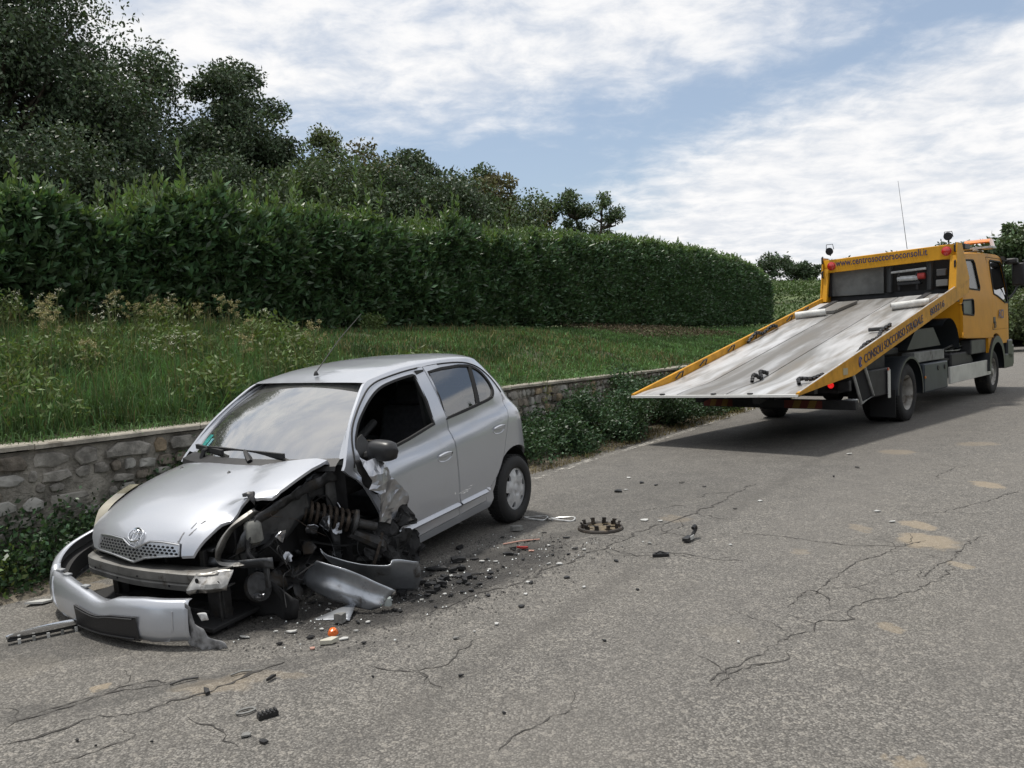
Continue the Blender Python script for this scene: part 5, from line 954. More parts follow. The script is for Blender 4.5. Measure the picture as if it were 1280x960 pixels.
# inner wing: apron panel from firewall to lamp support
apr = [(1.98,.93),(2.10,.93),(2.30,.87),(2.50,.83),(2.66,.79),(2.74,.70),(2.80,.56),(2.72,.50),(2.58,.50),(2.50,.56),(2.40,.62),(2.25,.70),(2.12,.78),(2.02,.70),(1.98,.60)]
sheet(apr, lambda x,z: (x, .60+.06*(2.7-x)*(x>2.2)-.09*(z<.6), z), .045, .016, 2, 'inner_wing', mSteel, None, 6.)
sheet([(1.95,.30),(2.02,.30),(2.06,.60),(2.05,.92),(1.96,.94)], lambda x,z: (x,.66-(x-1.95)*.4,z), .05, .012, 3, 'hinge_pillar', mSteel, None, 6.)
m_ = MB(); m_.grid([[(1.99,y,z) for y in np.linspace(-.60,.74,9)] for z in np.linspace(.28,.95,6)]); pbuild(m_,'firewall',mBlk,car)
sheet([(2.00,.40),(2.62,.42),(2.70,.52),(2.62,.66),(2.40,.74),(2.22,.76),(2.05,.68)], lambda x,z: (x,.46+.02*math.sin(x*20),z), .06, .02, 4, 'wheel_well', mBlkR, None, 5.)
# upper rail, black & bent
sheet([(1.98,.86),(2.20,.84),(2.45,.80),(2.66,.74),(2.68,.79),(2.46,.86),(2.22,.90),(2.0,.935)], lambda x,z: (x,.665-.04*(x-2),z-.01), .03, .016, 6, 'upper_rail', mDarkM, None, 12.)
# lamp opening arch: rim following the hood cut, lower lip
arcp = [(2.63,.600,.835),(2.72,.565,.795),(2.79,.54,.745),(2.845,.52,.685),(2.87,.515,.625),(2.86,.53,.58),(2.80,.60,.56),(2.72,.69,.555)]
ac = cr(arcp,5); rows = []
for i,p in enumerate(ac): w_ = .012+.005*math.sin(i*.5); rows.append([(p[0]-.03,p[1]-.02,p[2]-.02),(p[0]+.004,p[1],p[2]+.002),(p[0]+.012,p[1]+w_,p[2]-w_*.7),(p[0]-.02,p[1]+w_+.006,p[2]-w_-.012)])
o = MB().grid(rows).build('lamp_surround',M('bare_grey_steel',(.20,.195,.185),.4,metal=.7,var=(10,.4),dirt=(8,.5),dirtcol=(.05,.045,.04)),car,smooth=40); so = o.modifiers.new('thickness','SOLIDIFY'); so.thickness = .004
sheet([(.42,.545),(.80,.52),(.80,.585),(.60,.575),(.44,.60)], lambda y,z: (2.86-(y-.42)*.35,y,z), .03, .008, 8, 'lamp_shelf', mSteel, None, 10.)
sheet([(2.56,.78),(2.66,.80),(2.70,.72),(2.62,.66),(2.55,.70)], lambda x,z: (x,.60,z), .03, .02, 9, 'torn_bracket', M('pale_bracket',(.22,.21,.19),.5,metal=.5,var=(12,.4)), None, 14.)
# wrinkled dark edge of the hood at the tear
sheet([(.50,.52),(.56,.60),(.60,.62),(.585,.545),(.545,.505)], lambda s,y: tuple(Vector(Hf(s,y))+Vector((.0,0,.012+.03*math.sin((y-.5)*25)))), .014, .012, 10, 'hood_wrinkle', M('scorched_paint',(.05,.05,.052),.4,metal=.5,var=(20,.5)), None, 16.)
# suspension strut with coil spring
s0, s1 = Vector((2.24,.55,.715)), Vector((1.98,.78,.575)); ax = (s1-s0).normalized(); L = (s1-s0).length; q_ = ax.to_track_quat('Z','Y').to_matrix().to_4x4(); q_.translation = s0
m_ = MB(); m_.tube([s0-ax*.05,s0+ax*L*1.05],.022,10); m_.lathe([(0,-.01),(.075,-.005),(.085,.01),(.05,.03),(.03,.035)],20,q_); m_.lathe([(.03,L-.03),(.08,L-.02),(.085,L),(.03,L+.02),(.028,L+.14),(0,L+.14)],20,q_); st_ = pbuild(m_,'suspension_strut',mDarkM,car)
m_ = MB(); P_ = [tuple(q_ @ Vector(((.062+.008*math.sin(t_*.3))*math.cos(t_),(.062)*math.sin(t_),.02+(L-.05)*t_/(2*PI*8.2)))) for t_ in np.linspace(0,2*PI*8.2,190)]; m_.tube(P_,.0115,7); pbuild(m_,'coil_spring',mRust,st_)
m_ = MB(); m_.lathe([(.0,0),(.045,0),(.055,.01),(.055,.03),(.03,.04),(0,.04)],20,q_ @ Matrix.Translation((0,0,-.03))); pbuild(m_,'strut_top',M('old_rubber_mount',(.05,.045,.04),.8),st_)
m_ = MB(); m_.tube([(2.02,.76,.52),(1.86,.86,.40),(1.75,.84,.30)],[.035,.045,.03],8); m_.tube([(2.2,.35,.32),(1.95,.62,.30),(1.80,.80,.27)],.025,8); pbuild(m_,'control_arm',mDarkM,car,kind='stuff')
m_ = MB(); m_.lathe([(0,.02),(.035,.02),(.05,.0),(.13,0),(.13,-.018),(.05,-.02),(0,-.02)],28,Matrix.Translation((1.84,.80,.34)) @ Matrix.Rotation(1.1,4,'X') @ Matrix.Rotation(.6,4,'Y')); pbuild(m_,'brake_disc',mRust,car)
m_ = MB(); m_.tube(cr([(2.2,.5,.5),(2.0,.7,.42),(1.85,.86,.45),(1.8,.9,.3)],6),.008,6); pbuild(m_,'brake_hose',mBlkR,car)
# low hanging parts near the beam end
m_ = MB(); m_.lathe([(0,.03),(.03,.03),(.05,.015),(.085,.01),(.085,-.02),(0,-.03)],22,Matrix.Translation((2.72,.66,.40)) @ Matrix.Rotation(-1.2,4,'X') @ Matrix.Rotation(.5,4,'Z')); pbuild(m_,'pulley',mDarkM,car)
sheet([(.66,.34),(.76,.37),(.77,.40),(.70,.385),(.655,.37)], lambda y,z: (2.78,y,z), .02, .014, 12, 'bright_shard', mTorn, None, 20.)
m_ = MB(); m_.box((2.72,.74,.47),(.02,.03,.13),Matrix.Rotation(.0,4,'X')); m_.build('hanging_bracket',mSteel,car,bevel=.003)
sheet([(.48,.18),(.85,.20),(.86,.30),(.70,.42),(.52,.42)], lambda y,z: (2.66-.1*(y-.5),y,z), .05, .03, 13, 'splash_shield', mBlkR, None, 6.)
# dark debris filling the wheel cavity
for k in range(26):
    c_ = Vector((R_.uniform(1.95,2.60),R_.uniform(.42,.66),R_.uniform(.22,.62))); n_ = R_.choice((5,6)); rr = R_.uniform(.04,.11); poly = [(rr*R_.uniform(.5,1.1)*math.cos(2*PI*i/n_),rr*R_.uniform(.5,1.1)*math.sin(2*PI*i/n_)) for i in range(n_)]; e_ = Matrix.Translation(c_) @ Matrix.Rotation(R_.uniform(0,6),4,'Z') @ Matrix.Rotation(R_.uniform(0,3),4,'X')
    sheet(poly, lambda u,v,e_=e_: tuple(e_ @ Vector((u,v,0))), .035, .02, 30+k, 'bent_fragment', R_.choice((mDarkM,mBlkR,mBlkR,mSteel)), None, 9.)
for k in range(16):
    a_ = Vector((R_.uniform(1.95,2.7),R_.uniform(.5,.72),R_.uniform(.35,.8))); P_ = [a_]
    for i in range(4): P_.append(P_[-1]+Vector((R_.uniform(-.12,.12),R_.uniform(-.02,.08),R_.uniform(-.16,.05))))
    P_ = [p if p.z > .16 else Vector((p.x,p.y,.16)) for p in P_]; m_ = MB(); m_.tube(cr([tuple(p) for p in P_],6),R_.choice((.002,.003,.005)),5); pbuild(m_,'loose_wire',R_.choice((mBlkR,mBlkR,mRust,mSteel)),car)
for k in range(9):
    c_ = Vector((R_.uniform(1.95,2.6),R_.uniform(.66,.74),R_.uniform(.3,.72))); e_ = Matrix.Translation(c_) @ Matrix.Rotation(R_.uniform(0,6),4,'Z') @ Matrix.Rotation(R_.uniform(0,3),4,'X'); rr = R_.uniform(.02,.05)
    sheet([(rr*math.cos(q)*R_.uniform(.5,1.3),rr*math.sin(q)*R_.uniform(.5,1.3)) for q in np.linspace(0,2*PI,7)[:-1]], lambda u,v,e_=e_: tuple(e_ @ Vector((u,v,0))), .02, .014, 90+k, 'bright_scrap', mTorn, None, 16., 0)
# crumpled bright wing skin wrapped round the door front
sk = [(1.965,.985),(1.925,.95),(1.86,.965),(1.78,.885),(1.70,.79),(1.625,.685),(1.615,.605),(1.66,.618),(1.69,.59),(1.72,.585),(1.745,.50),(1.79,.535),(1.835,.555),(1.86,.62),(1.925,.665),(1.935,.74),(1.985,.80),(1.955,.86)]
sheet(sk, lambda x,z: (x, .868+.055*math.sin((z-.5)*6)+.035*math.sin(x*17+z*9), z), .026, .024, 14, 'crumpled_wing_skin', mTorn, None, 8.5, 0)
sheet([(1.99,1.0),(1.90,.99),(1.84,.93),(1.72,.80),(1.70,.72),(1.80,.74),(1.90,.80),(1.95,.9)], lambda x,z: (x+.02,.84,z-.015), .03, .02, 15, 'torn_black_lining', mBlkR, None, 8.)
# torn tyre and arch liner mass in front of the door
for k,(x,y,z,sx2,sz) in enumerate([(1.60,.83,.42,.14,.17),(1.66,.86,.30,.17,.15),(1.53,.84,.25,.12,.13),(1.78,.84,.42,.13,.15),(1.70,.80,.20,.22,.10),(1.85,.80,.28,.14,.14),(1.50,.83,.36,.07,.14),(1.60,.88,.50,.08,.08)]):
    n_ = 9; poly = [(x+sx2*R_.uniform(.65,1.15)*math.cos(2*PI*i/n_),z+sz*R_.uniform(.65,1.15)*math.sin(2*PI*i/n_)) for i in range(n_)]
    sheet(poly, lambda u,v,y=y: (u,y+.05*math.sin(u*14+v*11+y*50),v), .020, .045, 60+k, 'torn_arch_liner', mBlkR, None, 14., 0, .006)
# ---- hanging front bumper
bp_ = cr([(2.42,-.925),(2.62,-.975),(2.84,-.955),(3.01,-.81),(3.13,-.60),(3.20,-.35),(3.245,-.05),(3.255,.18),(3.225,.42),(3.15,.60)],6)
nb_ = len(bp_); rows = []
def zt_(u): return interp(u,[0,.1,.25,.38,.45,.52,.60,.66,.70,.75,.85,1.0],[.625,.585,.515,.485,.475,.490,.462,.428,.428,.462,.478,.468])
for i,(x,y) in enumerate(bp_):
    u = i/(nb_-1); d = np.array(bp_[min(i+1,nb_-1)])-np.array(bp_[max(i-1,0)]); d /= np.hypot(*d); nx, ny = d[1]*1., -d[0]*1.
    if nx < 0 and u > .3: nx, ny = -nx, -ny
    if u < .3: nx, ny = d[1], -d[0]
    zt = zt_(u); zb = interp(u,[0,.15,.3,.5,1.],[.46,.33,.255,.235,.235]); hh_ = zt-zb; r = []
    notch = 1. if not (.385 < u < .40) else .8
    for (o_,h_) in ((-.045,1.0),(-.010,1.005),(.004,.97),(.018,.82),(.028,.60),(.033,.40),(.030,.24),(.012,.10),(-.012,.03),(-.04,0)): r.append((x+nx*o_, y+ny*o_, zb+hh_*h_*notch))
    rows.append(r)
bpo = MB().grid(rows).build('front_bumper',PAINT,car,smooth=45); so = bpo.modifiers.new('thickness','SOLIDIFY'); so.thickness = .004; so.offset = -1
# torn tail end of the bumper
sheet([(.585,.24),(.60,.47),(.625,.44),(.64,.36),(.68,.33),(.70,.28),(.79,.245),(.80,.215),(.70,.20)], lambda y,z: (3.165-(y-.585)*.35+.01,y,z), .02, .012, 70, 'bumper_torn_end', M('scuffed_bumper_plastic',(.22,.22,.225),.6,var=(14,.5),dirt=(9,.5),dirtcol=(.09,.085,.08)), bpo, 12.)
sheet([(.63,.40),(.70,.405),(.71,.37),(.66,.36)], lambda y,z: (3.13,y,z), .02, .006, 71, 'white_tear', M('white_tear_plastic',(.7,.7,.7),.5), bpo, 14.)
# recessed groove, number plate holder, lip bracket
def bpt(u,h_,off):
    i = u*(nb_-1); a = int(min(i,nb_-2)); f_ = i-a; r0, r1 = rows[a], rows[a+1]; hs_ = [1.,1.005,.97,.82,.60,.40,.24,.10,.03,0]; P_ = []
    for r in (r0,r1): P_.append(Vector((np.interp(-h_,[-q for q in hs_],[p[0] for p in r]),np.interp(-h_,[-q for q in hs_],[p[1] for p in r]),np.interp(-h_,[-q for q in hs_],[p[2] for p in r]))))
    p = P_[0].lerp(P_[1],f_); d = (P_[1]-P_[0]).normalized(); n_ = Vector((abs(d.y),-d.x*(1 if d.y > 0 else -1),0)); return p+n_*off
m_ = MB(); rr_ = [[tuple(bpt(u,h_,o_)) for u in np.linspace(.60,.845,9)] for (h_,o_) in ((.66,.004),(.66,.018),(.10,.024),(.10,.006))]; pl = m_.grid(rr_).build('number_plate_holder',M('plate_plastic',(.016,.016,.018),.45,bump=(60,.3,.004)),bpo,smooth=30)
m_ = MB(); L2 = [bpt(u,h_,.022) for u,h_ in ((.60,.66),(.845,.66))]; m_.tube([tuple(p) for p in [bpt(u,.62,.020) for u in np.linspace(.61,.835,8)]],.004,5); m_.tube([tuple(p) for p in [bpt(u,.16,.026) for u in np.linspace(.61,.835,8)]],.004,5); pbuild(m_,'plate_ridge',mBlk,pl,kind='stuff')
m_ = MB(); m_.tube([tuple(bpt(u,h_,.002)) for u,h_ in ((.43,.93),(.445,.7),(.47,.4),(.52,.16),(.60,.02),(.72,.0),(.86,.02),(.93,.10),(.95,.4),(.95,.8))],.0045,6); pbuild(m_,'bumper_crease',PAINT,bpo)
m_ = MB()
for u in (.40,.425,.50,.60): p = bpt(u,1.0,-.03); m_.box(tuple(p+Vector((0,0,.008))),(.03,.05,.010))
m_.build('bumper_tab',M('tab_plastic',(.30,.31,.32),.5),bpo,kind='stuff')
rows2 = [[tuple(Vector(p)+Vector((-.03,0.0,-.02))) for p in r[::3]] for r in rows[:int(nb_*.55)]]
# inner dark face of the bumper's left wing comes from its own thickness; foam strip
m_ = MB(); rows3 = []
for i in range(0,int(nb_*.42)): x,y,z = rows[i][4]; rows3.append([(x-.03,y+.05,z-.06),(x-.02,y+.04,z+.03),(x-.06,y+.10,z+.03),(x-.07,y+.11,z-.06)])
m_.grid(rows3,close=True); pbuild(m_,'inner_arch_plastic',mBlkR,car)
# ================================================================== RECOVERY TRUCK (x forward, y left, origin under rear axle)
TM = Matrix.Translation((5.303,13.632,0)) @ Matrix.Rotation(.82,4,'Z')
truck = empty('recovery_truck', 'yellow slide-bed recovery truck facing away with its silver loading deck tilted down to the rear', 'truck', TM)
mYel = M('yellow_paint',(.60,.29,.014),.50,coat=.0,spec=.3,var=(3,.12),dirt=(4,.66),dirtcol=(.22,.13,.04)); mYelR = M('rail_yellow',(.56,.27,.018),.52,coat=.0,spec=.3,var=(5,.2),dirt=(9,.60),dirtcol=(.25,.17,.07))
mOr = M('cab_orange_yellow',(.60,.27,.012),.50,coat=.0,spec=.25,var=(2,.08)); mAlu = None
mAlu = bpy.data.materials.new('worn_aluminium_deck'); mAlu.use_nodes = True; t = NT(mAlu.node_tree); b = mAlu.node_tree.nodes['Principled BSDF']; oc = t.n('ShaderNodeTexCoord').outputs['Object']
mp_ = t.n('ShaderNodeMapping'); mp_.inputs['Scale'].default_value = (.22,1.6,1); t.l(oc, mp_.inputs[0]); k1 = t.noise(mp_.outputs[0],1.3,4,.5,.4); k2 = t.noise(mp_.outputs[0],2.6,6,.6)
c = t.mix(t.ss(k1,.36,.62),(.17,.165,.155),(.60,.60,.60)); c = t.mix(t.ss(k2,.44,.68,0.,.8),c,(.19,.165,.13)); mp2 = t.n('ShaderNodeMapping'); mp2.inputs['Scale'].default_value = (.3,14,1); t.l(oc,mp2.inputs[0]); k3 = t.noise(mp2.outputs[0],3,6,.7); c = t.mix(t.ss(k3,.60,.76,0.,.25),c,(.14,.12,.10))
sy_ = t.n('ShaderNodeSeparateXYZ'); t.l(oc,sy_.inputs[0]); bw_ = t.ss(t.math('ABSOLUTE', t.math('SUBTRACT', sy_.outputs[1], .14)), .30,.42,1.,0.); c = t.mix(t.math('MULTIPLY',bw_,t.ss(k2,.3,.6,.3,.65)),c,(.15,.14,.125)); t.l(c,b.inputs['Base Color']); b.inputs['Metallic'].default_value = .35; t.l(t.ss(k1,.3,.7,.55,.30),b.inputs['Roughness']); bp = t.n('ShaderNodeBump'); bp.inputs['Strength'].default_value = .35; bp.inputs['Distance'].default_value = .01; t.l(k3,bp.inputs['Height']); t.l(bp.outputs[0],b.inputs['Normal'])
mGalv = M('galvanised',(.42,.43,.43),.45,metal=.5,var=(8,.25),dirt=(7,.6),dirtcol=(.16,.14,.12)); mCh = M('chassis_black',(.018,.018,.02),.6,var=(6,.4)); mBox = M('locker_blue_grey',(.030,.040,.052),.45,var=(4,.2),dirt=(3,.6),dirtcol=(.08,.07,.06)); mFen = M('mudguard_black',(.022,.026,.030),.42)
mWh = M('dusty_white_panel',(.55,.55,.52),.5,var=(3,.12),dirt=(5,.62),dirtcol=(.3,.27,.22)); gCab = glass('cab_glass',(.035,.04,.04),.10,.01); mRed = M('red_lens',(.50,.02,.015),.2,coat=1.); mBlue = M('blue_lettering',(.022,.03,.10),.5); mTread = M('truck_tyre',(.02,.02,.021),.85,bump=(40,.4,.005),dirt=(5,.55),dirtcol=(.08,.07,.055))
def tb(mb,name,mat,parent=None,smooth=35,**kw): return mb.build(name,mat,parent or truck,smooth=smooth,**kw)
def tbox(c_,d,name,mat,parent=None,bev=.01,M4=None): return MB().box(c_,d,M4).build(name,mat,parent or truck,smooth=40,bevel=bev)
def text(body, size, M4, name, mat, parent, depth=.002, sx=1.):
    cu = bpy.data.curves.new('tmp','FONT'); cu.body = body; cu.size = size; cu.extrude = depth; cu.space_character = 1.0; cu.offset = size*.004
    o = bpy.data.objects.new('tmp',cu); COL.objects.link(o); dg = bpy.context.evaluated_depsgraph_get(); me = bpy.data.meshes.new_from_object(o.evaluated_get(dg)); bpy.data.objects.remove(o)
    me.name = name; me.materials.clear(); me.materials.append(mat); xs = [v.co.x for v in me.vertices]; w0 = max(xs)-min(xs); me.transform(M4 @ Matrix.Diagonal((sx/w0,1,1,1)) @ Matrix.Translation((-min(xs),0,0)))
    o = bpy.data.objects.new(name,me); link(o,parent); o['kind'] = 'stuff'; return o
SL = .2068; TH = math.atan(SL)
def rz(x): return .755+SL*(x+4.05)                          # rail top
def lean(y): return -.022*(y+1.2)
def dz(x,y): return rz(x) - .085*sm(min(1,(x+4.05)/1.1)) - .012 + lean(y)
# deck: planks of aluminium running lengthwise, each its own piece with a seam
cuts = [-1.17,-.22,.50,1.17]
for i in range(3):
    y0,y1 = cuts[i]+.008, cuts[i+1]-.008; rows = []
    for x in np.linspace(-4.03,2.52,40): rows.append([(x,y0,dz(x,y0)-.05),(x,y0,dz(x,y0)-.004),(x,y0+.008,dz(x,y0)+.0)]+[(x,y_,dz(x,y_)+fbm(x,y_,0,.9)*.004) for y_ in np.linspace(y0+.02,y1-.02,4)]+[(x,y1-.008,dz(x,y1)),(x,y1,dz(x,y1)-.004),(x,y1,dz(x,y1)-.05)])
    tb(MB().grid(rows),'deck_plank',mAlu)
m_ = MB(); m_.grid([[(x,y_,dz(x,y_)-.045) for y_ in (-1.17,1.17)] for x in np.linspace(-4.0,3.0,12)]); tb(m_,'deck_underlay',mCh)
rows = [[(-4.06+a,y_,rz(-4.06)-.012+lean(y_)+c_) for a,c_ in ((.03,.004),(-.012,.0),(-.014,-.030),(.03,-.034))] for y_ in np.linspace(-1.2,1.2,9)]; tb(MB().grid(rows),'deck_tail_edge',M('white_edge',(.62,.62,.60),.45,dirt=(8,.62),dirtcol=(.3,.28,.25)))
for y_ in (.72,-.56,-.05): tbox((-4.03,y_,rz(-4.03)+lean(y_)-.004),(.05,.06,.018),'edge_clip',mCh,bev=.004)
# side rails
for sg,nm in ((-1,'right_side_rail'),(1,'left_side_rail')):
    x_ = [-4.06,-3.7,-3.3,-2.85,-2.3,-1.2,0,1.2,2.4,3.34]; rows = []
    for x in x_:
        hb = interp(x,[-4.06,-2.85,-2.3,3.34],[.03,.185,.262,.262]); zt = rz(x)+lean(sg*1.2)+.006; yo, yi = sg*1.205, sg*1.165
        rows.append([(x,yi,zt-hb),(x,yi,zt),(x,yi+sg*.008,zt+.006),(x,yo-sg*.006,zt+.006),(x,yo,zt),(x,yo,zt-hb),(x,yo-sg*.03,zt-hb-.004)])
    m_ = MB().grid(rows,close=True); m_.f += [tuple(range(7)),tuple(range(len(m_.v)-7,len(m_.v)))[::-1]]; r_ = tb(m_,nm,mYelR)
    if sg == -1:
        rr = r_; tb(MB().grid([[(x,-1.17+dy,rz(x)+lean(-1.2)+.013) for dy in (-.032,-.006)] for x in np.linspace(-4.0,3.3,14)]),'rail_cap',mGalv,r_)
    for x in ((-2.9,-2.2,-1.3,-.5,.9,1.6) if sg == 1 else ()):
        m_ = MB(); m_.tube([(x-.09,1.15,rz(x)-.085+lean(1.2)),(x-.05,1.10,rz(x)-.055),(x+.05,1.10,rz(x)-.035),(x+.09,1.15,rz(x)-.065+lean(1.2))],.011,6); tb(m_,'lashing_eye',mDarkM,r_)
TX = Matrix.Translation((-1.93,-1.2095,rz(-1.93)-.195)) @ Matrix.Rotation(-TH,4,'Y') @ Matrix.Rotation(PI/2,4,'X')
text('CONSOLI SOCCORSO STRADALE', .175, TX, 'rail_lettering', mBlue, rr, sx=2.62)
text('803216', .165, Matrix.Translation((1.02,-1.2095,rz(1.02)-.185)) @ Matrix.Rotation(-TH,4,'Y') @ Matrix.Rotation(PI/2,4,'X'), 'rail_number', mBlue, rr, sx=.78)
m_ = MB(); q_ = Matrix.Translation((-2.09,-1.208,rz(-2.09)-.13)) @ Matrix.Rotation(PI/2,4,'X'); m_.tube([tuple(q_@Vector((.05*math.cos(a),.065*math.sin(a),0))) for a in np.linspace(.6,5.6,14)],.010,5); m_.tube([tuple(q_@Vector((-.03,-.07,0))),tuple(q_@Vector((.03,.05,0)))],.009,5); tb(m_,'rail_emblem',M('blue_emblem',(.03,.06,.22),.5),rr,kind='stuff')
text('i',.10,Matrix.Translation((-2.75,-1.2095,rz(-2.75)-.15)) @ Matrix.Rotation(-TH,4,'Y') @ Matrix.Rotation(PI/2,4,'X'),'small_sticker',mGalv,rr,sx=.03) if 0 else tbox((-2.62,-1.207,rz(-2.62)-.12),(.16,.004,.09),'pale_sticker',M('sticker_grey',(.42,.36,.22),.6),rr,bev=0,M4=None)
# headboard
HBX = 2.60
ban = tb(MB().grid([[(HBX+a,y_,2.755+c_+lean(y_)*1.6) for a,c_ in ((.10,-.125),(0,-.125),(0,.118),(.02,.128),(.10,.128))] for y_ in np.linspace(-1.2,1.2,9)],close=False),'headboard_banner',mYel); so = ban.modifiers.new('t','SOLIDIFY'); so.thickness = .01
text('www.centrosoccorsoconsoli.it',.185,Matrix(((0,0,-1,HBX-.004),(-1,0,0,.945),(0,1,0,2.665),(0,0,0,1))) @ Matrix.Rotation(.035,4,'Z'),'banner_lettering',mBlue,ban,sx=1.66)
for sg in (-1,1):
    y_ = sg*1.20; poly = [(2.46,rz(2.46)-.02),(3.34,rz(3.34)-.01),(2.86,2.90),(2.60,2.90)]; m_ = MB(); m_.prism([(a,c_+lean(y_)) for a,c_ in poly],1,y_-sg*.012,y_+sg*.012); tb(m_,'headboard_post',mYel)
    m_ = MB(); m_.prism([(2.46,rz(2.46)-.06+lean(y_)),(2.53,rz(2.53)-.06+lean(y_)),(2.67,2.68+lean(y_)),(2.60,2.68+lean(y_))],1,y_-sg*.11,y_-sg*.014); tb(m_,'post_flange',mYel)
    m_ = MB(); q_ = Matrix.Translation((HBX-.012,sg*1.03,2.762+lean(y_)*1.6)) @ Matrix.Rotation(-PI/2,4,'Y'); m_.lathe([(0,.030),(.04,.027),(.066,.012),(.074,-.006),(.085,-.008)],24,q_); tb(m_,'round_lamp',mRed,ban)
    m_ = MB(); m_.tube([(2.63,sg*1.06,2.88),(2.64,sg*1.06,2.96)],.012,6); q_ = Matrix.Translation((2.60,sg*1.06,3.02+lean(y_))) @ Matrix.Rotation(-PI/2-.2,4,'Y'); m_.lathe([(0,-.05),(.05,-.04),(.072,.0),(.074,.02),(.06,.022),(0,.018)],18,q_); m_.tube([(2.62,sg*1.06-.075,3.0),(2.60,sg*1.06-.06,3.10),(2.60,sg*1.06+.06,3.10),(2.62,sg*1.06+.075,3.0)],.007,5); tb(m_,'work_lamp',mCh,kind='stuff')
    for zz_ in (2.80,2.52): m_ = MB(); m_.tube([(2.56,y_*.985,zz_+.06),(2.53,y_*.985,zz_+.05),(2.53,y_*.985,zz_-.05),(2.56,y_*.985,zz_-.06)],.017,6); tb(m_,'post_handle',mBlk)
m_ = MB(); m_.tube([(2.66,-.35,2.87),(2.60,-.23,4.12)],[.006,.003],5); tb(m_,'whip_aerial',mBlk)
tbox((2.78,.60,2.36),(.03,.98,.54),'grey_bulkhead_panel',M('grey_bulkhead',(.115,.118,.115),.6,var=(3,.3),dirt=(3,.6),dirtcol=(.2,.19,.17)),bev=.004)
tbox((2.80,1.13,2.36),(.10,.08,.54),'dark_corner_panel',mCh,bev=.004)
for y0 in (.00,-.70): m_ = MB(); m_.tube([(2.75,y0,2.10),(2.76,y0-.01,2.66)],.055,10); tb(m_,'bulkhead_tube',M('dark_hose_tube',(.03,.032,.034),.5))
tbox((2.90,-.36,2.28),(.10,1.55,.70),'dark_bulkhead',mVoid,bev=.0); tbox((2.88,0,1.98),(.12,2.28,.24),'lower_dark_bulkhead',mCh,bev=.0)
wn_ = tbox((2.74,-.36,2.24),(.16,.40,.05),'winch_frame',mCh); m_ = MB(); m_.tube([(2.72,-.16,2.33),(2.72,-.52,2.33)],.055,14); tb(m_,'winch_drum',mGalv,wn_)
m_ = MB(); m_.tube([(2.70,-.05,2.46),(2.70,-.66,2.49)],.022,8); tb(m_,'chrome_bar',mGalv,wn_); m_ = MB(); m_.lathe([(0,.07),(.05,.07),(.058,.05),(.058,-.05),(0,-.07)],16,Matrix.Translation((2.70,-.57,2.36))@Matrix.Rotation(PI/2,4,'X')); tb(m_,'red_winch_motor',M('red_motor',(.35,.03,.025),.5),wn_)
for y_ in (-.18,-.50): m_ = MB(); m_.tube([(2.70,y_,2.12),(2.70,y_,2.44)],.022,6); tb(m_,'winch_post',mCh,wn_)
tbox((2.76,-.92,2.21),(.14,.20,.12),'grey_valve_box',M('mid_grey_box',(.22,.22,.21),.6),bev=.01); tbox((2.78,-.90,2.40),(.1,.16,.12),'small_grey_box',M('dark_grey_box',(.10,.10,.10),.6),bev=.01)
# wheel lift rollers and plates on the deck
def onD(x,y,z=0): return (x,y,dz(x,y)+z)
for nm,(xa,ya),(xb,yb),pl in (('loading_roller',(1.07,1.10),(1.22,.60),[(1.30,1.08),(2.15,1.08),(2.15,.38),(1.35,.50)]),('loading_roller',(1.25,-.52),(1.45,-1.06),[(1.5,-.42),(2.2,-.42),(2.2,-1.0),(1.5,-1.0)])):
    m_ = MB(); m_.tube([onD(xa,ya,.07),onD(xb,yb,.07)],.062,12); ro = tb(m_,nm,M('roller_white',(.55,.55,.53),.5,var=(8,.2),dirt=(12,.6),dirtcol=(.25,.23,.2)))
    m_ = MB(); n_ = len(pl); m_.add([onD(x,y,.01) for x,y in pl]+[onD(x,y,.06) for x,y in pl],[(0,1,2,3),(7,6,5,4)]+[(i,(i+1)%4,4+(i+1)%4,4+i) for i in range(4)]); tb(m_,'roller_plate',mAlu,ro)
    m_ = MB(); x_m = (pl[0][0]+pl[1][0])/2; m_.bar(onD(pl[0][0],(ya+yb)/2-.02,.065),onD(pl[1][0]+.1,(ya+yb)/2-.02,.065),.10,.02); tb(m_,'roller_arm',mCh,ro)
# hooks, chains and straps lying on the deck
def chain(pts,name,r=.020):
    m_ = MB(); P = cr(pts,6)
    for i in range(len(P)-1):
        a,c_ = Vector(P[i]),Vector(P[i+1]); o_ = Vector((0,0,.012)) if i%2 else Vector((.012,.012,0)); m_.tube([a-o_,a+o_,c_+o_,c_-o_,a-o_],r*.45,5,False)
    return tb(m_,name,mCh,kind='stuff')
chain([onD(-3.3,-.22,.03),onD(-3.2,-.20,.10),onD(-3.05,-.23,.03),onD(-2.95,-.17,.09),onD(-2.8,-.2,.03)],'tow_hook_chain',.05)
chain([onD(-3.55,-.98,.03),onD(-3.4,-.92,.07),onD(-3.3,-1.04,.05),onD(-3.05,-1.08,.05)],'ratchet_buckle',.05)
chain([onD(-2.0,-1.12,.03),onD(-1.6,-1.1,.09),onD(-1.1,-1.1,.06),onD(-.8,-1.05,.10),onD(-.5,-1.08,.12)],'lashing_chain',.055)
m_ = MB(); m_.tube([onD(-.45,-.74,.05),onD(-.42,-.95,.05),onD(-.48,-1.08,.03)],[.032,.032,.02],7); tb(m_,'rubber_chock',mBlk)
chain([onD(-.75,1.12,.03),onD(-.5,1.10,.12),onD(-.2,1.12,.05),onD(.1,1.10,.10),onD(.35,1.12,.04)],'left_lashing_chain',.045)
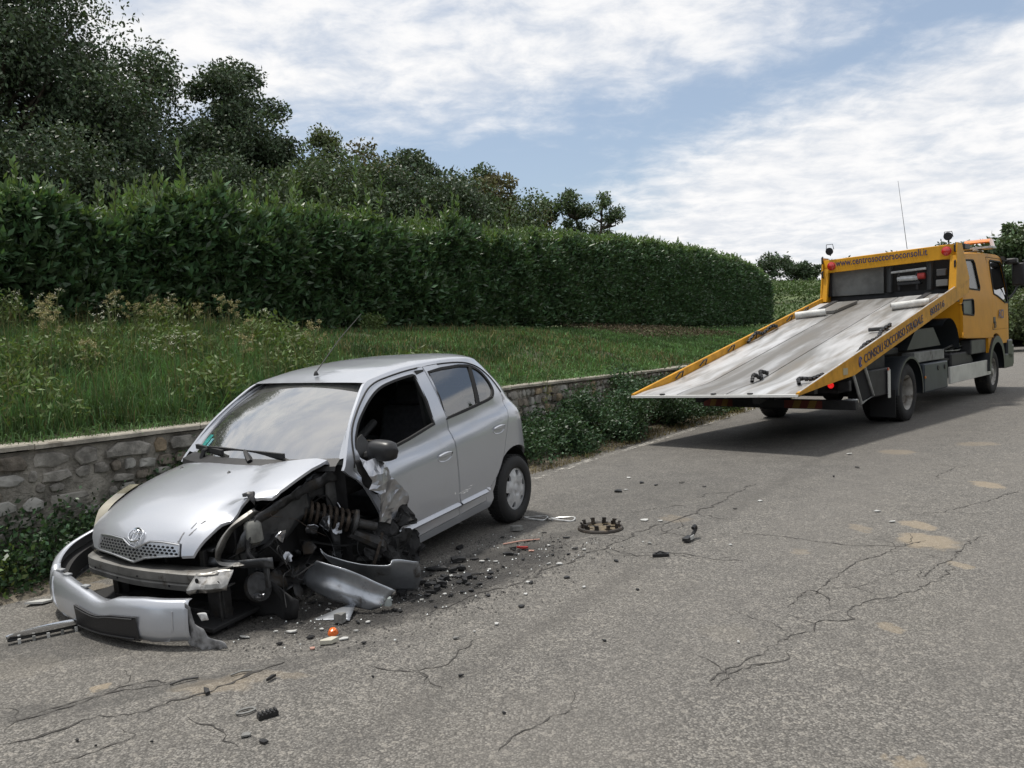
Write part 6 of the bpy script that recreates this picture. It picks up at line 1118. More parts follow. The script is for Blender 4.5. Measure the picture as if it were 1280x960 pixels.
# underside: sub frame, chassis rails, cross members
for y_ in (.42,-.42):
    m_ = MB(); m_.bar((-3.6,y_,rz(-3.6)-.20),(2.9,y_,rz(2.9)-.36),.10,.16); tb(m_,'slide_frame_rail',mCh); tbox((1.6,y_,.80),(7.6,.09,.24),'chassis_rail',mCh)
for x in np.linspace(-3.2,2.2,6): tbox((x,0,rz(x)-.22),(.10,2.1,.07),'deck_bearer',mCh,bev=.004)
for x,z in ((-1.5,.78),(-.1,.60),(1.4,.78),(3.0,.75)): tbox((x,0,z),(.22,1.5,.26),'cross_member',mCh,bev=.02)
m_ = MB(); m_.tube([(0,-1.0,.45),(0,1.0,.45)],.09,12); m_.lathe([(0,.2),(.15,.14),(.19,0),(.15,-.14),(0,-.2)],16,Matrix.Translation((0,0,.45))@Matrix.Rotation(PI/2,4,'Y')); tb(m_,'rear_axle',mCh,kind='stuff')
m_ = MB(); m_.tube([(4.95,-.95,.45),(4.95,.95,.45)],.06,10); tb(m_,'front_axle',mCh)
m_ = MB(); m_.prism([(-2.4,.62),(-.6,.60),(-.6,1.06),(-1.9,.98),(-2.4,.80)],1,-1.02,1.0); tb(m_,'rear_body_box',mCh)
m_ = MB(); m_.prism([(-3.35,.60),(-2.4,.60),(-2.4,.80),(-3.3,.74)],1,-.55,.55); tb(m_,'tow_arm',mCh)
m_ = MB(); m_.lathe([(0,.25),(.09,.23),(.13,.1),(.13,-.1),(.09,-.23),(0,-.25)],14,Matrix.Translation((-1.6,.35,.42))@Matrix.Rotation(PI/2,4,'X')); tb(m_,'air_tank',mCh)
# rear underrun bar with chevrons
bar = tbox((-2.35,-.10,.46),(.10,2.30,.13),'underrun_bar',mCh); mY2 = M('chevron_yellow',(.22,.125,.02),.6,dirt=(6,.58),dirtcol=(.13,.09,.05)); mR2 = M('chevron_red',(.13,.022,.014),.6,dirt=(6,.58),dirtcol=(.1,.05,.03))
for (a0,a1) in ((1.03,.55),(-.25,-.80)):
    n_ = 5; w_ = (a1-a0)/n_
    for k in range(n_): y0 = a0+k*w_; m_ = MB(); m_.add([(-2.404,y0,.405),(-2.404,y0+w_*.97,.405),(-2.404,y0+w_*1.35 if k < n_-1 else y0+w_*.97,.515),(-2.404,y0+w_*.38 if k > 0 else y0,.515)],[(0,1,2,3)]); m_.build('chevron_stripe',mR2 if k%2 == 0 else mY2,bar,smooth=0)
lc = tbox((-2.36,-1.0,.72),(.08,.34,.14),'tail_lamp_cluster',mCh); m_ = MB(); m_.lathe([(0,.02),(.035,.018),(.045,0)],14,Matrix.Translation((-2.405,-.92,.73))@Matrix.Rotation(-PI/2,4,'Y')); tb(m_,'red_tail_lamp',M('lit_red_lamp',(.8,.02,.02),.2,coat=1.),lc); lm = bpy.data.materials['lit_red_lamp'].node_tree.nodes['Principled BSDF']; lm.inputs['Emission Color'].default_value = (1,.02,.02,1); lm.inputs['Emission Strength'].default_value = .5
tbox((-2.25,-1.12,.47),(.20,.14,.12),'bar_end_bracket',mGalv); 
# tilted folding step frame beside the rear lamp
m_ = MB(); fr4 = [(-2.28,-1.17,.90),(-1.84,-1.17,.95),(-1.52,-1.17,.52),(-1.98,-1.17,.45)]; m_.tube([fr4[0],fr4[1],fr4[2],fr4[3],fr4[0]],.022,6); tb(m_,'folding_step_frame',mGalv); m_ = MB(); m_.add([(p[0],-1.15,p[2]) for p in fr4],[(0,1,2,3)]); tb(m_,'step_backing',mVoid)
tbox((-1.2,-1.0,.68),(1.0,.26,.40),'rear_tool_locker',mCh,bev=.02); tbox((-.82,-1.155,.64),(.10,.012,.42),'white_marker_strip',mWh,bev=.003); tbox((-.86,-1.16,.86),(.06,.015,.04),'small_red_reflector',mRed,bev=.004)
# wheels
def tprof(R,r,w): return [(r,-w/2+.02),(r+.03,-w/2),(R-.07,-w/2-.005),(R-.03,-w/2+.008),(R,-w/2+.035),(R,w/2-.035),(R-.03,w/2-.008),(R-.07,w/2+.005),(r+.03,w/2),(r,w/2-.02)]
def twheel(x,y,sg,front):
    m4 = Matrix.Translation((x,y,.445)) @ Matrix.Rotation(-sg*PI/2,4,'X')
    w_ = tb(MB().lathe(tprof(.445,.265,.27),48,m4),'wheel',mTread,smooth=50)
    m_ = MB()
    for k in range(54):
        a = 2*PI*k/54
        for z_ in (-.09,-.03,.03,.09): m_.add([tuple(Matrix.Rotation(a,4,'Z')@Vector((.445+dx,dy,z_+e_))) for dx,dy,e_ in [(0,-.018,-.024),(.006,-.016,-.022),(.006,.016,-.022),(0,.018,-.024),(0,-.018,.024),(.006,-.016,.022),(.006,.016,.022),(0,.018,.024)]],[(1,2,6,5),(0,1,5,4),(2,3,7,6),(0,3,2,1),(4,5,6,7)],m4)
    m_.build('tread',mTread,w_,smooth=0,kind='stuff')
    pr = [(0,-.06),(.07,-.06),(.085,-.03),(.16,-.05),(.22,-.075),(.235,.06),(.262,.115),(.270,.12),(.268,.105)] if not front else [(0,.13),(.06,.125),(.085,.09),(.09,.05),(.15,.085),(.20,.075),(.235,.05),(.262,.115),(.270,.12)]
    rm = tb(MB().lathe(pr,36,m4),'wheel_rim',M('rim_grey',(.30,.29,.27),.5,metal=.3,var=(6,.3),dirt=(7,.5),dirtcol=(.12,.10,.08)),w_)
    for k in range(8): a = 2*PI*k/8; m_ = MB(); m_.lathe([(0,.03),(.016,.028),(.018,0)],6,m4 @ Matrix.Translation((.125*math.cos(a),.125*math.sin(a),-.045 if not front else .072))); tb(m_,'wheel_nut',mGalv,rm)
    m_ = MB(); m_.lathe([(0,.06),(.05,.055),(.065,0)],16,m4 @ Matrix.Translation((0,0,-.06 if not front else .07))); tb(m_,'hub_cap',mGalv,rm)
for sg in (-1,1):
    twheel(0,sg*1.03,sg,False); twheel(5.35,sg*1.00,sg,True)
    twheel(0,sg*.72,sg,False) if sg == -1 else None
    # rear mudguard arch
    rows = [[(r_*math.cos(a)*1.12+.02,sg*y_,.47+r_*math.sin(a)) for r_,y_ in ((.53,.62),(.545,1.17),(.535,1.205),(.50,1.205))] for a in np.linspace(-.15,PI+.05,24)]
    tb(MB().grid(rows),'mudguard',mFen)
tbox((-.66,-1.0,.33),(.02,.38,.42),'mud_flap',mBlkR,bev=.004)
# side lockers, white side guard, grey panel
tbox((1.54,-1.0,.60),(1.30,.28,.48),'side_locker',mBox,bev=.025)
for x in (1.62,2.0): m_ = MB(); m_.lathe([(0,.01),(.035,.012),(.05,.0)],14,Matrix.Translation((x,-1.142,.74))@Matrix.Rotation(PI/2,4,'X')); tb(m_,'locker_latch',mBlk)
tbox((1.40,-.98,.95),(1.6,.20,.17),'grey_side_beam',M('grey_beam',(.20,.205,.20),.6,var=(4,.3),dirt=(5,.58),dirtcol=(.1,.09,.08)),bev=.01)
tbox((.90,-1.15,.62),(.04,.02,.04),'amber_side_marker',M('amber',(.6,.2,.03),.3),bev=.005)
tbox((3.68,-1.13,.560),(2.76,.04,.30),'side_guard_panel',mWh,bev=.008)
tbox((3.35,-.86,.72),(1.3,.40,.42),'battery_box',mCh,bev=.03); m_ = MB(); m_.lathe([(0,.55),(.24,.54),(.27,.5),(.27,-.5),(.24,-.54),(0,-.55)],22,Matrix.Translation((3.9,-.72,.70))@Matrix.Rotation(PI/2,4,'Y')); tb(m_,'fuel_tank',mCh)
for k in range(7): z0 = random.uniform(.80,1.0); m_ = MB(); m_.tube(cr([(2.3+k*.2,-.9,z0),(2.7+k*.2,-1.0,z0+random.uniform(-.1,.1)),(3.2+k*.2,-.92,z0+random.uniform(-.05,.12))],5),random.choice((.012,.02,.03)),6); tb(m_,'pipe',random.choice((mCh,mGalv,mBlk)))
m_ = MB(); m_.prism([(.55,1.08),(2.35,1.10),(1.95,1.42),(1.0,1.40)],1,-.98,-.2); tb(m_,'hydraulic_housing',M('dark_housing',(.03,.033,.036),.5,var=(3,.3)))
m_ = MB(); rows = [[(2.45+.62*math.cos(a),y_,1.02+.55*math.sin(a)) for y_ in (-1.10,-.4)] for a in np.linspace(0,PI*.72,14)]; m_.grid(rows); tb(m_,'cab_rear_guard',mFen)
tbox((-.1,-.62,1.08),(1.2,.5,.12),'black_top_cover',mCh,bev=.03)
# ---- cab
CY, CT = 1.16, 1.03
def cy_(z): return interp(z,[1.0,1.95,2.85],[CY,CY-.01,CT])
cabo = cr([(3.10,1.22),(3.12,2.0),(3.30,2.66),(3.42,2.74)],4)[:-1] + cr([(3.42,2.74),(4.6,2.81),(5.7,2.84),(6.25,2.82),(6.52,2.72)],5)[:-1] + cr([(6.52,2.72),(6.68,2.35),(6.86,1.92),(6.93,1.5),(6.93,1.0)],4) + [(6.1,1.0)] + [(5.45+.62*math.cos(a),.62+.60*math.sin(a)) for a in np.linspace(.66,PI-.25,12)] + [(4.85,1.14),(3.3,1.18)]
rwn = [(3.62,2.10),(4.34,2.08),(4.38,2.14),(4.28,2.60),(4.20,2.66),(3.55,2.64),(3.50,2.58),(3.56,2.16)]; swn = [(3.12,1.63),(3.82,1.60),(3.85,1.66),(3.83,1.86),(3.78,1.90),(3.14,1.88),(3.10,1.82)]
dwn = cr([(5.40,2.66),(5.36,2.4),(5.34,2.10)],3)[:-1] + [(5.34,2.02),(5.60,1.98),(6.25,1.84),(6.66,1.84),(6.58,2.16),(6.40,2.62),(6.28,2.70),(5.48,2.70)]
cdoor = [(5.20,1.30),(5.20,2.76),(6.36,2.76),(6.56,2.60),(6.78,1.90),(6.82,1.30)]
for sg in (-1,1):
    f = lambda x,z,sg=sg: (x, sg*(cy_(z)-.10*max(0,(x-6.3)/.63)**2*(1 if z > 1.0 else 1)), z)
    cs = tb(patch(cabo, f, holes=[inset(cdoor,-.006)]+([rwn,swn]), step=.12, rim=(0,-sg*.05,0)),'cab_side',mOr)
    cd = tb(patch(cdoor, f, holes=[dwn], step=.12, rim=(0,-sg*.03,0)),'cab_door',mOr)
    tb(patch(dwn, lambda x,z: (f(x,z)[0],f(x,z)[1]-sg*.02,z), step=.2),'door_window',gCab,cd)
    m_ = MB(); L_ = [Vector(f(*p))+Vector((0,sg*.004,0)) for p in dwn]; m_.tube(L_+[L_[0]],.018,5,False); tb(m_,'door_window_seal',mBlkR,cd)
    m_ = MB(); L_ = [Vector(f(*p))+Vector((0,sg*.001,0)) for p in cdoor]; m_.tube(L_+[L_[0]],.007,5,False); tb(m_,'door_seam',mBlkR,cd)
    for w,nm in ((rwn,'rear_side_window'),(swn,'small_side_panel')):
        tb(patch(w, lambda x,z: (f(x,z)[0],f(x,z)[1]-sg*.015,z), step=.2),nm,M('dark_side_glass',(.010,.012,.013),.22,spec=.3) if nm[0] == 'r' else M('dark_panel',(.03,.04,.045),.35),cs); m_ = MB(); L_ = [Vector(f(*p)) for p in w]; m_.tube(L_+[L_[0]],.016,5,False); tb(m_,'window_rubber',mBlkR,cs)
    tb(patch([(5.26,1.42),(5.42,1.42),(5.42,1.55),(5.26,1.55)], lambda x,z: (f(x,z)[0],f(x,z)[1]+sg*.006,z), step=.2, rim=(0,-sg*.02,0)),'door_handle',mBlk,cd)
    tb(patch([(3.05,1.20),(5.2,1.14),(5.2,1.26),(3.1,1.30)], lambda x,z: (f(x,z)[0],f(x,z)[1]+sg*.012,z), step=.2, rim=(0,-sg*.03,0)),'cab_skirt_moulding',mOr,cs)
    tb(patch([(6.42,2.02),(6.60,1.9),(6.80,1.88),(6.84,1.55),(6.66,1.55),(6.62,1.80)], lambda x,z: (f(x,z)[0],f(x,z)[1]+sg*.005,z), step=.2, rim=(0,-sg*.02,0)),'black_corner_trim',mBlk,cs)
    # mudguard round the front wheel and dark panel behind it
    rows = [[(5.40+.60*math.cos(a)*1.05,sg*y_,.55+.62*math.sin(a)) for y_ in (.7,1.19,1.20)]+[(5.40+.52*math.cos(a),sg*1.20,.52+.52*math.sin(a))] for a in np.linspace(-.1,PI+.1,20)]; tb(MB().grid(rows),'front_mudguard',mFen)
    tbox((4.30,sg*1.02,1.00),(1.05,.20,.28),'dark_sill_panel',M('sill_dark',(.05,.052,.055),.5,var=(5,.3)),bev=.02)
    tbox((6.55,sg*1.12,.85),(.42,.12,.42),'bumper_corner',mFen,bev=.03); tbox((6.45,sg*1.10,.62),(.7,.16,.30),'entry_step',mFen,bev=.02)
    m_ = MB(); m_.tube([(6.62,sg*1.14,1.92),(6.85,sg*1.20,2.05),(6.9,sg*1.27,2.22)],.02,6); m_.tube([(6.50,sg*1.05,2.72),(6.80,sg*1.15,2.74),(6.9,sg*1.27,2.66)],.022,6); mi_ = tb(m_,'mirror_arm',mBlk,kind='stuff'); tbox((6.92,sg*1.27,2.44),(.12,.24,.48),'wing_mirror',mBlk,mi_,bev=.03); tbox((6.78,sg*1.17,2.72),(.20,.22,.12),'wide_angle_mirror',mBlk,mi_,bev=.03)
def fr(y,z): 
    x = interp(z,[1.0,1.5,1.92,2.35,2.72],[6.93,6.93,6.86,6.68,6.52]); return (x+.06*(1-(y/1.1)**2),y,z)
tb(MB().grid([[fr(u*(cy_(z)-.09),z) for u in np.linspace(-1,1,9)] for z in (1.0,1.3,1.6,1.92)]),'cab_front_panel',mOr)
tb(MB().grid([[fr(u*(cy_(z)-.09),z) for u in np.linspace(-1,1,9)] for z in (1.92,2.2,2.5,2.72)]),'truck_windscreen',gCab)
rf = [(3.12,2.0),(3.30,2.66),(3.42,2.74),(4.6,2.81),(5.7,2.84),(6.25,2.82),(6.58,2.72)]
tb(MB().grid([[(x,u*cy_(z)*.998,z+.06*(1-abs(u)**4)*min(1,max(0,(z-2.6)/.1))) for u in (-1,-.97,-.9,-.7,-.4,0,.4,.7,.9,.97,1)] for x,z in cr(rf,4)]),'cab_roof',mOr,smooth=60)
tb(MB().grid([[(3.12,y_,z) for y_ in (-1.14,1.14)] for z in (1.2,2.0)]),'cab_back',mOr); tbox((5.0,0,1.25),(3.4,2.1,.08),'cab_floor',mVoid,bev=0); tbox((5.2,0,1.70),(.25,1.9,.7),'cab_seats',mSeat,bev=.05); tbox((6.45,0,1.75),(.4,2.0,.3),'cab_dashboard',mDash,bev=.05)
tb(MB().grid([[(6.40+a,u,2.80+c_) for u in np.linspace(-1.1,1.1,7)] for a,c_ in ((0,.02),(.25,-.02),(.42,-.10))]),'sun_visor',mFen)
tbox((6.93,0,.72),(.20,2.30,.46),'truck_front_bumper',mFen,bev=.04)
# beacon bar on its frame, black roof box
bb = MB(); bb.tube([(5.34,-.95,2.90),(5.34,.95,2.90)],.025,6); bb.tube([(5.6,-.9,2.9),(4.9,-.9,2.90)],.02,6); fb_ = tb(bb,'beacon_frame',mGalv,kind='stuff')
rows = []
for i,x in enumerate(np.linspace(5.16,5.52,9)): k = math.sin(PI*min(1,max(0,(i+.6)/9.2)))**.4; rows.append([(x,y_,2.98+(.15*k if q else 0)) for y_,q in ((-1.14,0),(-1.12,.93),(-1.05,1),(-.9,1),(-.72,1),(-.66,.93),(-.64,0))])
mAmb = M('amber_beacon',(.85,.22,.02),.25,coat=1.,var=(30,.25)); o = tb(MB().grid(rows),'amber_beacon_bar',mAmb,fb_); tbox((5.34,-.89,2.95),(.32,.56,.05),'beacon_base',mGalv,fb_)
tbox((3.55,-.92,2.88),(.34,.42,.10),'black_roof_box',mBlk)
# door lettering and marks
text('ACI',.26,Matrix.Translation((5.62,-1.172,1.52)) @ Matrix.Rotation(PI/2,4,'X'),'door_badge',M('badge_blue',(.03,.05,.20),.4),truck,sx=.40)
text('IB',.19,Matrix.Translation((5.26,-1.175,1.33)) @ Matrix.Rotation(PI/2,4,'X'),'cab_mark',mBlk,truck,sx=.16)
# ================================================================== LOOSE WRECKAGE ON THE ROAD
R_ = random.Random(77)
mSil = M('loose_silver_panel',(.36,.38,.41),.36,metal=.7,coat=.6,var=(5,.25),dirt=(6,.56),dirtcol=(.10,.09,.08)); mGreyP = M('grey_plastic_shard',(.20,.20,.19),.6,var=(20,.3)); mWhP = M('white_shard',(.50,.50,.48),.45); mCream = M('cream_shard',(.50,.48,.40),.5); mClr = M('glassy_shard',(.45,.5,.5),.1,metal=.3); mOrg = M('orange_lens',(.80,.16,.02),.2,coat=1.); mRedS = M('red_lens_shard',(.28,.03,.025),.3); mPink = M('pinkish_shard',(.42,.24,.19),.6); mBlkS = M('black_plastic_shard',(.014,.014,.015),.5)
def freeloft(rows, name, label, cat, mat, thick, nsub=5, amp=.006, group=None):
    rr = [cr(r,5) for r in rows]; cols = list(zip(*rr)); cols = [cr(c_,nsub) for c_ in cols]; g_ = list(zip(*cols)); o0 = Vector(g_[0][0]); org = Vector((o0.x,o0.y,0))
    G = [[tuple(Vector(p)-org+noise.noise_vector(Vector(p)*9)*amp) for p in r] for r in g_]
    o = MB().grid(G).build(name,mat,smooth=35,label=label,cat=cat,group=group); o.location = org; so = o.modifiers.new('t','SOLIDIFY'); so.thickness = thick; return o
# piece A: folded wing panel with a bright crease
freeloft([[(-1.209,4.874,.30),(-1.275,4.925,.235),(-1.318,4.952,.17),(-1.30,4.951,.13)],[(-1.034,4.80,.265),(-1.09,4.835,.195),(-1.129,4.815,.14),(-1.18,4.86,.085)],[(-.871,4.786,.195),(-.92,4.80,.135),(-.955,4.782,.09),(-1.035,4.82,.045)],[(-.735,4.79,.125),(-.785,4.785,.08),(-.815,4.755,.045),(-.879,4.78,.015)]],
  'torn_wing_panel','silver-grey torn wing panel lying bent on the road below the spring','wing panel',mSil,.004)
freeloft([[(-1.20,4.93,.36),(-1.195,4.925,.345),(-1.185,4.92,.33)],[(-1.141,4.944,.305),(-1.150,4.965,.275),(-1.142,4.98,.25)],[(-.964,4.95,.25),(-.981,5.02,.20),(-.985,5.08,.15)],[(-.80,4.965,.235),(-.83,5.04,.15),(-.86,5.11,.06)],[(-.77,5.0,.255),(-.765,5.06,.14),(-.785,5.11,.03)],[(-.627,5.03,.225),(-.615,5.07,.13),(-.645,5.12,.02)]],
  'torn_sill_panel','dull grey curved panel standing on edge behind the torn wing panel','body panel',mSil,.005)
def chip(x,y,w,l,mat,name,label,cat,group,h_=.006,rot=None,curl=.3,z0=.004):
    n_ = R_.choice((5,6,7)); rot = R_.uniform(0,PI) if rot is None else rot; P = []; 
    for i in range(n_): a = 2*PI*i/n_+R_.uniform(-.3,.3); P.append((w/2*math.cos(a)*R_.uniform(.75,1.1),l/2*math.sin(a)*R_.uniform(.6,1.1)))
    tl = R_.uniform(-.25,.25); cu = curl*max(w,l); vs = [(p[0],p[1],z0+cu*R_.uniform(0,.35)) for p in P]; cz = sum(v[2] for v in vs)/n_; top = [(p[0]*.96,p[1]*.96,v[2]+h_) for p,v in zip(P,vs)]
    m_ = MB(); m_.add(vs+top+[(0,0,cz*.6+h_+R_.uniform(0,cu*.25))],[tuple(range(n_))[::-1]]+[(i,(i+1)%n_,n_+(i+1)%n_,n_+i) for i in range(n_)]+[(n_+i,n_+(i+1)%n_,2*n_) for i in range(n_)])
    if group and name.endswith(('shard','chip')) :
        px_, D_ = 640+1035*x/y, y
        pl_ = ('left of the hanging bumper' if px_ < 120 else 'in front of the bumper' if px_ < 290 and y < 4.7 else 'on the open road in the left foreground' if y < 4.25 and px_ < 600 else 'in front of the torn wing panel' if px_ < 480 and y < 4.95 else 'behind the torn panels' if px_ < 560 and y < 5.7 else 'beside the sill of the silver car' if px_ < 640 and y < 6.6 else 'beside the rear wheel' if px_ < 690 else
               'around the loose wheel trim' if px_ < 800 and y > 6 else 'near the hook-shaped bracket' if px_ < 930 and y > 5 else 'on the open road in the middle foreground' if px_ < 1000 else 'on the open road at the right')
        s3 = 'tiny' if max(w,l) < .03 else 'small' if max(w,l) < .06 else 'finger-long' if max(w,l) < .12 else 'hand-long'
        cl_ = label.split()[1]; label = '%s %s%s plastic %s lying %s' % (s3, 'thin ' if max(w,l)/max(min(w,l),.001) > 2.2 else 'chunky ', cl_, 'chip' if 'chip' in name else 'shard', pl_); group = cl_+' pieces '+pl_
    o = m_.build(name,mat,smooth=20,label=label,cat=cat,group=group); o.matrix_world = Matrix.Translation((x,y,0)) @ Matrix.Rotation(rot,4,'Z'); return o
KM = {'w':(mWhP,'white_shard','small white plastic shard in the debris beside the wreck','white shards on the road'),'k':(mBlkS,'black_shard','small black plastic shard scattered on the road by the wreck','black shards on the road'),
 'g':(mGreyP,'grey_shard','small grey plastic sliver lying on the asphalt','grey slivers on the road'),'o':(mPink,'brown_chip','small brownish chip on the road beside the rear wheel','brown chips'),'p':(mPink,'pink_chip','small pinkish chip among the debris','pink chips')}
for (x,y,w,l,k) in DEBRIS:
    if w < .004: continue
    l = max(l*.8,.008); w = max(w*.85,.010)
    if k == 'r': chip(x,y,w,l,mRedS,'red_lens_shard','red lens shard beside a thin stick between the wreck and the wheel trim','shard',None,.012); continue
    if k == 'c': chip(x,y,w,.055,mCream,'cream_bracket','long cream plastic bracket lying just in front of the orange lens','bracket',None,.02,.3); continue
    if k == 's': chip(x,y,w,.075,mGreyP,'crushed_metal_lump','crushed grey metal lump lying beside the rear wheel','metal lump',None,.035,.1); continue
    mt,nm,lb,gp = KM[k]; chip(x,y,w,l*.85,mt,nm,lb,'shard',gp,.006 if w < .08 else .012,None if w < .12 else R_.uniform(-.2,.5),.25)
# scatter of smaller individual fragments in the dark crash zone
for k in range(120):
    u_ = abs(R_.gauss(0,.42)); bx,by = R_.choice(((-.62,5.15),(-.25,5.62),(.1,6.1),(-1.1,4.75),(-.5,5.35))); x,y = bx+R_.gauss(0,.22),by+R_.gauss(0,.20)
    kk = R_.choice('kkkkkwg'); mt,nm,lb,gp = KM[kk]; s_ = R_.uniform(.010,.05)*(1.25 if kk == 'k' else .6); chip(x,y,s_,s_*R_.uniform(.3,.9),mt,nm,lb,'shard',gp,.006,None,.4)
# uncountable crumbs
g = np.random.default_rng(31); N = 3800; c_ = g.choice(5,N); cxs = np.array([-.62,-.25,.15,-1.2,-.9])[c_]; cys = np.array([5.1,5.55,6.05,4.7,4.95])[c_]; xx = cxs+g.normal(0,.30,N); yy = cys+g.normal(0,.24,N); q3 = g.uniform(.002,.009,N); base = np.stack([xx,yy,np.full(N,.003)],1); a = g.uniform(0,6.28,N)
V = np.stack([base+np.stack([np.cos(a)*q3,np.sin(a)*q3,0*a],1), base+np.stack([np.cos(a+2.1)*q3,np.sin(a+2.1)*q3,0*a],1), base+np.stack([np.cos(a+4.2)*q3,np.sin(a+4.2)*q3,0*a],1), base+np.stack([0*a,0*a,q3*.9],1)],1).reshape(-1,3); b_ = np.arange(N)*4
F = np.concatenate([np.stack([b_,b_+1,b_+3],1),np.stack([b_+1,b_+2,b_+3],1),np.stack([b_+2,b_,b_+3],1)]); npmesh('debris_crumbs',V,F,M('crumb_dirt',(.045,.042,.04),.7,island=1.,var=(3,.6)),kind='stuff',label='dark crumbs of glass, plastic and soil strewn around the wreck',cat='debris')
V2 = V*1.; V2[:,0] += g.normal(0,.25); V2 = V2[:260*4]; F2 = F[(F.max(1) < 260*4)]; npmesh('glass_crumbs',V2+np.array([.08,.1,0]),F2,M('glass_crumb',(.55,.58,.58),.25,island=.8),kind='stuff',label='pale glass crumbs sprinkled over the dark debris',cat='debris')
# orange indicator lens
e = empty('orange_indicator_lens','round orange indicator lens lying on the road below the torn wing panel','lens',Matrix.Translation((-1.035,4.44,.0))); m_ = MB(); m_.lathe([(0,.042),(.018,.038),(.028,.022),(.030,.006),(.022,.0)],14,Matrix.Rotation(.3,4,'X')); m_.build('lens',mOrg,e); m_ = MB(); m_.lathe([(.031,.0),(.034,.006),(.031,.012)],14,Matrix.Rotation(.3,4,'X')); m_.build('lens_rim',mGreyP,e)
# shiny end shard on the wing panel
m_ = MB(); 
chip(-.80,4.80,.085,.06,mClr,'mirror_glass_shard','bright reflective shard at the tip of the torn wing panel','shard',None,.045,.2,.5,.03); chip(-1.03,4.62,.09,.06,mGreyP,'crumpled_grey_piece','crumpled grey piece on the road under the torn wing panel','fragment',None,.05,.8,.4)
freeloft([[(-1.205,4.70,.004),(-1.20,4.72,.006),(-1.19,4.74,.004)],[(-1.12,4.68,.006),(-1.11,4.72,.02),(-1.09,4.77,.03)],[(-.985,4.64,.008),(-.98,4.74,.035),(-.975,4.85,.055)]],'flat_grey_strip','flat pointed grey strip under the torn wing panel','strip',mSil,.004)
# wheel trim lying face down: ring with upright clips
tr_ = empty('loose_wheel_trim','round dark wheel trim lying face down on the road with its clips up','wheel trim',Matrix.Translation((.665,6.62,.0))); mTrim = M('brown_black_trim',(.030,.024,.019),.6,var=(20,.4),dirt=(18,.55),dirtcol=(.12,.09,.06))
m_ = MB(); m_.lathe([(.150,.010),(.165,.024),(.180,.020),(.186,.006),(.178,.002),(.150,.004)],44,closed=True); m_.build('outer_ring',mTrim,tr_)
holes = [[(.105*math.cos(a0+d)*k_+0,.105*math.sin(a0+d)*k_) for k_,d in ((.62,-.2),(1.3,-.22),(1.35,0),(1.3,.22),(.62,.2))] for a0 in [2*PI*k/6 for k in range(6)]]
patch([(.155*math.cos(a),.155*math.sin(a)) for a in np.linspace(0,2*PI,37)[:-1]], lambda u,v: (u,v,.010+.004*math.sin(18*u)), holes=holes, step=.03, rim=(0,0,-.006)).build('disc',M('trim_inner',(.11,.085,.05),.6,var=(25,.5)),tr_,smooth=40)
for k in range(10):
    a = 2*PI*k/10; m4 = Matrix.Rotation(a,4,'Z') @ Matrix.Translation((.150,0,.035)); m_ = MB(); m_.box((0,0,0),(.010,.030,.045),m4); m_.box((.006,0,.02),(.016,.034,.010),m4); m_.box((-.012,.012,-.006),(.020,.006,.03),m4); m_.build('clip',mTrim,tr_,kind='stuff')
# silver twin-loop trim frame
e = empty('twin_loop_trim','thin silver trim frame with two oval loops lying beside the rear wheel','trim piece',Matrix.Translation((.27,7.03,.0)) @ Matrix.Rotation(-.35,4,'Z')); m_ = MB()
for c0 in (-.125,.12): m_.tube([(c0+.105*math.copysign(abs(math.cos(a))**.6,math.cos(a)),.055*math.copysign(abs(math.sin(a))**.8,math.sin(a)),.012+.008*math.sin(a*2)) for a in np.linspace(0,2*PI,29)],.0075,6,False)
m_.build('loops',M('trim_silver',(.50,.50,.49),.4,metal=.5,var=(15,.3)),e,kind='stuff'); MB().grid([[(-.03,-.05,.006),(.0,-.055,.03),(.04,-.05,.006)],[(-.04,-.02,.006),(.0,-.02,.014),(.05,-.02,.006)]]).build('white_tab',mWhP,e)
# black hook bracket standing, black flat piece
e = empty('hook_bracket','black hook-shaped bracket with white face standing on the open road','bracket',Matrix.Translation((1.29,6.12,.0)) @ Matrix.Rotation(1.0,4,'Z')); m_ = MB(); m_.tube(cr([(-.09,0,.012),(.0,.0,.014),(.06,.01,.03),(.10,.0,.07),(.08,-.0,.095),(.04,0,.085)],5),[.014]*26,6); m_.build('hook',mBlkS,e); m_ = MB(); m_.box((-.03,.015,.022),(.11,.05,.028)); m_.build('base',mBlkS,e,bevel=.004); MB().box((-.01,-.013,.028),(.07,.006,.03)).build('white_face',mWhP,e,bevel=.002)
e = empty('flat_black_bracket','flat black pointed bracket lying alone on the road right of the trim','bracket',Matrix.Translation((.985,5.72,.0)) @ Matrix.Rotation(.1,4,'Z')); m_ = MB(); m_.prism([(-.06,-.015),(.055,-.02),(.07,.018),(.02,.012),(-.03,.028)],2,.004,.022); m_.build('plate',mBlkS,e); m_ = MB(); m_.tube([(-.05,0,.02),(0,.01,.035),(.05,0,.02)],.006,5); m_.build('rib',mBlkS,e)
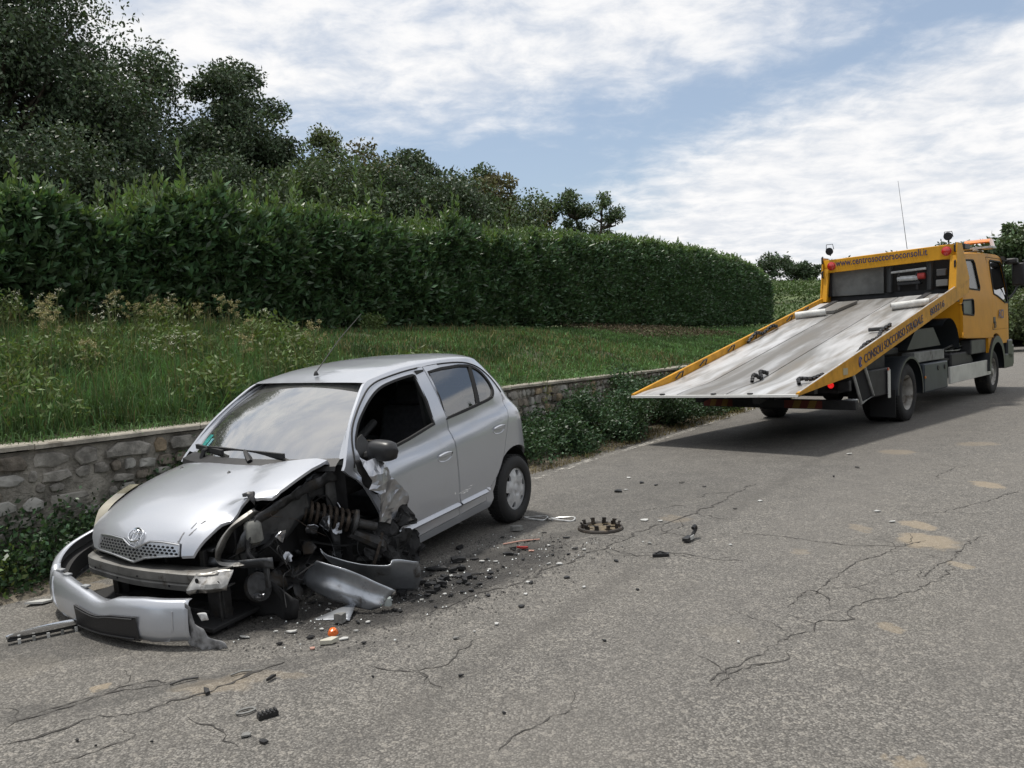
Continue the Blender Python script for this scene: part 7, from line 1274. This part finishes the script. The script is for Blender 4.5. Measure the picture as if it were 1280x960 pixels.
# trim strip at far left with clips
a0, a1 = Vector((-2.86,4.50,.0)), Vector((-2.36,4.86,.0)); d = (a1-a0).normalized(); e = empty('chrome_trim_strip','bright chrome strip with a row of plastic clips lying left of the bumper','trim strip',Matrix.Translation(a0) @ Matrix.Rotation(math.atan2(d.y,d.x),4,'Z')); L = (a1-a0).length
rows = [[(L*u,-.025*math.sin(PI*min(1,u*.9+.1)),.035+.012*u),(L*u,-.01,.062*(.35+.65*math.sin(PI*min(1,u*.75+.2)))+.012),(L*u,.028,.045)] for u in np.linspace(0,1,12)]; o = MB().grid(rows).build('bright_face',mChrome,e,smooth=60); so = o.modifiers.new('t','SOLIDIFY'); so.thickness = .003
MB().box((L*.5,0,.024),(L*.98,.03,.012)).build('backing',mBlkS,e,bevel=.003)
for k in range(8): MB().box((L*(.1+.115*k),-.022,.014),(.016,.014,.03)).build('clip',mGreyP if k%2 else mWhP,e,bevel=.002)
# thin rods and slivers
for (x,y,L,r,lb,mt) in ((-1.63,3.88,.13,.55,'thin dark rod lying on the pale road patch, the longer one',mBlkS),(-1.38,3.95,.10,.5,'thin grey rod lying on the road right of the dark rod',mGreyP),(.02,6.28,.30,.35,'thin pale stick lying in the debris beside the rear wheel',mPink),(-.35,5.45,.22,.2,'black strip half buried in debris by the torn black liner',mBlkS)):
    m_ = MB(); m_.tube([(-L/2,0,.006),(0,.004,.012),(L/2,0,.006)],.005 if L < .2 else .006,5); o = m_.build('thin_rod',mt,label=lb,cat='rod'); o.matrix_world = Matrix.Translation((x,y,.002)) @ Matrix.Rotation(r,4,'Z')
# pair of fragments at the lower left
for (x,y,mt,lb) in ((-1.22,3.52,mGreyP,'grey leaf-shaped ring fragment near the bottom left of the road'),(-1.11,3.47,mBlkS,'ribbed black block fragment beside the grey leaf-shaped one')):
    m_ = MB(); 
    if mt is mGreyP: m_.tube([(.04*math.cos(a),.022*math.sin(a),.008) for a in np.linspace(0,2*PI,17)],.0055,5,False)
    else:
        m_.box((0,0,.010),(.085,.035,.018))
        for k in range(5): m_.box((-.034+.017*k,0,.022),(.008,.034,.010))
    o = m_.build('fragment',mt,label=lb,cat='fragment',kind=None); o.matrix_world = Matrix.Translation((x,y,.002)) @ Matrix.Rotation(.6,4,'Z')
# stub of torn tyre and rubber near the door
for k in range(14):
    x,y = -.50+R_.gauss(0,.16), 5.30+R_.gauss(0,.14); o = chip(x,y,R_.uniform(.06,.15),R_.uniform(.03,.08),mBlkS,'torn_black_piece','torn black rubber piece lying on the ground behind the torn panel','fragment','torn black pieces behind the panel',.02,None,.5)
